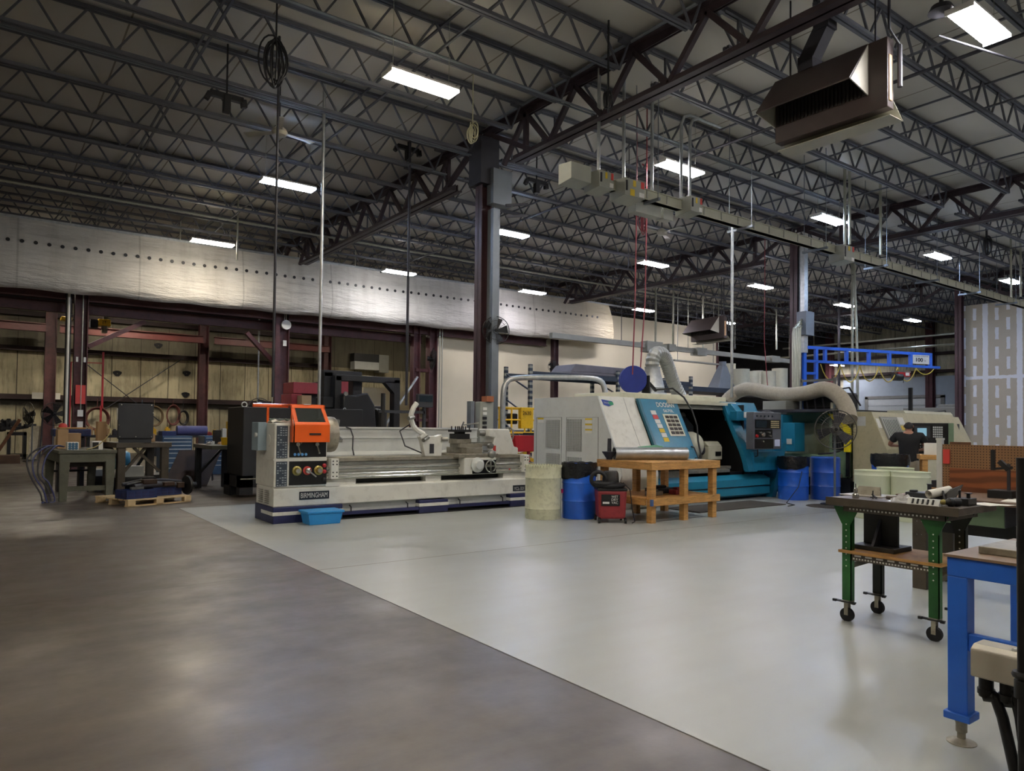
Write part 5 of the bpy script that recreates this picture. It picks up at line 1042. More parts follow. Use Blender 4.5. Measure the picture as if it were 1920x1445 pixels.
# ------------------------------------------------------------------ column and wall fans
def cage_fan(name, label, c, R, rz, tilt=0, stand=None, blades=5, cagem='cage', base=True, dark=False):
    """round wire guard fan; faces along local -Y"""
    t = thing(name, label, 'fan', (c[0], c[1], c[2] if stand is None else 0), rz)
    zc = 0 if stand is None else c[2]; T = Matrix.Translation((0, 0, zc)) @ Matrix.Rotation(tilt, 4, 'X')
    W = lambda mb, n, m, **k: mb.xf(T).build(n, m, t, world=False, **k)
    mb = MB().torus((0, 0, 0), R, R*.03, 'Y', 36, 6).torus((0, -R*.22, 0), R*.7, R*.012, 'Y', 30, 5).torus((0, -R*.27, 0), R*.3, R*.012, 'Y', 24, 5)
    for k in range(40):
        a = k*2*PI/40; d = Vector((math.cos(a), 0, math.sin(a)))
        mb.tube([d*R*.98, d*R*.7+Vector((0, -R*.22, 0)), d*R*.3+Vector((0, -R*.27, 0)), d*R*.08+Vector((0, -R*.27, 0))], R*.007, 4)
        if k % 2 == 0: mb.tube([d*R*.98, d*R*.6+Vector((0, R*.2, 0)), d*R*.15+Vector((0, R*.25, 0))], R*.007, 4)
    W(mb, 'cage', cagem)
    for k in range(blades):
        a = k*2*PI/blades+1.25; d = Vector((math.cos(a), 0, math.sin(a))); n_ = Vector((-d.z, 0, d.x)); yv = Vector((0, .12, 0))*R
        W(MB().hexa([d*.12*R-n_*.1*R-yv*.3, d*.12*R+n_*.1*R+yv*.3, d*.85*R+n_*.42*R+yv, d*.9*R-n_*.2*R-yv]+[q+Vector((0, .004, 0)) for q in (d*.12*R-n_*.1*R-yv*.3, d*.12*R+n_*.1*R+yv*.3, d*.85*R+n_*.42*R+yv, d*.9*R-n_*.2*R-yv)]), 'blade', 'black' if dark else 'steel_dark')
    W(MB().lathe((0, 0, 0), [(0, -.24*R), (.1*R, -.22*R), (.12*R, 0), (.2*R, .1*R), (.2*R, .45*R), (0, .48*R)], 20, 'Y'), 'motor', 'black', smooth=True)
    if stand is not None:
        MB().tube([(0, R*.3, .03), (0, R*.3, zc-.02)], .022, 10).build('pole', 'grey_duct', t, world=False, smooth=True)
        MB().lathe((0, R*.3, 0), [(0, .04), (.25, .03), (.28, 0)], 24).build('base', 'black', t, world=False, smooth=True)
    return t
f1 = cage_fan('column_fan', 'black caged fan mounted on the first column below the curtain', tuple(on(930, 619, Y=12.75)), .3, -.35, cagem='black', dark=True)
cage_fan('column_fan', 'dark caged fan seen edge on at the double frame column', tuple(on(811, 673, Y=25.0)), .45, 1.2, .1, cagem='black', dark=True)
cage_fan('column_fan', 'small dark caged fan on the column before the cream wall', tuple(on(1038, 687, Y=24.8)), .28, -.2, cagem='black', dark=True)
cage_fan('pedestal_fan', 'large wire caged fan on a stand between the blue drums and the cream machine', (13.15, 7.35, 1.46), .37, -.95, 0, True, blades=3)
# ------------------------------------------------------------------ green steel bench on castors
t = thing('rolling_bench', 'steel bench with green front legs on locking castors and a cluttered dark top', 'workbench', (5.52, 2.53, 0))
GX0, GX1, GY0, GY1, GZ = 5.22, 5.86, 2.07, 2.99, .935
P_(MB().box((GX0, GY0, GZ-.05), (GX1, GY1, GZ)), 'tabletop', M('bench_top', '4a4038', .5, var=.3, dirt='8a7a68', dirt_amt=.4), bevel=.004)
mb = MB().box((GX0-.004, GY0-.004, GZ-.055), (GX0+.004, GY1+.004, GZ+.004)); P_(mb, 'edge_angle', 'brown_bench')
def slots(mb, x0, x1, y0, y1, zs, n, axis, w=.012, h=.012, off=.0):
    for k in range(n):
        f = (k+.5)/n
        if axis == 'Y': yy = y0+(y1-y0)*f; mb.box((x0-off-.0012, yy-w/2, zs), (x0-off, yy+w/2, zs+h))
    return mb
fr = P_(MB().box((GX0+.06, GY0+.1, GZ-.1), (GX0+.065, GY1-.1, GZ-.05)).box((GX1-.065, GY0+.1, GZ-.1), (GX1-.06, GY1-.1, GZ-.05)).box((GX0+.06, GY0+.1, GZ-.1), (GX1-.06, GY0+.105, GZ-.05)).box((GX0+.06, GY1-.105, GZ-.1), (GX1-.06, GY1-.1, GZ-.05)), 'top_frame', 'brown_bench')
slots(MB(), GX0+.06, 0, GY0+.14, GY1-.14, GZ-.085, 24, 'Y').build('frame_slots', 'paper', fr)
for i, (x, y, mt_) in enumerate(((5.31, 2.88, 'green_paint'), (5.31, 2.26, 'green_paint'), (5.73, 2.86, M('green_black', '182018', .5, var=.3)), (5.73, 2.26, 'green_black'))):
    s = 1 if i in (0, 2) else 1
    lg_ = P_(MB().box((x, y-.035, .16), (x+.006, y+.035, GZ-.08)).box((x, y-.035, .16), (x+.05, y-.029, GZ-.08)).prism([(y-.035, GZ-.2), (y+.035, GZ-.2), (y+.1, GZ-.07), (y-.1, GZ-.07)], x-.006, x, 'X'), 'leg', mt_, label='green slotted leg' if i < 2 else 'dark slotted leg')
    mb = MB()
    for k in range(8):
        z = GZ-.2-.045*k; mb.cyl((x-.0075, y, z), (x-.006, y, z), .0055, 8)
    mb.build('bolt_holes', 'paper', lg_)
    c_ = P_(MB().box((x-.03, y-.03, .145), (x+.06, y+.03, .16)).box((x-.012, y-.015, .05), (x-.007, y+.015, .15)).box((x+.027, y-.015, .05), (x+.032, y+.015, .15)), 'castor', 'steel_dirty')
    MB().lathe((x+.01, y, .052), [(0, -.015), (.05, -.016), (.052, 0), (.05, .016), (0, .015)], 24, 'X').build('wheel', 'rubber', c_, smooth=True)
    MB().box((x-.04, y-.075, .15), (x-.0, y+.075, .158)).box((x-.05, y-.085, .147), (x-.03, y-.06, .165)).box((x-.05, y+.06, .147), (x-.03, y+.085, .165)).build('brake_lever', 'black', c_)
P_(MB().box((GX0+.06, GY0+.13, .52), (GX1-.06, GY1-.06, .54)), 'lower_shelf', 'wood', label='plywood lower shelf')
sf = P_(MB().box((GX0+.1, GY0+.16, .465), (GX0+.105, GY1-.13, .52)), 'shelf_rail', 'brown_bench')
slots(MB(), GX0+.1, 0, GY0+.2, GY1-.15, .475, 26, 'Y').build('rail_slots', 'paper', sf); slots(MB(), GX0+.1, 0, GY0+.2, GY1-.15, .497, 7, 'Y', .05, .012).build('rail_slots', 'paper', sf)
for y in (2.26, 2.88): P_(MB().bar((5.33, y, .42), (5.75, y, .44), .04), 'side_brace', 'brown_bench')
def ob(mb, nm, mt_, lb, cat, **k): return tag(mb.build(nm, mt_, **k), lb, cat)
# angle plate on the shelf
a = thing('angle_plate', 'black steel angle plate with a slanted rib standing on the plywood shelf', 'tool', (5.5, 2.7, .54))
MB().box((5.42, 2.58, .54), (5.7, 2.9, .575)).box((5.56, 2.62, .575), (5.59, 2.88, .82)).build('plate', 'black', a, bevel=.004)
MB().prism([(5.44, .575), (5.56, .575), (5.56, .77)], 2.74, 2.76, 'Y').build('rib', 'steel_dark', a)
ob(MB().lathe((5.33, 2.82, GZ), [(.022, 0), (.026, .01), (.024, .03), (.012, .04), (.016, .06), (.012, .075), (.004, .08), (.004, .11), (0, .11)], 18), 'tool_holder', 'steel_bright', 'small chrome tool holder at the left end of the green bench', 'tool', smooth=True)
ob(MB().box((5.5, 2.72, GZ), (5.8, 3.05, GZ+.006)).hexa([(5.62, 2.78, GZ), (5.64, 2.78, GZ), (5.64, 2.99, GZ), (5.62, 2.99, GZ), (5.66, 2.8, GZ+.07), (5.67, 2.8, GZ+.07), (5.67, 2.97, GZ+.07), (5.66, 2.97, GZ+.07)]), 'metal_plate', 'steel_dirty', 'scratched grey plate tilted up at the far left of the green bench', 'plate')
ob(MB().torus((5.4, 2.72, GZ+.012), .022, .005, 'Z', 16, 6).bar((5.38, 2.69, GZ+.01), (5.44, 2.75, GZ+.03), .01).bar((5.41, 2.73, GZ), (5.41, 2.73, GZ+.06), .006), 'wire_clamp', 'steel_dark', 'small dark wire clamp beside the chrome holder', 'tool')
ob(MB().cyl((5.48, 2.55, GZ+.012), (5.5, 2.67, GZ+.012), .012, 12), 'round_bar', M('bar_brown', '5a5048', .6), 'short brown round bar on the green bench', 'bar')
g = []; rnd = random.Random(5)
for i in range(15):
    g.append([(5.3+.016*i+rnd.uniform(-.004, .004), 2.41+.017*j, GZ+.003+max(0, .05*math.sin(i/14*PI)*math.sin(j/11*PI)*rnd.uniform(.2, 1.2))) for j in range(12)])
ob(MB().sheet(g), 'plastic_bag', M('clear_film', 'd8d8d4', .12, alpha=.55), 'crumpled clear plastic bag in the middle of the green bench', 'bag', smooth=True)
ob(MB().box((5.55, 2.37, GZ), (5.68, 2.56, GZ+.06)).box((5.57, 2.5, GZ+.06), (5.62, 2.54, GZ+.075)).cyl((5.62, 2.42, GZ+.06), (5.62, 2.42, GZ+.12), .014, 12).cyl((5.62, 2.42, GZ+.12), (5.62, 2.42, GZ+.126), .02, 12), 'vise_block', 'charcoal', 'dark machined block with an upright shank on the green bench', 'tool', bevel=.003)
ob(MB().lathe((0, 0, 0), [(.03, 0), (.03, .19), (.027, .19), (.027, 0)], 24, 'X', False).xf(Matrix.Translation((5.42, 2.34, GZ+.065)) @ Matrix.Rotation(-.35, 4, 'Z') @ Matrix.Rotation(-.15, 4, 'Y')), 'paper_roll', 'paper', 'white cardboard tube lying among the tools on the green bench', 'tube', smooth=True)
rk = thing('end_mill_rack', 'light block holding a row of five dark cutters at the front of the green bench', 'tool rack', (5.26, 2.3, GZ))
MB().hexa([(5.24, 2.2, GZ), (5.29, 2.2, GZ), (5.29, 2.41, GZ), (5.24, 2.41, GZ), (5.27, 2.2, GZ+.045), (5.3, 2.2, GZ+.045), (5.3, 2.41, GZ+.045), (5.27, 2.41, GZ+.045)]).build('block', 'light_grey', rk)
for k in range(5): MB().cyl((5.245, 2.24+.033*k, GZ+.01), (5.262, 2.24+.033*k, GZ+.04), .007, 8).build('cutter', 'black', rk)
ob(MB().hexa([(5.5, 2.22, GZ+.0), (5.51, 2.22, GZ+.0), (5.51, 2.34, GZ+.03), (5.5, 2.34, GZ+.03), (5.58, 2.18, GZ+.14), (5.59, 2.18, GZ+.14), (5.57, 2.28, GZ+.09), (5.56, 2.28, GZ+.09)]).bar((5.45, 2.24, GZ), (5.5, 2.28, GZ+.09), .012), 'black_bracket', 'black', 'black pointed bracket leaning over the white tube', 'bracket')
ch_ = thing('drill_chuck', 'dark chuck holder with a brass nose at the right front of the green bench', 'tool', (5.4, 2.15, GZ))
MB().lathe((0, 0, 0), [(0, 0), (.012, 0), (.022, .03), (.03, .035), (.03, .06), (.022, .07), (.028, .08), (.028, .11), (0, .11)], 20, 'X').xf(Matrix.Translation((5.3, 2.19, GZ+.03)) @ Matrix.Rotation(-.6, 4, 'Z')).build('body', 'black', ch_, smooth=True)
MB().lathe((0, 0, 0), [(0, -.035), (.012, -.03), (.02, .0), (0, 0)], 16, 'X').xf(Matrix.Translation((5.3, 2.19, GZ+.03)) @ Matrix.Rotation(-.6, 4, 'Z')).build('nose', 'brass', ch_, smooth=True)
ob(MB().box((5.46, 2.1, GZ), (5.6, 2.2, GZ+.05)).cyl((5.5, 2.17, GZ+.05), (5.5, 2.17, GZ+.1), .008, 10).lathe((5.5, 2.17, GZ+.1), [(0, -.01), (.011, 0), (0, .012)], 10).lathe((5.54, 2.13, GZ+.05), [(.012, 0), (.012, .03), (.024, .03), (.024, .036), (0, .036)], 16), 'indicator_base', 'black', 'black block with a small chrome knob at the right of the green bench', 'tool', bevel=.003)
ob(MB().sheet([[(5.6+.07*i, 2.02+.1*j-.03*i, GZ+.003+.003*((i+j) % 2)) for i in range(4)] for j in range(3)]), 'paper_sheet', 'paper', 'white paper at the far right corner of the green bench', 'paper', solid=.002)
# ------------------------------------------------------------------ second table with pegboard back
t = thing('inspection_table', 'brown topped steel table with a sage drawer unit behind the green bench', 'table', (7.1, 2, 0))
TZ = .87
P_(MB().box((6.75, -.2, TZ-.035), (7.62, 3.2, TZ)), 'tabletop', M('top_brown', '6a5444', .5, var=.15), bevel=.004)
for x, y in ((6.95, 3.08), (7.5, 3.08), (6.95, 0), (7.5, 0)):
    l_ = P_(MB().box((x-.004, y-.06, .0), (x+.004, y+.06, TZ-.04)).box((x, y-.06, 0), (x+.06, y-.055, TZ-.04)), 'leg', 'brown_bench')
    mb = MB()
    for z in (.5, .62, .74):
        for s in (-.02, .02): mb.cyl((x-.006, y+s, z), (x-.004, y+s, z), .004, 6)
    mb.build('bolt', 'steel', l_)
dw = P_(MB().box((6.9, 2.38, .64), (7.3, 2.95, TZ-.036)), 'drawer_unit', 'sage', bevel=.006); MB().box((6.9, 2.372, .645), (7.3, 2.379, TZ-.05)).build('drawer_front', 'charcoal', dw)
P_(MB().box((7.3, 0, .5), (7.34, 3.08, .62)), 'stretcher', 'black')
m, nt, ob_, sp, b = start('pegboard', .75)
c = mixn(nt, noise(nt, ob_, 3, 4), '7e5c3c', '8c6846')
fy = mathn(nt, 'SUBTRACT', mathn(nt, 'FRACT', mathn(nt, 'DIVIDE', sp[1], .0254)), .5); fz = mathn(nt, 'SUBTRACT', mathn(nt, 'FRACT', mathn(nt, 'DIVIDE', sp[2], .0254)), .5)
rr = mathn(nt, 'ADD', mathn(nt, 'MULTIPLY', fy, fy), mathn(nt, 'MULTIPLY', fz, fz)); c = mixn(nt, mathn(nt, 'LESS_THAN', rr, .035), c, '2e2018'); nt.links.new(c, b.inputs['Base Color'])
m2, nt, ob_, sp, b = start('plywood', .6)
wv = nt.nodes.new('ShaderNodeTexWave'); wv.wave_type = 'RINGS'; wv.rings_direction = 'X'; wv.inputs['Scale'].default_value = 1.1; wv.inputs['Distortion'].default_value = 9; wv.inputs['Detail'].default_value = 3; wv.inputs['Detail Scale'].default_value = .8
mp = nt.nodes.new('ShaderNodeMapping'); mp.inputs['Scale'].default_value = (1, .8, 3.2); nt.links.new(ob_, mp.inputs[0]); nt.links.new(mp.outputs[0], wv.inputs[0])
c = mixn(nt, ramp(nt, wv.outputs[1], .3, .8), '8a4f28', '6a3a1c'); c = mixn(nt, ramp(nt, noise(nt, ob_, 3.5, 3), .68, .74), c, '2a140a'); nt.links.new(c, b.inputs['Base Color'])
pg = thing('pegboard_screen', 'brown pegboard screen with a plywood lower panel standing behind the inspection table', 'screen', (7.66, 1.6, 0))
MB().box((7.64, -.4, 1.08), (7.66, 3.05, 1.32)).box((7.645, 3.0, .45), (7.66, 3.17, 1.32)).build('pegboard', m, pg)
MB().box((7.63, -.4, .6), (7.64, 3.1, 1.09)).build('plywood_panel', m2, pg, label='plywood lower panel')
MB().box((7.64, 2.92, 1.32), (7.66, 3.1, 1.345)).build('top_cleat', 'wood_dark', pg)
MB().box((7.635, 3.1, .95), (7.64, 3.16, 1.09)).xf(Matrix.Translation((0, .0, .18))).build('red_card', 'label_red', pg, label='red card on the edge')
MB().box((7.66, 3.1, 0), (7.72, 3.16, .5)).box((7.66, -.3, 0), (7.72, -.24, 1.3)).build('post', 'wood', pg)
ob(MB().box((7.68, 3.19, 0), (7.73, 3.24, 1.36)).box((7.675, 3.185, 1.36), (7.735, 3.245, 1.38)), 'white_post', 'light_grey', 'white square post at the left end of the pegboard', 'post')
for k, (y, s) in enumerate(((2.42, 1), (2.2, 1))):
    gb = thing('height_gauge', ['dark height gauge with a black clamp standing before the plywood, left', 'dial indicator stand with a white dial standing before the plywood, right'][k], 'gauge', (7.2, y+.15, TZ))
    MB().box((7.12, y-.02, TZ), (7.3, y+.17, TZ+.07)).build('base', 'black', gb, bevel=.005)
    MB().bar((7.2, y+.03, TZ+.06), (7.2, y+.03, TZ+.3), .022).build('column', 'steel_dark', gb)
    if k == 0:
        MB().bar((7.2, y+.0, TZ+.27), (7.2, y+.16, TZ+.25), .02).bar((7.2, y+.15, TZ+.24), (7.2, y+.15, TZ+.42), .03).bar((7.2, y+.03, TZ+.25), (7.2, y+.1, TZ+.32), .04).build('clamp', 'black', gb)
    else:
        MB().lathe((7.17, y+.12, TZ+.3), [(0, -.02), (.036, -.02), (.04, .0), (.036, .01)], 22, 'X').build('dial', 'label_white', gb, smooth=True)
        MB().cyl((7.2, y+.12, TZ+.07), (7.2, y+.12, TZ+.3), .008, 8).bar((7.2, y-.02, TZ+.2), (7.2, y+.12, TZ+.21), .012).lathe((7.2, y+.12, TZ+.07), [(.04, 0), (.02, .04), (.02, .06), (0, .06)], 14).build('stem', 'steel_dark', gb)
ob(MB().sheet([[(6.82+.12*i, 2.1+.07*j+.02*i, TZ+.004+.004*((i*j) % 2)) for i in range(4)] for j in range(5)]), 'paper_sheets', 'paper', 'loose white papers at the left front of the inspection table', 'paper', solid=.003)
ob(MB().lathe((7.65, 2.62, 1.32), [(.008, 0), (.008, .02), (.004, .03), (.007, .05), (0, .055)], 10), 'small_bottle', 'label_white', 'tiny pale bottle on top of the pegboard', 'bottle', smooth=True)
# ------------------------------------------------------------------ blue table at the right edge
t = thing('blue_table', 'blue welded steel table with a levelling foot at the right edge of the frame', 'table', (4.2, 1.0, 0))
UX0, UX1, UY1, UY0, UZ = 3.66, 4.5, 1.5, -.6, .875
P_(MB().box((UX0-.01, UY0, UZ-.012), (UX1, UY1+.01, UZ)), 'tabletop', M('top_tan', '7a6450', .5, var=.15))
for a_, b__ in (((UX0, UY0, UZ-.1), (UX0+.05, UY1, UZ-.012)), ((UX0+.05, UY1-.05, UZ-.1), (UX1, UY1, UZ-.012)), ((UX1-.05, UY0, UZ-.1), (UX1, UY1-.05, UZ-.012))): P_(MB().box(a_, b__), 'rail', 'crane_blue', bevel=.004)
for x, y in ((UX0, UY1-.085), (UX1-.085, UY1-.085), (UX0, UY0), (UX1-.085, UY0)):
    l_ = P_(MB().box((x, y, .13), (x+.085, y+.085, UZ-.1)).box((x-.014, y-.014, .115), (x+.099, y+.099, .15)), 'leg', 'crane_blue', bevel=.005)
    MB().lathe((x+.042, y+.042, 0), [(.062, 0), (.062, .008), (.03, .02), (.018, .025), (.018, .05), (.024, .055), (.024, .09), (.03, .115), (0, .115)], 26).build('levelling_foot', 'steel_dirty', l_, smooth=True)
P_(MB().box((UX0+.01, UY0+.08, .44), (UX0+.05, UY1-.085, .52)), 'lower_rail', 'crane_blue', bevel=.004)
ob(MB().box((3.8, .9, UZ), (4.15, 1.42, UZ+.035)), 'steel_slab', 'steel_dirty', 'grey steel slab on the blue table', 'slab', bevel=.004)
fx = thing('fixture_block', 'dark fixture block with clamped round pieces on the steel slab', 'tool', (3.9, 1.2, UZ+.035))
MB().box((3.9, 1.0, UZ+.035), (3.98, 1.3, UZ+.065)).build('block', 'charcoal', fx, bevel=.003)
for k in range(5): MB().cyl((3.94, 1.04+.05*k, UZ+.065), (3.94, 1.04+.05*k, UZ+.085), .016, 12).bar((3.92, 1.03+.05*k, UZ+.085), (3.97, 1.05+.05*k, UZ+.09), .014).build('clamped_piece', 'steel_dark', fx)
ob(MB().hexa([(4.2, 1.0, UZ), (4.35, 1.0, UZ), (4.35, 1.3, UZ), (4.2, 1.3, UZ), (4.17, .97, UZ+.09), (4.38, .97, UZ+.09), (4.38, 1.33, UZ+.09), (4.17, 1.33, UZ+.09)]), 'parts_bin', 'black', 'black open bin behind the fixture block on the blue table', 'bin')
# grey connector box on a black post with hoses
gbx = thing('connector_box', 'light grey sheet metal connector box with black hoses at the lower right edge', 'electrical box', (3.1, 1.0, .5))
MB().prism([(3.05, .52), (3.17, .52), (3.17, .64), (3.08, .64), (3.05, .625)], .6, 1.17, 'Y').build('housing', M('box_paint', 'a8a498', .45, .1, var=.03), gbx, bevel=.006)
MB().bar((2.93, .955, .58), (3.06, .955, .58), .04).build('mounting_bracket', 'steel_dark', gbx)
for k in range(6): MB().tube([(3.09, 1.04-.03*k, .643), (3.13, 1.03-.03*k, .643)], .007, 8).build('louvre', 'light_grey', gbx, smooth=True)
for k, y in enumerate((on(1849, 1270, X=3.11).y, on(1889, 1280, X=3.11).y)):
    MB().cyl((3.11, y, .44), (3.11, y, .52), .025, 14).cyl((3.11, y, .45), (3.11, y, .47), .03, 14).tube([(3.11, y, .46), (3.11, y-.002, .44), (3.11, on((1866, 1903)[k], 1306, X=3.11).y, on(1866, 1306, X=3.11).z)], .023, 12).build('elbow', 'black', gbx, smooth=True)
    hp5 = [on(a5, b5, X=3.11) for a5, b5 in (((1866, 1306), (1880, 1345), (1893, 1400), (1903, 1445), (1912, 1520)) if k == 0 else ((1903, 1302), (1914, 1345), (1921, 1400), (1926, 1445), (1930, 1520)))]
    MB().tube([(3.11, hp5[0].y+.02, hp5[0].z+.01)]+[tuple(v) for v in hp5]+[(3.14, hp5[-1].y-.02, .1), (3.2, hp5[-1].y-.05, .03), (3.4, hp5[-1].y-.1, .022)], .02, 12).build('cable_hose', 'hose_dark', gbx, smooth=True)
ob(MB().tube([(2.92, .955, 0), (2.92, .955, 1.36)], .016, 14).lathe((2.92, .955, .6), [(.03, 0), (.034, .01), (.03, .02)], 16).lathe((2.92, .955, .53), [(.026, 0), (.026, .06)], 16).lathe((2.92, .955, 0), [(.1, 0), (.1, .012), (0, .012)], 20), 'black_post', 'black', 'black round post cropped by the right edge of the frame', 'post', smooth=True)
# ------------------------------------------------------------------ sage and teal machine
t = thing('vertical_machining_centre', 'older sage green and teal machine standing open behind the standing fan', 'machine', (15.8, 9, 0))
P_(MB().box((14.95, 8.1, .42), (17.2, 8.5, 1.86)).box((14.95, 8.5, .42), (17.2, 9.95, .9)).box((15.6, 8.5, .9), (17.2, 9.95, 1.86)), 'body', 'sage', bevel=.01); P_(MB().box((14.9, 8.0, 0), (17.2, 10, .42)), 'base', 'black')
P_(MB().box((15.55, 8.5, .9), (15.6, 9.9, 1.6)), 'panel', M('sage_light', '868a70', .5, var=.08)); P_(MB().box((14.6, 8.2, 1.84), (17.2, 10.4, 1.9)), 'roof_tray', 'steel_dark')
P_(MB().box((14.93, 8.12, 1.02), (14.97, 8.42, 1.78)), 'opening', 'black'); P_(MB().box((14.9, 8.02, .45), (14.94, 8.1, 1.8)), 'door_post', 'black')  # opening: black slab on the body, standing in for a shaded cavity
for (a_, b__) in (((14.5, 9.35, .98), (14.9, 9.62, 1.78)), ((14.5, 9.05, .96), (14.9, 9.35, 1.6))): P_(MB().box(a_, b__), 'cover_box', 'teal_light', bevel=.01)
P_(MB().box((14.485, 9.12, 1.12), (14.499, 9.24, 1.24)), 'flag_sticker', 'label_white')
P_(MB().cyl((14.2, 9.55, 1.45), (14.5, 9.55, 1.5), .07).tube([(14.1, 9.5, 1.4), (14.0, 9.4, 1.6), (14.3, 9.6, 1.8)], .025), 'work_light', 'steel_dark', smooth=True)
P_(MB().box((14.7, 9.4, 1.9), (15.4, 10.0, 2.1)), 'control_cabinet', 'mid_grey', bevel=.01)
mb = MB(); rnd = random.Random(2)
P_(MB().box((15.2, 8.5, 1.9), (16.2, 9.3, 2.3)), 'pump', 'black', bevel=.05)
for k in range(6):
    y = 8.3+.2*k; mb.tube([(15.1, y, 1.9), (15.0, y, 2.1+.06*k), (15.2, y+.1, 2.35), (15.6, y+.1, 2.4), (15.9, y, 2.0)], .02, 6)
P_(mb, 'hose', 'steel_dark', smooth=True); P_(MB().bar((15.0, 8.4, 1.9), (15.0, 8.4, 2.6), .05).bar((15.0, 9.2, 1.9), (15.0, 9.2, 2.6), .05).bar((15.0, 8.4, 2.55), (15.0, 9.2, 2.55), .05), 'frame', 'steel')
P_(MB().box((15.0, 8.35, 1.9), (15.3, 8.5, 2.05)).box((15.0, 8.22, 1.9), (15.3, 8.33, 2.1)), 'coolant_bottle', 'cream')
P_(MB().prism([(8.48, 1.8), (8.3, 1.8), (7.97, 1.47), (7.97, .98), (8.11, .98), (8.11, 1.42)], 14.84, 14.89, 'X'), 'safety_edge', M('yellow_bright', 'f0dc14', .4), label='bright yellow door edge')
P_(MB().tube([(14.85, 8.2, 1.0), (14.7, 8.3, .95), (14.7, 8.6, .92)], .02), 'lever', 'steel_dark')
P_(MB().box((14.6, 8.2, .42), (14.95, 9.9, .5)).box((14.7, 8.7, .5), (14.95, 9.0, .7)), 'apron_tray', 'steel_dirty')
# ------------------------------------------------------------------ cream turning centre
t = thing('cream_machine', 'cream coloured machine with a slanted front and barred window behind the standing man', 'machine', (17.3, 8, 0))
CP = [(8.0, .35), (8.0, 1.84), (7.6, 1.84), (7.3, 1.1), (7.28, 1.05), (7.28, .35)]
P_(MB().prism(CP, 15.0, 18.9, 'X'), 'body', M('machine_cream', 'b9b292', .45, var=.05, dirt='7a7258', dirt_amt=.3), bevel=.01)
P_(MB().box((15.1, 7.4, 0), (18.9, 7.95, .35)), 'base', 'steel_dark')
def cy(z): return 7.3+(z-1.1)*(.3/.74)
def cfront(x0, x1, z0, z1, off, th=.01): return MB().hexa([(x0, cy(z0)-off, z0), (x1, cy(z0)-off, z0), (x1, cy(z0)-off+th, z0), (x0, cy(z0)-off+th, z0), (x0, cy(z1)-off, z1), (x1, cy(z1)-off, z1), (x1, cy(z1)-off+th, z1), (x0, cy(z1)-off+th, z1)])
wn = P_(cfront(15.22, 15.95, 1.26, 1.74, .03, .03), 'window', 'mid_grey')
cfront(15.26, 15.91, 1.3, 1.7, .034).build('window_glass', M('lit_glass', 'b8bcb0', .2, var=.02), wn)
mb = MB()
for k in range(9):
    z0, z1 = 1.31, 1.69; x = 15.3+.069*k; q = cfront(x, x+.02, z0, z1, .038, .005); mb.add(q.v, q.f)
mb.build('window_bars', 'steel_dark', wn)
P_(cfront(15.03, 15.17, 1.5, 1.7, .012), 'paper_note', 'paper'); P_(MB().box((14.994, 7.9, 1.74), (14.999, 7.72, 1.54)), 'paper_note', 'light_grey')
P_(cfront(16.0, 16.25, 1.58, 1.74, .012), 'sticker', 'label_white'); P_(cfront(16.0, 16.25, 1.46, 1.55, .012), 'sticker', 'label_yellow')
P_(MB().box((15.6, 7.2, .98), (16.1, 7.3, 1.08)), 'door_handle_recess', 'black')
P_(MB().prism([(7.6, 1.84), (8.0, 1.84), (8.0, 1.9), (7.65, 1.9)], 16.5, 18.9, 'X'), 'roof_hood', 'cream')
P_(MB().bar((17.4, 7.9, 1.86), (17.4, 7.9, 2.45), .07), 'beacon_post', 'black')
t = thing('far_machine', 'second cream machine body showing to the right of the standing man', 'machine', (20, 9, 0))
P_(MB().prism([(10, 0), (10, 1.85), (8.9, 1.85), (8.5, 1.0), (8.5, 0)], 19.2, 22.5, 'X'), 'body', 'machine_cream', bevel=.01); P_(MB().box((21, 8.6, 1.35), (21.8, 8.75, 1.65)), 'window', 'charcoal')
P_(MB().tube([(20.2, 8.8, 1.7), (20.3, 8.6, 1.95), (20.9, 8.6, 2.0), (21.3, 8.6, 1.6)], .02), 'light_arm', 'black', smooth=True)
ob(MB().box((36, 13.7, 0), (38, 16.7, 2.55)).box((36.2, 13.8, 2.55), (37.8, 15.2, 2.7)), 'grey_enclosure', 'mid_grey', 'long grey low enclosure beyond the machines before the far wall', 'enclosure', bevel=.02)
# console in front of the man
cs = thing('operator_console', 'black faced control console with a small screen in front of the standing man', 'control panel', (15.75, 6.78, 0), -1.14)
cs.scale = (.8, .9, .96)
W = lambda mb, n, m, par=None, **k: mb.build(n, m, par or cs, world=False, **k)
W(MB().box((-.42, .02, 1.02), (.42, .42, 1.68)), 'case', 'black', bevel=.01); W(MB().box((.42, .02, 1.0), (.54, .42, 1.68)), 'side_cover', 'sage', bevel=.005)
W(MB().box((-.38, 0, 1.34), (.4, .02, 1.64)).box((-.38, 0, 1.06), (.4, .02, 1.3)), 'panel_face', 'black_gloss')
bz = W(MB().box((-.34, -.012, 1.36), (.02, .0, 1.62)), 'screen_bezel', 'charcoal'); W(MB().box((-.27, -.016, 1.4), (-.06, -.012, 1.57)), 'screen', M('crt', '5a7a88', emit=.6), bz)
mb = MB()
for i in range(5):
    for j in range(5): mb.box((.08+.045*i, -.01, 1.37+.05*j), (.115+.045*i, 0, 1.405+.05*j))
W(mb, 'keypad', 'light_grey')
mb = MB()
for i in range(8):
    for j in range(3): mb.lathe((-.2+.06*i, 0, 1.1+.06*j), [(0, -.015), (.015, -.012), (.016, 0)], 8, 'Y')
W(mb, 'buttons', 'steel'); W(MB().box((-.3, .1, 0), (.3, .4, 1.02)), 'pedestal', 'cream')
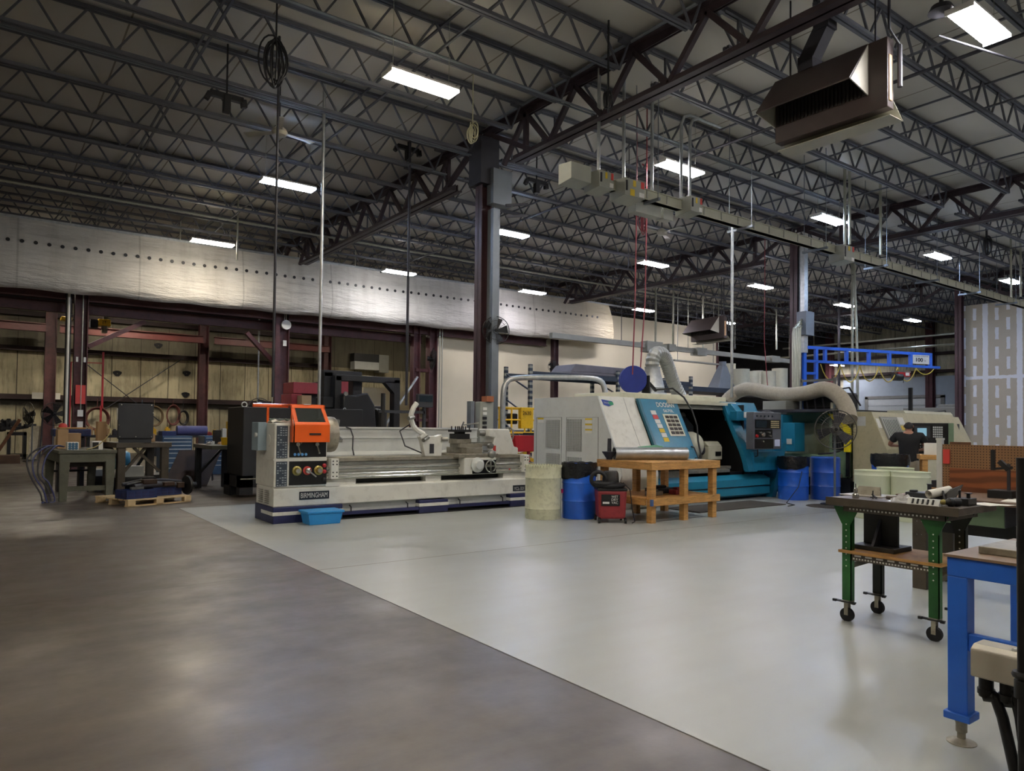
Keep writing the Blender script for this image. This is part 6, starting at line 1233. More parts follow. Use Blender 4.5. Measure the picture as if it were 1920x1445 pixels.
# small timber stand
t = thing('timber_stand', 'small timber stand with white box and red can between the man and the pegboard', 'stand', (13.3, 5.55, 0), -1.05)
W = lambda mb, n, m, par=None, **k: mb.build(n, m, par or t, world=False, **k)
W(MB().box((-.33, -.25, .96), (.33, .25, 1.04)), 'tabletop', 'wood', bevel=.004)
for x in (-.29, .22):
    for y in (-.22, .15): W(MB().box((x, y, 0), (x+.08, y+.08, .96)), 'leg', 'wood')
W(MB().box((-.3, -.22, .45), (.3, .22, .48)), 'shelf', 'wood')
ob(MB().box((13.15, 5.55, 1.04), (13.35, 5.75, 1.24)), 'white_box', 'paper', 'white box on the small timber stand', 'box')
ob(MB().lathe((13.35, 5.36, 1.04), [(.035, 0), (.035, .16), (.025, .18), (.025, .2), (0, .2)], 16), 'red_can', 'red_dark', 'dark red can on the small timber stand', 'can', smooth=True)
ob(MB().box((13.2, 5.45, .48), (13.4, 5.65, .6)), 'parts_carton', 'charcoal', 'dark carton on the shelf of the small timber stand', 'box')
ob(MB().box((12.8, 5.9, .0), (13.0, 6.1, .0)), 'x', 'black', 'x', 'x') if False else None
# ------------------------------------------------------------------ blue jib crane
t = thing('jib_crane', 'blue truss jib crane with a yellow festooned cable and a 100 sign', 'crane', (21.05, 12.85, 0))
A = Vector((21.05, 12.85, 0)); B = Vector((26.0, 11.13, 0)); D_ = (B-A).normalized(); SD = Vector((D_.y, -D_.x, 0)); Zt, Zb = 4.08, 3.64
U_ = lambda s, z, o=0: A+D_*s+SD*o+Vector((0, 0, z))
L_ = (B-A).length
P_(MB().bar(U_(0, Zt), U_(L_, Zt-.03), .1, .09).bar(U_(0, Zb), U_(L_+.35, Zb-.02), .1, .08), 'boom', 'crane_blue')
for s in (.85, 1.7, 2.6, 3.45, 4.35, 5.2): P_(MB().bar(U_(s, Zb), U_(s, Zt), .1, .09, D_), 'boom_post', 'crane_blue')
mb = MB().bar(U_(.05, 0), U_(.05, Zt+.03), .1, .1, D_).bar(U_(.5, .0), U_(.5, Zt), .1, .1, D_)
for z in (.4, 1.0, 1.6, 2.2, 2.75, 3.25): mb.bar(U_(.05, z), U_(.5, z), .08)
P_(mb, 'mast', 'crane_blue'); P_(MB().box((20.9, 12.7, 0), (21.7, 13.0, .03)), 'base_plate', 'crane_blue')
sg = P_(MB().bar(U_(4.4, (Zt+Zb)/2, .05), U_(5.1, (Zt+Zb)/2, .05), .01, .3), 'sign', 'label_white', label='white sign reading 100')
text('100', 'black', sg, U_(4.52, 3.78, .06), D_, (0, 0, 1), .13, width=.3, bold=.03)
text('LOAD CRANE', 'black', sg, U_(4.45, 3.95, .06), D_, (0, 0, 1), .04, width=.6); text('lbs', 'black', sg, U_(4.88, 3.8, .06), D_, (0, 0, 1), .05)
pts = []
for k in range(6):
    s0 = .65+.78*k; s1 = s0+.78; dz = (.5, .55, .5, .5, .45, .2)[k]
    for j in range(9): f = j/8; pts.append(U_(s0+(s1-s0)*f, 3.56-dz*math.sin(f*PI)**.8, .03))
P_(MB().tube(pts, .018, 6), 'festoon_cable', M('cable_yellow', 'b8a040', .5), smooth=True, label='yellow festooned cable')
hs_ = P_(MB().bar(U_(3.6, 3.42, 0), U_(4.3, 3.42, 0), .12, .05).bar(U_(3.75, 3.5), U_(3.75, 3.66), .05).bar(U_(4.2, 3.5), U_(4.2, 3.66), .05), 'hoist_trolley', 'steel')
MB().bar(U_(3.75, 3.33), U_(4.25, 3.33), .16, .14).build('hoist_motor', 'red', hs_, label='red hoist motor'); MB().cyl(U_(3.65, 3.24), U_(3.95, 3.24), .13, 16).build('hoist_drum', 'black', hs_, smooth=True); MB().bar(U_(4.05, 3.34, .09), U_(4.2, 3.34, .09), .02, .1).build('hoist_label', 'label_white', hs_); MB().bar(U_(4.05, 3.05), U_(4.05, 3.3), .02).build('hook', 'steel_dark', hs_)
for k, (px, a0, a1) in enumerate(((1598, 640, 740), (1606, 640, 760))):
    q0 = on(px, a0, Y=14.5 if k == 0 else 14.2); q1 = on(px+k*2, a1, Y=14.5 if k == 0 else 14.2)
    ob(MB().tube([(q1.x, q1.y, 1.9), (q1.x, q1.y, 4.0), (q0.x-.2*k, q0.y, 8.1)], .05, 8), 'drop_pipe', 'conduit', ['left of the two pale drop pipes behind the jib crane', 'right, leaning one of the two pale drop pipes behind the jib crane'][k], 'pipe')
q = on(1573, 700, Y=17.5); ob(MB().tube([(q.x, 17.5, 8.1), (q.x, 17.5, 2.9), (q.x+.6, 17.3, 2.75), (q.x+.7, 17.3, 2.0)], .06, 8), 'drop_pipe', 'steel_dark', 'grey elbowed pipe behind the jib crane', 'pipe', smooth=True)
# red hoses down from the roof
for k, (px0, px1, y0, y1, Y, lb) in enumerate(((1193, 1186, 430, 702, 10.1, 'left of the two red hoses dropping to the blue reel'), (1212, 1200, 420, 702, 10.15, 'right of the two red hoses dropping to the blue reel'), (1434, 1440, 545, 735, 14, 'single red hose dropping left of the second column'))):
    q1 = on(px1, y1, Y=Y); q0 = on(px0, y0, Y=Y); ob(MB().tube([(q1.x, Y, q1.z), (q0.x-.02, Y, (q0.z+q1.z)/2), (q0.x, Y, min(7.5, q0.z)), (q0.x, Y, 8.1)], .014, 6), 'red_hose', 'hose_red', lb, 'hose', smooth=True)
for k, (px, Y) in enumerate(((1178, 12.0), (1420, 15))):
    q = on(px, 500, Y=Y); ob(MB().bar((q.x, Y, 5.2), (q.x, Y, 8.1), .012), 'hanging_wire', 'steel_dark', ['thin wire hanging left of the red hoses', 'thin wire hanging near the second column'][k], 'wire')
q = on(1106, 560, Y=24.7); q2 = on(1230, 588, Y=24.7)
# ------------------------------------------------------------------ the person
t = thing('person', 'person in a black t-shirt and tan trousers standing with back turned, working at the console', 'person', (14.5, 6.62, 0), math.atan2(.418, .909)-PI/2)
t.scale = (1.02, .95, .955)
# local frame: +Y is the way the person faces, +X the person's right
def skin(name, chains, mt_, par, sub=2, close=True):
    vs, es, rs, idx = [], [], [], {}
    for ch in chains:
        prev = None
        for (p_, r_) in ch:
            k = tuple(round(c, 4) for c in p_)
            if k not in idx: idx[k] = len(vs); vs.append(p_); rs.append(r_)
            if prev is not None and prev != idx[k]: es.append((prev, idx[k]))
            prev = idx[k]
    me = bpy.data.meshes.new(name); me.from_pydata(vs, es, []); o = bpy.data.objects.new(name, me); COL.objects.link(o)
    sm = o.modifiers.new('skin', 'SKIN'); sm.use_smooth_shade = True
    for i, d in enumerate(me.skin_vertices[0].data):
        r_ = rs[i]; d.radius = r_ if isinstance(r_, tuple) else (r_, r_); d.use_root = (i == 0)
    sb = o.modifiers.new('sub', 'SUBSURF'); sb.levels = sb.render_levels = sub
    me.materials.append(MT[mt_]); o.parent = par; return o
hipL, hipR = (-.09, 0, .92), (.09, 0, .92)
def arm(s, el, wr):
    sh = (s*.19, .05, 1.43)
    ch = [((0, .04, 1.42), .085), (sh, .06), (el, .045), (wr, .03)]
    d = (Vector(wr)-Vector(el)).normalized(); pl = Vector(wr)+d*.05; hand = [((*wr,), .03), (tuple(pl), (.036, .02))]
    out = [ch, hand]; side = d.cross(Vector((0, 0, 1))).normalized(); dn = side.cross(d).normalized()
    for i, (o_, ln) in enumerate(((-.027, .065), (-.009, .078), (.009, .073), (.027, .058))):
        b0 = pl+side*o_+d*.03; b1 = b0+d*ln*.55-Vector((0, 0, .008)); b2 = b1+d*ln*.4-Vector((0, 0, .022))
        out.append([(tuple(pl), (.036, .02)), (tuple(b0), .0095), (tuple(b1), .0085), (tuple(b2), .007)])
    th0 = Vector(wr)+side*(-s)*.03+d*.02; th1 = th0+side*(-s)*.025+d*.04; out.append([(wr, .03), (tuple(th0), .012), (tuple(th1), .0095), (tuple(th1+d*.025), .008)])
    return out
ar = arm(-1, (-.33, .16, 1.22), (-.2, .38, 1.2))+arm(1, (.31, .12, 1.16), (.2, .34, 1.12))
body = [[((0, 0, .95), (.12, .08)), ((0, .01, 1.1), (.12, .08)), ((0, .03, 1.28), (.15, .1)), ((0, .04, 1.42), (.085, .085)), ((0, .075, 1.49), .056), ((0, .1, 1.525), .058), ((.0, .12, 1.575), (.074, .085)), ((0, .125, 1.63), (.066, .08))],
        [((0, 0, .95), (.12, .08)), (hipL, .07), ((-.1, .02, .5), .058), ((-.11, -.01, .09), .04), ((-.11, .1, .04), .035)], [((0, 0, .95), (.12, .08)), (hipR, .07), ((.11, .04, .5), .058), ((.13, .0, .09), .04), ((.13, .11, .04), .035)]]+ar
bo = skin('body', body, 'skin', t)
skin('t_shirt', [[((0, 0, .84), (.19, .14)), ((0, 0, .95), (.185, .135)), ((0, .005, 1.08), (.175, .125)), ((0, .025, 1.25), (.19, .135)), ((0, .045, 1.4), (.17, .12)), ((0, .062, 1.468), (.085, .08))], [((0, .045, 1.4), (.17, .12)), ((-.2, .05, 1.415), .085), ((-.29, .11, 1.29), .075)], [((0, .045, 1.4), (.17, .12)), ((.2, .05, 1.415), .085), ((.285, .1, 1.27), .075)]], 'shirt', t)
skin('trousers', [[((0, 0, 1.0), (.165, .125)), ((0, 0, .9), (.175, .13)), ((-.1, 0, .8), .105), ((-.105, .02, .5), .08), ((-.112, -.01, .1), .07)], [((0, 0, .9), (.175, .13)), ((.1, 0, .8), .105), ((.115, .04, .5), .08), ((.132, 0, .1), .07)]], 'khaki', t)
W = lambda mb, n, m, **k: mb.build(n, m, t, world=False, **k)
hh = []
for i in range(9):
    a = i/8*PI*.52
    hh.append([(.079*math.sin(a)*math.cos(b_), .122+.094*math.sin(a)*math.sin(b_)-(.004 if math.sin(b_) < 0 else 0), 1.605+.088*math.cos(a)-(.045*max(0, -math.sin(b_))*math.sin(a))) for b_ in [k*2*PI/20 for k in range(21)]])
W(MB().sheet(hh), 'hair', 'hair', smooth=True)
for s in (-1, 1): W(MB().lathe((s*.08, .115, 1.605), [(0, -.008), (.02, -.008), (.028, 0), (.02, .008), (0, .008)], 12, 'X'), 'ear', 'skin', smooth=True)
W(MB().tube([(0, .2, 1.62), (0, .222, 1.595), (0, .205, 1.585)], .012, 8), 'nose', 'skin', smooth=True); W(MB().box((-.022, .193, 1.555), (.022, .2, 1.563)), 'mouth', 'red_dark')
for s in (-1, 1): W(MB().lathe((s*.03, .192, 1.63), [(0, -.008), (.011, 0), (0, .008)], 10), 'eye', 'label_white', smooth=True)
for x, y in ((-.11, .04), (.13, .05)): W(MB().hexa([(x-.05, y-.11, 0), (x+.05, y-.11, 0), (x+.05, y+.17, 0), (x-.05, y+.17, 0), (x-.04, y-.1, .1), (x+.04, y-.1, .1), (x+.035, y+.13, .05), (x-.035, y+.13, .05)]), 'shoe', 'black', bevel=.02)
# ------------------------------------------------------------------ left: benches, cabinets, pallet
def legbox(mb, x, y, w, z0, z1): return mb.box((x-w/2, y-w/2, z0), (x+w/2, y+w/2, z1))
t = thing('olive_workbench', 'olive grey painted wooden bench with thick splayed legs at far left', 'workbench', (1.22, 15.3, 0), .06)
W = lambda mb, n, m, par=None, **k: mb.build(n, m, par or t, world=False, **k)
W(MB().box((-.08, -.05, .86), (.86, 1.9, .92)), 'tabletop', 'olive_bench', bevel=.005)
for a_, b__ in (((-.06, -.03, .7), (.84, .02, .86)), ((-.06, .02, .7), (-.02, 1.88, .86)), ((.8, .02, .7), (.84, 1.88, .86))): W(MB().box(a_, b__), 'apron', 'olive_bench', bevel=.004)
for x, y in ((0, 0), (.74, 0), (0, 1.75), (.74, 1.75)): W(MB().hexa([(x-.05, y-.06, 0), (x+.06, y-.06, 0), (x+.06, y+.05, 0), (x-.05, y+.05, 0), (x-.06, y-.05, .72), (x+.1, y-.05, .72), (x+.1, y+.06, .72), (x-.06, y+.06, .72)]), 'leg', 'olive_bench')
W(MB().bar((.03, 0, .22), (.74, 0, .22), .05, .09), 'stretcher', 'olive_bench'); W(MB().bar((.03, 1.75, .45), (.74, 1.75, .45), .05, .04), 'stretcher', 'steel_dark')
W(MB().box((.1, .3, .6), (.75, 1.6, .7)), 'under_box', 'brown_bench')
def pb(px0, py0, px1, py1, Y, dep, nm, mt_, lb, cat, bevel=.006, z0=None):
    a_, b__ = pbox(px0, py0, px1, py1, Y, dep)
    if z0 is not None: a_ = (a_[0], a_[1], z0)
    return tag(MB().box(a_, b__).build(nm, mt_, bevel=bevel), lb, cat), a_, b__
o, a_, b__ = pb(126, 829, 148, 848, 15.5, .3, 'carton', 'paper', 'small carton printed with nine blue dots on the olive bench', 'box', z0=.92)
mb = MB()
for i in range(3):
    for j in range(3): mb.lathe((a_[0]+(b__[0]-a_[0])*(.22+.28*i), 15.5, .92+(b__[2]-.92)*(.22+.28*j)), [(0, -.006), (.026, -.005), (.026, 0)], 12, 'Y')
o2 = mb.build('blue_dots', M('dot_blue', '3f6a8a', .6), o); o2.parent = o
pb(108, 805, 128, 847, 16.3, .5, 'carton', 'cardboard', 'tall plain carton at the left on the olive bench', 'box', z0=.92)
pb(128, 812, 152, 830, 16.4, .5, 'carton', 'cardboard', 'plain carton behind the dotted one on the olive bench', 'box', z0=.92)
o, a_, b__ = pb(172, 827, 193, 847, 15.6, .3, 'white_container', 'label_white', 'white container with a black side at the right end of the olive bench', 'container', z0=.92)
MB().box((a_[0]+.01, 15.594, .93), ((a_[0]+b__[0])/2+.02, 15.6, b__[2]-.02)).build('black_side', 'black', o)
# blue tote on a stand behind
ts_ = thing('tote_stand', 'blue plastic tote with a wooden board lying across it behind the olive bench', 'tote', (1.9, 17.4, 0))
a_, b__ = pbox(100, 804, 171, 818, 17.3, .7)
MB().box(a_, b__).build('tote', 'tote_blue', ts_, bevel=.02)
mb = MB()
for k in range(5): mb.box((a_[0]+(b__[0]-a_[0])*(k+.1)/5, 17.28, a_[2]+.05), (a_[0]+(b__[0]-a_[0])*(k+.85)/5, 17.3, a_[2]+.13))
mb.build('tote_ribs', 'navy', ts_); MB().box((a_[0]+.1, 17.3, b__[2]), (b__[0]-.1, 17.9, b__[2]+.03)).build('board', 'wood', ts_)
MB().box((a_[0]+.1, 17.4, 0), (a_[0]+.18, 17.9, a_[2])).box((b__[0]-.18, 17.4, 0), (b__[0]-.1, 17.9, a_[2])).build('stand_leg', 'steel_dark', ts_)
q = on(118, 803, Y=17.6); tag(MB().lathe((q.x, 17.6, b__[2]+.03), [(0, .09), (.05, .08), (.08, .04), (.08, 0)], 16).build('red_bowl', 'label_red', smooth=True), 'red rounded object on the board over the blue tote', 'bowl')
def cab(pts, r, mt_, lb, nm='cable'): return hose(pts, r, mt_, lb, nm, 'cable', rib=False, n=6)
pl_ = on(100, 850, Y=15.4)
for k in range(4):
    x = 1.1-.06*k; z = .95
    cab([(1.25, 15.6, .98), (x, 15.3, 1.0), (x-.15-.03*k, 15.2, .8), (x-.2, 15.15, .5), (x-.1+.02*k, 15.15, .35-.06*k), (x-.0, 15.2, .02), (x-.2+.1*k, 15.1, .015)], .014, 'steel_dark' if k % 2 else M('cable_blue', '3a3f6a', .5), ['dark cable looping off the left end of the olive bench, outermost', 'blue cable hanging off the left end of the olive bench', 'second dark cable hanging off the olive bench', 'innermost blue cable at the corner of the olive bench'][k])
cab([(1.6, 15.5, .93), (1.8, 15.6, 1.0), (2.0, 15.6, 1.25), (1.95, 15.7, 1.4)], .01, M('cable_tan', 'a89860', .5), 'tan wires rising from the bench to the charcoal cabinet')
# tall dark bench with crossed braces
t = thing('dark_workbench', 'tall dark steel bench with crossed braces carrying the charcoal cabinet', 'workbench', (2.2, 15.95, 0), .15)
BL, BD, BH = .98, 1.0, 1.04
W(MB().box((-.06, -.05, BH-.1), (BL, BD, BH)), 'tabletop', 'brown_bench', bevel=.005)
for x, y in ((0, 0), (BL-.16, 0), (0, BD-.15), (BL-.16, BD-.15)): W(MB().box((x-.02, y-.02, 0), (x+.12, y+.1, BH-.1)), 'leg', 'brown_bench', bevel=.004)
W(MB().bar((.1, .04, .45), (.5, .04, BH-.1), .05).bar((BL-.2, .04, .45), (BL-.7, .04, BH-.1), .05), 'front_brace', 'brown_bench'); W(MB().bar((.1, BD-.1, BH-.1), (BL-.5, BD-.1, .3), .05).bar((.5, BD-.1, .3), (BL-.1, BD-.1, BH-.1), .05), 'rear_brace', 'black')
W(MB().box((.1, .2, .28), (BL-.2, BD-.1, .32)), 'shelf', 'black')
c_ = thing('charcoal_cabinet', 'square charcoal sheet metal cabinet with bright corner screws on the dark bench', 'cabinet', (2.2, 16.02, BH), -.12)
W2 = lambda mb, n, m, par=None, **k: mb.build(n, m, par or c_, world=False, **k)
W2(MB().box((0, 0, 0), (.58, .45, .07)), 'base', 'charcoal'); cf = W2(MB().box((-.02, -.02, .07), (.6, .5, .78)), 'body', 'charcoal', bevel=.01)
W2(MB().box((-.01, -.035, .09), (.61, -.02, .77)), 'front_cover', 'charcoal', bevel=.004)
for x, z in ((.02, .12), (.3, .12), (.58, .12), (.04, .75), (.57, .75), (.0, .35), (.6, .6)): W2(MB().lathe((x, -.035, z), [(0, -.006), (.012, -.005), (.013, 0)], 8, 'Y'), 'screw', 'steel_bright')
W2(MB().box((-.04, .1, .45), (-.02, .2, .68)), 'side_label', 'label_white')
pb(183, 790, 200, 838, 16.45, .3, 'carton', 'cardboard', 'tall narrow carton left behind the charcoal cabinet', 'box', z0=1.04)
pb(259, 790, 266, 829, 16.5, .3, 'carton', 'cardboard', 'narrow carton showing right of the charcoal cabinet', 'box', z0=1.04)
pb(272, 813, 291, 831, 16.5, .3, 'carton', 'cardboard', 'square carton at the right end of the dark bench', 'box', z0=1.04)
pb(265, 813, 271, 831, 16.4, .2, 'red_can', 'red', 'red can between two cartons on the dark bench', 'can', z0=1.04)
pb(268, 831, 294, 834, 16.15, .3, 'paper_pile', 'paper', 'flat white papers at the right end of the dark bench', 'paper', z0=1.04)
q = on(222, 862, Y=17.6); tag(MB().lathe((q.x-.25, 17.6, q.z), [(0, 0), (.16, .02), (.2, .08), (.2, .4), (.16, .46), (0, .48)], 22, 'X').build('blue_motor', M('motor_blue', '3f8aa8', .4), smooth=True), 'round blue motor housing under the dark bench', 'motor')
pb(232, 874, 270, 893, 16.6, .4, 'white_crate', 'light_grey', 'pale crate on the shelf under the dark bench', 'crate', z0=.32)
pb(178, 880, 200, 893, 17.4, .3, 'white_carton', 'light_grey', 'pale carton behind the legs of the olive bench', 'box', z0=.3)
tag(MB().box((1.9, 17.3, 0), (3.5, 18.2, .3)).build('low_platform', 'black'), 'low black platform under the dark bench', 'platform')
# pallet with totes and spindle
t = thing('wooden_pallet', 'pale wooden pallet on the floor loaded with blue totes and machine parts', 'pallet', (2.05, 13.72, 0), .33)
for k in range(6): W(MB().box((0, .0+.2*k, .1), (1.15, .14+.2*k, .12)), 'deck_board', 'pallet_wood')
for y in (.0, .55, 1.02):
    for x in (0, .5, 1.02): W(MB().box((x, y, .02), (x+.13, y+.1, .1)), 'block', 'pallet_wood')
for y in (.02, .57, 1.04): W(MB().box((0, y, 0), (1.15, y+.1, .02)), 'runner', 'pallet_wood')
rz_ = Matrix.Translation((2.05, 13.72, .12)) @ Matrix.Rotation(.33, 4, 'Z')
for k, (x, y, lb) in enumerate(((.02, .1, 'left blue vented tote on the pallet'), (.6, .3, 'right blue vented tote on the pallet under the spindle'))):
    tt = thing('vented_tote', lb, 'tote', tuple(rz_ @ Vector((x, y, 0))), .33)
    W3 = lambda mb, n, m: mb.build(n, m, tt, world=False)
    W3(MB().box((0, 0, 0), (.54, .38, .01)).box((0, 0, 0), (.54, .012, .15)).box((0, .368, 0), (.54, .38, .15)).box((0, 0, 0), (.012, .38, .15)).box((.528, 0, 0), (.54, .38, .15)).box((-.01, -.012, .14), (.55, .0, .155)), 'body', 'tote_blue')
    mb = MB()
    for i in range(4):
        for j in range(2): mb.box((.04+.12*i, -.004, .025+.055*j), (.13+.12*i, .0, .065+.055*j))
        mb.box((-.004, .03+.085*i, .03), (0, .09+.085*i, .11))
    W3(mb, 'vents', 'navy')
sp_ = thing('spindle_assembly', 'dark machine spindle with a black handwheel lying across the totes', 'machine part', tuple(rz_ @ Vector((.6, .3, .15))), .33)
T_ = Matrix.Identity(4); W4 = lambda mb, n, m, **k: mb.build(n, m, sp_, world=False, **k)
W4(MB().tube([(-.35, .0, .04), (.1, .02, .06), (.5, .0, .03)], .05, 12, True, [.05, .06, .04]).tube([(-.5, .1, .08), (.2, .12, .13), (.6, .1, .08)], .03, 10), 'shaft', 'steel_dark', smooth=True)
W4(MB().lathe((.62, -.05, .02), [(0, -.04), (.17, -.03), (.18, 0), (.17, .02), (.06, .04), (.05, .16), (0, .16)], 26, 'X'), 'handwheel', 'black', smooth=True)
W4(MB().box((-.2, -.05, .08), (.05, .12, .16)).box((.15, -.1, .03), (.35, .1, .1)).box((.42, -.08, -.02), (.55, .05, .08)), 'bracket', 'rust_brown', bevel=.01); W4(MB().box((-.42, -.06, .0), (-.2, .0, .04)).bar((-.5, -.05, .1), (-.1, .08, .14), .02).bar((-.55, .0, .12), (-.15, .12, .16), .015), 'tooling', 'steel')
# blue drawer cabinets
def drawer_cab(px0, px1, py0, py1, Y, lb):
    a_, b__ = pbox(px0, py0, px1, py1, Y, .75); a_ = (a_[0], a_[1], 0)
    c_ = thing('drawer_cabinet', lb, 'cabinet', ((a_[0]+b__[0])/2, Y+.3, 0), 0, 'blue drawer cabinets')
    MB().box(a_, b__).build('carcass', 'cab_blue', c_, bevel=.008); h = b__[2]; n = 8; z = h-.04; hs__ = [.09, .09, .09, .1, .12, .12, .13, .15]
    for k in range(n):
        z1 = z; z0 = z-hs__[k]*h/1.05; z = z0
        d = MB().box((a_[0]+.03, Y-.015, z0+.006), (b__[0]-.03, Y, z1-.006)).build('drawer', 'cab_blue', c_)
        MB().box((a_[0]+.03, Y-.035, z1-.035), (b__[0]-.03, Y-.014, z1-.01)).build('pull_lip', 'cab_lip', d)
    return a_, b__
A1 = drawer_cab(304, 360, 817, 893, 20.3, 'blue drawer cabinet left, fully visible between the two dark tables')
A2 = drawer_cab(383, 436, 817, 893, 21.3, 'blue drawer cabinet right, half hidden behind the black table and stool')
q0 = on(332, 812, Y=20.5); q1 = on(388, 813, Y=20.5)
tag(MB().cyl((q0.x, 20.55, A1[1][2]+.14), (q1.x, 20.55, A1[1][2]+.14), .13, 18).build('blue_roll', M('roll_purple', '4a4a78', .6), smooth=True), 'purple-blue rolled sheet lying on top of the left blue cabinet', 'roll')
pb(304, 808, 331, 818, 20.4, .5, 'navy_tray', 'tote_blue', 'navy tray at the left on top of the blue cabinet', 'tray', z0=A1[1][2])
# black table with clutter
t = thing('black_table', 'black steel table with curved corner braces between the cabinets and the dark machine', 'table', (3.4, 17.0, 0))
Yt = 15.6; a1 = on(366, 828, Y=Yt+1.2); a2 = on(433, 834, Y=Yt)
tx0, tx1, tz = 3.85, 4.6, .98
P_(MB().box((tx0, Yt, tz-.08), (tx1, Yt+1.6, tz)), 'tabletop', 'olive_bench', bevel=.004)
for x, y in ((tx0+.03, Yt+1.45), (tx1-.2, Yt+.03), (tx1-.15, Yt+1.45)): P_(MB().box((x, y, 0), (x+.12, y+.12, tz-.08)), 'leg', 'black')
P_(MB().tube([(tx1-.18, Yt+.08, tz-.3), (tx1-.26, Yt+.08, tz-.16), (tx1-.4, Yt+.08, tz-.1)], .03, 6).bar((tx0+.1, Yt+1.5, .3), (tx0+.6, Yt+1.5, tz-.1), .05), 'corner_brace', 'black')
tag(MB().lathe((4.25, 16.0, tz), [(.1, 0), (.12, .15), (.125, .15), (.125, .165), (0, .165)], 20).build('yellow_bucket', 'yellow', smooth=True), 'small yellow bucket on the black table', 'bucket')
rnd = random.Random(9)
for k in range(8):
    x = tx0+.1+.09*k; y = Yt+.4+rnd.uniform(0, .8); l = rnd.uniform(.05, .12)
    tag(MB().box((x, y, tz), (x+l, y+l*1.5, tz+rnd.uniform(.03, .09))).bar((x-.03, y, tz+.02), (x+.1, y+.15, tz+.06), .02).build('hand_tool', ['steel', 'steel_dark', 'light_grey', 'cardboard'][k % 4], bevel=.004), 'loose grey tool in the clutter on the black table', 'tool', 'tools on the black table')
for k, (px, pt, w_, c_, lb) in enumerate(((403, 806, 12, 'black', 'small black box at the back of the black table'), (417, 803, 8, 'light_grey', 'pale box at the back of the black table'), (428, 790, 7, 'yellow', 'yellow cordless tool beyond the black table'))):
    a_, b__ = pbox(px, pt, px+w_, 826 if k < 2 else 806, 16.8, .2); tag(MB().box((a_[0], a_[1], tz), b__).build(['black_box', 'pale_box', 'cordless_tool'][k], c_, bevel=.01), lb, 'box' if k < 2 else 'tool')
for k, (x0, x1, y) in enumerate(((3.45, 4.2, 17.6), (3.95, 4.55, 17.9))):
    tag(MB().hexa([(x0-.25, y-.5, 0), (x1-.35, y-.5, 0), (x1-.35, y-.46, 0), (x0-.25, y-.46, 0), (x0+.2, y, .82), (x1+.1, y, .82), (x1+.1, y+.04, .82), (x0+.2, y+.04, .82)]).build('leaning_plate', 'rust_brown'), ['rusty brown steel plate leaning under the black table, front', 'second dark steel plate leaning behind the rusty one'][k], 'plate')
st_ = thing('stool', 'thin legged metal stool standing before the right blue cabinet', 'stool', (4.6, 19.2, 0))
MB().lathe((4.6, 19.2, .78), [(0, 0), (.17, 0), (.17, .03), (0, .03)], 20).build('seat', 'steel_dark', st_)
for k in range(4):
    a = k*PI/2+.5; MB().tube([(4.6+.12*math.cos(a), 19.2+.12*math.sin(a), .78), (4.6+.24*math.cos(a), 19.2+.24*math.sin(a), 0)], .014, 6).build('leg', 'steel_dark', st_)
MB().torus((4.6, 19.2, .3), .2, .01).build('ring', 'steel_dark', st_)
# ------------------------------------------------------------------ black machine behind the headstock
t = thing('black_cabinet', 'tall black machine cabinet standing just left of the engine lathe headstock', 'cabinet', (5.3, 14.8, 0))
P_(MB().box((4.1, 14.3, .42), (6.6, 15.4, 1.77)), 'body', 'charcoal' if False else M('near_black', '1c1d20', .45, var=.1), bevel=.01); P_(MB().box((4.05, 14.28, .06), (4.3, 14.5, .42)).box((4.05, 14.28, .2), (6.6, 15.4, .42)).box((4.05, 15.0, .0), (4.3, 15.4, .42)), 'base', 'near_black')
P_(MB().box((4.06, 14.275, .36), (6.6, 14.28, .38)), 'trim_line', 'steel_dirty')
for x in (4.2, 4.5): P_(MB().torus((x, 14.6, 1.82), .05, .012, 'Y'), 'lifting_eye', 'light_grey')
t = thing('black_press', 'big black press with portal frames and a hooded motor behind the engine lathe', 'machine', (9, 16.5, 0))
YP = 16.2
def pbx(px0, py0, px1, py1, dep, nm, dy=0, z0=None, mt_='near_black'):
    a_, b__ = pbox(px0, py0, px1, py1, YP+dy, dep)
    if z0 is not None: a_ = (a_[0], a_[1], z0)
    return P_(MB().box(a_, b__), nm, mt_, bevel=.01)
pbx(608, 697, 624, 745, .3, 'post', .3); pbx(628, 704, 640, 800, .25, 'post', 0, 0); pbx(739, 712, 750, 800, .25, 'post', 0, 0); pbx(662, 713, 679, 757, .3, 'post', .3, .5)
pbx(607, 695, 679, 707, .3, 'top_beam', .3); pbx(630, 705, 750, 716, .22, 'portal_beam', 0)
q = on(741, 716, Y=YP); P_(MB().prism([(q.x-.3, q.z), (q.x, q.z), (q.x, q.z-.3)], YP, YP+.2, 'Y'), 'gusset', 'near_black')
pbx(612, 766, 653, 802, .8, 'lower_body', .2, 0); pbx(606, 744, 625, 764, .5, 'motor_box', .1)
pbx(600, 760, 715, 810, .9, 'bed', .9, 0)
hp = [on(px, py, Y=YP-.2) for px, py in ((644, 738), (668, 742), (690, 736), (703, 760), (706, 805), (645, 805))]
hd = P_(MB().prism([(v.x, v.z) for v in hp], YP-.2, YP+.7, 'Y'), 'hood', 'near_black', bevel=.03)
v = on(648, 738, Y=YP-.22); MB().cyl((v.x, YP-.25, v.z), (v.x, YP-.2, v.z), .05).build('pivot', 'steel', hd, smooth=True); v = on(646, 767, Y=YP-.22); MB().torus((v.x, YP-.23, v.z), .03, .008, 'Y').build('ring', 'light_grey', hd)
v = on(711, 785, Y=YP+.3); P_(MB().lathe((v.x-.12, YP+.3, v.z), [(0, 0), (.24, .0), (.26, .05), (.24, .14), (.1, .2), (0, .2)], 26, 'X'), 'pulley', 'black', smooth=True)
t = thing('red_machine', 'dark red machine frame behind the black press', 'machine', (8, 19, 0)); YP = 18.6
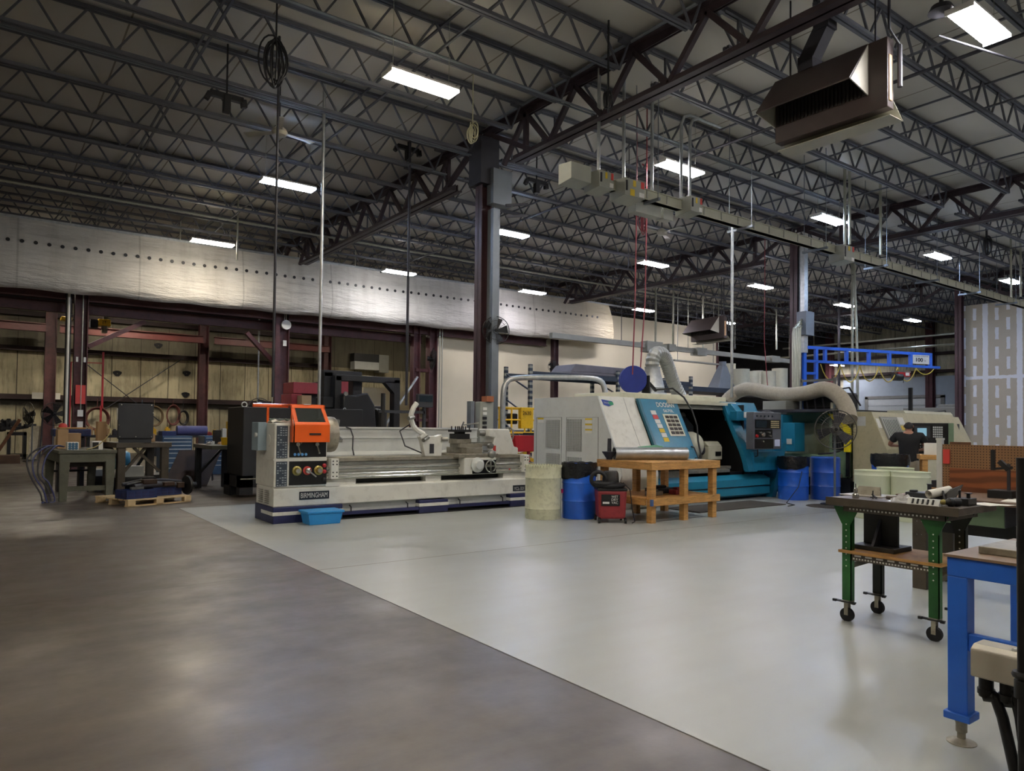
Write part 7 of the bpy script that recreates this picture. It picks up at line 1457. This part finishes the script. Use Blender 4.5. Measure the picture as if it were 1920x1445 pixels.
pbx(550, 717, 607, 738, .8, 'upper_beam', 0, None, 'red_dark'); pbx(546, 738, 566, 762, .8, 'left_column', 0, 0, 'red_dark'); pbx(640, 714, 664, 738, .8, 'right_beam', .2, None, 'red_dark'); pbx(566, 737, 640, 770, .6, 'body', .3, 0, 'near_black'); pbx(600, 716, 642, 738, .6, 'cross_beam', .3, None, 'near_black')
a_, b__ = pbox(566, 741, 584, 760, 18.2, .35); tag(MB().box((a_[0], 18.2, 0), (b__[0], 18.55, a_[2])).build('carton_stand', 'near_black'), 'dark stand under the carton by the red machine', 'stand'); tag(MB().box(a_, b__).build('carton', 'cardboard', bevel=.005), 'carton perched at the left of the red machine', 'box')
t = thing('board_partition', 'cream board sheets standing in front of the back wall behind the black press', 'partition', (15, 30, 0))
a_, b__ = pbox(680, 727, 742, 800, 29.8, .05); P_(MB().box((a_[0], 29.8, 0), b__), 'sheet', 'office_paint'); a_, b__ = pbox(742, 733, 786, 800, 29.8, .05); P_(MB().box((a_[0]+.05, 29.8, 0), b__), 'sheet', 'office_paint')
p0 = on(720, 800, Y=24.5); p1 = on(783, 706, Y=24.5); tag(MB().bar(p0, p1, .07).bar((p0.x, 24.5, 0), (p0.x+.1, 24.5, p0.z), .05).build('diagonal_strut', 'galv'), 'grey diagonal strut rising to the double frame column', 'strut')
p0 = on(715, 800, Y=23.5); p1 = on(742, 762, Y=23.5); tag(MB().bar((p0.x-.2, 23.5, 0), p1, .07).build('leaning_bar', 'steel_dark'), 'dark bar leaning beside the grey strut', 'bar')
# unit heater low on the back wall
a_, b__ = pbox(665, 663, 711, 693, 36.9, .6); t = thing('wall_unit', 'white and black unit mounted on the back wall below the girt', 'air unit', ((a_[0]+b__[0])/2, 37, a_[2])); zm_ = (a_[2]+b__[2])/2
P_(MB().box(a_, (b__[0], b__[1], zm_)), 'lower_case', 'light_grey', bevel=.02); P_(MB().box((a_[0], a_[1]+.05, zm_), b__), 'dark_opening', 'black'); P_(MB().box((b__[0], a_[1], a_[2]-.1), (b__[0]+.6, b__[1], b__[2])), 'side_panel', 'mid_grey')
# ------------------------------------------------------------------ along the back wall
def wcoil(px, py, R, sq, mt_, lb, n=3, Y=37.22):
    q = on(px, py, Y=Y); mb = MB(); rnd = random.Random(int(px))
    for k in range(n): mb.tube([(q.x+R*sq*math.cos(a)*(1+.12*rnd.uniform(-1, 1)*0+.06*k), Y-.06*k, q.z+R*math.sin(a)*(1+.05*k)) for a in [j*2*PI/22 for j in range(23)]], .03, 6)
    mb.bar((q.x, Y, q.z+R), (q.x, Y, 2.5), .02); return tag(mb.build('hose_coil', mt_, smooth=True), lb, 'hose coil', None)
wcoil(289, 780, .42, .8, M('hose_tan', '6e5a40', .6), 'tan hose coil hung on the back wall, right of the charcoal cabinet')
wcoil(324, 778, .42, .6, M('hose_redbrown', '6a3a34', .6), 'red-brown hose coil hung on the back wall above the blue roll', 4)
wcoil(343, 783, .3, .6, 'black', 'small black hose coil hung on the back wall by the wall column', 4)
wcoil(182, 785, .45, .9, 'hose_redbrown', 'dark red hose coil on the back wall left of the charcoal cabinet', 4)
wcoil(266, 776, .38, .7, M('hose_blue', '3c5a70', .6), 'blue hose coil half behind the charcoal cabinet', 4)
for k, (px, py, R, rz, lb, Y) in enumerate(((54, 776, .42, -1.2, 'grey pedestal fan turned sideways near the far left wall column', 31), (102, 776, .42, .15, 'dark pedestal fan right of the far left wall column', 31), (486, 770, .42, .1, 'pedestal fan peeking over the black cabinet', 24))):
    q = on(px, py, Y=Y); f_ = cage_fan('pedestal_fan', lb, (q.x, Y, q.z), R, rz, .05, True, cagem='cage' if k == 0 else 'steel_dark', dark=True)
t = thing('parts_cart', 'black steel cart piled with scrap against the left back wall', 'cart', (1.0, 33, 0))
a_, b__ = pbox(14, 810, 50, 845, 32.5, 1.0); z1 = b__[2]; x0, x1 = a_[0], b__[0]
P_(MB().box((x0, 32.5, z1-.12), (x1, 33.5, z1)).box((x0, 32.5, .1), (x1, 33.5, .2)).box((x0, 32.5, 0), (x0+.1, 33.5, z1)).box((x1-.1, 32.5, 0), (x1, 33.5, z1)), 'frame', 'near_black'); mb = MB(); rnd = random.Random(4)
for k in range(14): p = Vector((rnd.uniform(x0-.3, x1), 33, z1+.08+rnd.uniform(0, .2))); mb.bar(p, p+Vector((rnd.uniform(-.6, .6), rnd.uniform(-.2, .2), rnd.uniform(-.05, .25))), .12)
P_(mb, 'scrap', 'near_black'); o = P_(MB().bar((x0-.4, 32.2, .1), (x0+.35, 32.3, 1.5), .1), 'handle_bar', 'wood_dark')
tag(MB().box((-.6, 29.5, 0), (x1-.3, 30.3, .28)).build('timber_block', M('timber_dark', '4a3626', .7, var=.2)), 'dark timber block on the floor at the left edge', 'timber')
for k, (px0, px1, pt) in enumerate(((62, 72, 800), (74, 82, 770))):
    a_ = on(px0, 850, Y=32); b__ = on(px1, pt, Y=32); tag(MB().bar((a_.x, 32, 0), (a_.x+.1, 32.3, b__.z), .28 if k == 0 else .06).build('wall_pipe', 'steel_dirty' if k == 0 else 'steel_dark'), ['fat grey tube standing by the far left wall column', 'thin rod leaning on the far left wall column'][k], 'pipe')
t = thing('wall_bench', 'long dark workbench cluttered with tools along the back wall', 'workbench', (6, 34, 0))
P_(MB().box((3.4, 33.6, .8), (13.6, 34.6, .9)), 'tabletop', 'near_black')
for x in (3.5, 6, 8.5, 11, 13.3): P_(MB().box((x, 33.7, 0), (x+.1, 34.5, .8)), 'leg', 'near_black')
rnd = random.Random(12); cl = ['yellow', 'light_grey', 'cardboard', 'steel_dark', 'red_dark', 'cab_blue', 'steel', 'wood']
names = ['tool_box', 'carton', 'parts_bin']
for k in range(34):
    x = 3.5+.29*k+rnd.uniform(-.05, .05); w_ = rnd.uniform(.12, .24); h = rnd.uniform(.1, .4); c_ = cl[rnd.randrange(8)]
    tag(MB().box((x, 33.7, .9), (x+w_, 34.0, .9+h)).box((x+w_*.2, 33.75, .9+h), (x+w_*.7, 33.95, .9+h*1.25)).build('bench_item', c_, bevel=.01), 'small box or tool crowded on the long back wall bench', 'box', 'clutter on the long back wall bench')
# overhead yellow hoists
for k, (px0, py0, px1, py1, lb) in enumerate(((184, 598, 208, 618, 'yellow electric hoist on the far runway right of the notice column'), (115, 593, 136, 602, 'yellow hoist trolley left of the notice column'))):
    a_, b__ = pbox(px0, py0, px1, py1, 30.5, .5); h_ = thing('crane_hoist', lb, 'hoist', ((a_[0]+b__[0])/2, 30.6, a_[2]))
    P_.__call__ if False else None
    MB().box((a_[0]+.2, 30.65, b__[2]), (a_[0]+.35, 30.75, 5.81)).build('suspension', 'steel_dark', h_); MB().box((a_[0], 30.5, (a_[2]+b__[2])/2-.05), b__).build('motor', 'yellow', h_, bevel=.03); MB().box((a_[0]+.15, 30.55, a_[2]-.1), (b__[0]-.1, 30.9, (a_[2]+b__[2])/2)).build('drum', 'steel_dirty' if k == 0 else 'yellow', h_, bevel=.03)
    if k == 0: MB().box((a_[0]-.25, 30.5, a_[2]+.05), (a_[0], 30.8, a_[2]+.35)).build('end_cap', 'steel_dark', h_); text('2T', 'black', h_, (a_[0]+.12, 30.495, b__[2]-.16), (1, 0, 0), (0, 0, 1), .1)
mb = MB(); ibeam(mb, (-2, 30.7, 5.95), (14, 30.7, 5.95), .3, .2); tag(mb.build('crane_bridge_beam', 'steel_dark'), 'dark bridge beam carrying the yellow hoists', 'beam')
q = on(190, 715, Y=28); tag(MB().box((q.x, 27.9, 1.9), (q.x+.06, 27.96, q.z+1.0)).bar((q.x-.9, 27.93, q.z+.6), (q.x, 27.93, q.z+.62), .03).bar((q.x-.9, 27.93, 0), (q.x-.9, 27.93, q.z+.6), .04).bar((q.x, 27.93, 0), (q.x, 27.93, 2), .06).build('red_gantry', 'red'), 'thin red upright frame behind the notice column', 'frame')
for k, (px, py) in enumerate(((297, 648), (350, 700), (348, 740), (220, 700))):
    q = on(px, py, Y=37.55); tag(MB().sheet([[(q.x+.18*math.cos(a)*r_*(1+.3*math.sin(3*a)), 37.57, q.z+.14*math.sin(a)*r_) for r_ in (.1, .6, 1)] for a in [j*2*PI/10 for j in range(11)]]).build('torn_liner', 'black', solid=.01), ['dark tear in the wall liner high above the hose coils', 'dark tear in the wall liner left of the wall column', 'lower dark tear in the wall liner left of the wall column', 'small dark tear in the wall liner over the charcoal cabinet'][k], 'tear')
a_, b__ = pbox(60, 736, 113, 748, 37.0, .1); tag(MB().box(a_, b__).build('wall_board', 'paper'), 'pale board strip fixed across the far left wall column', 'board')
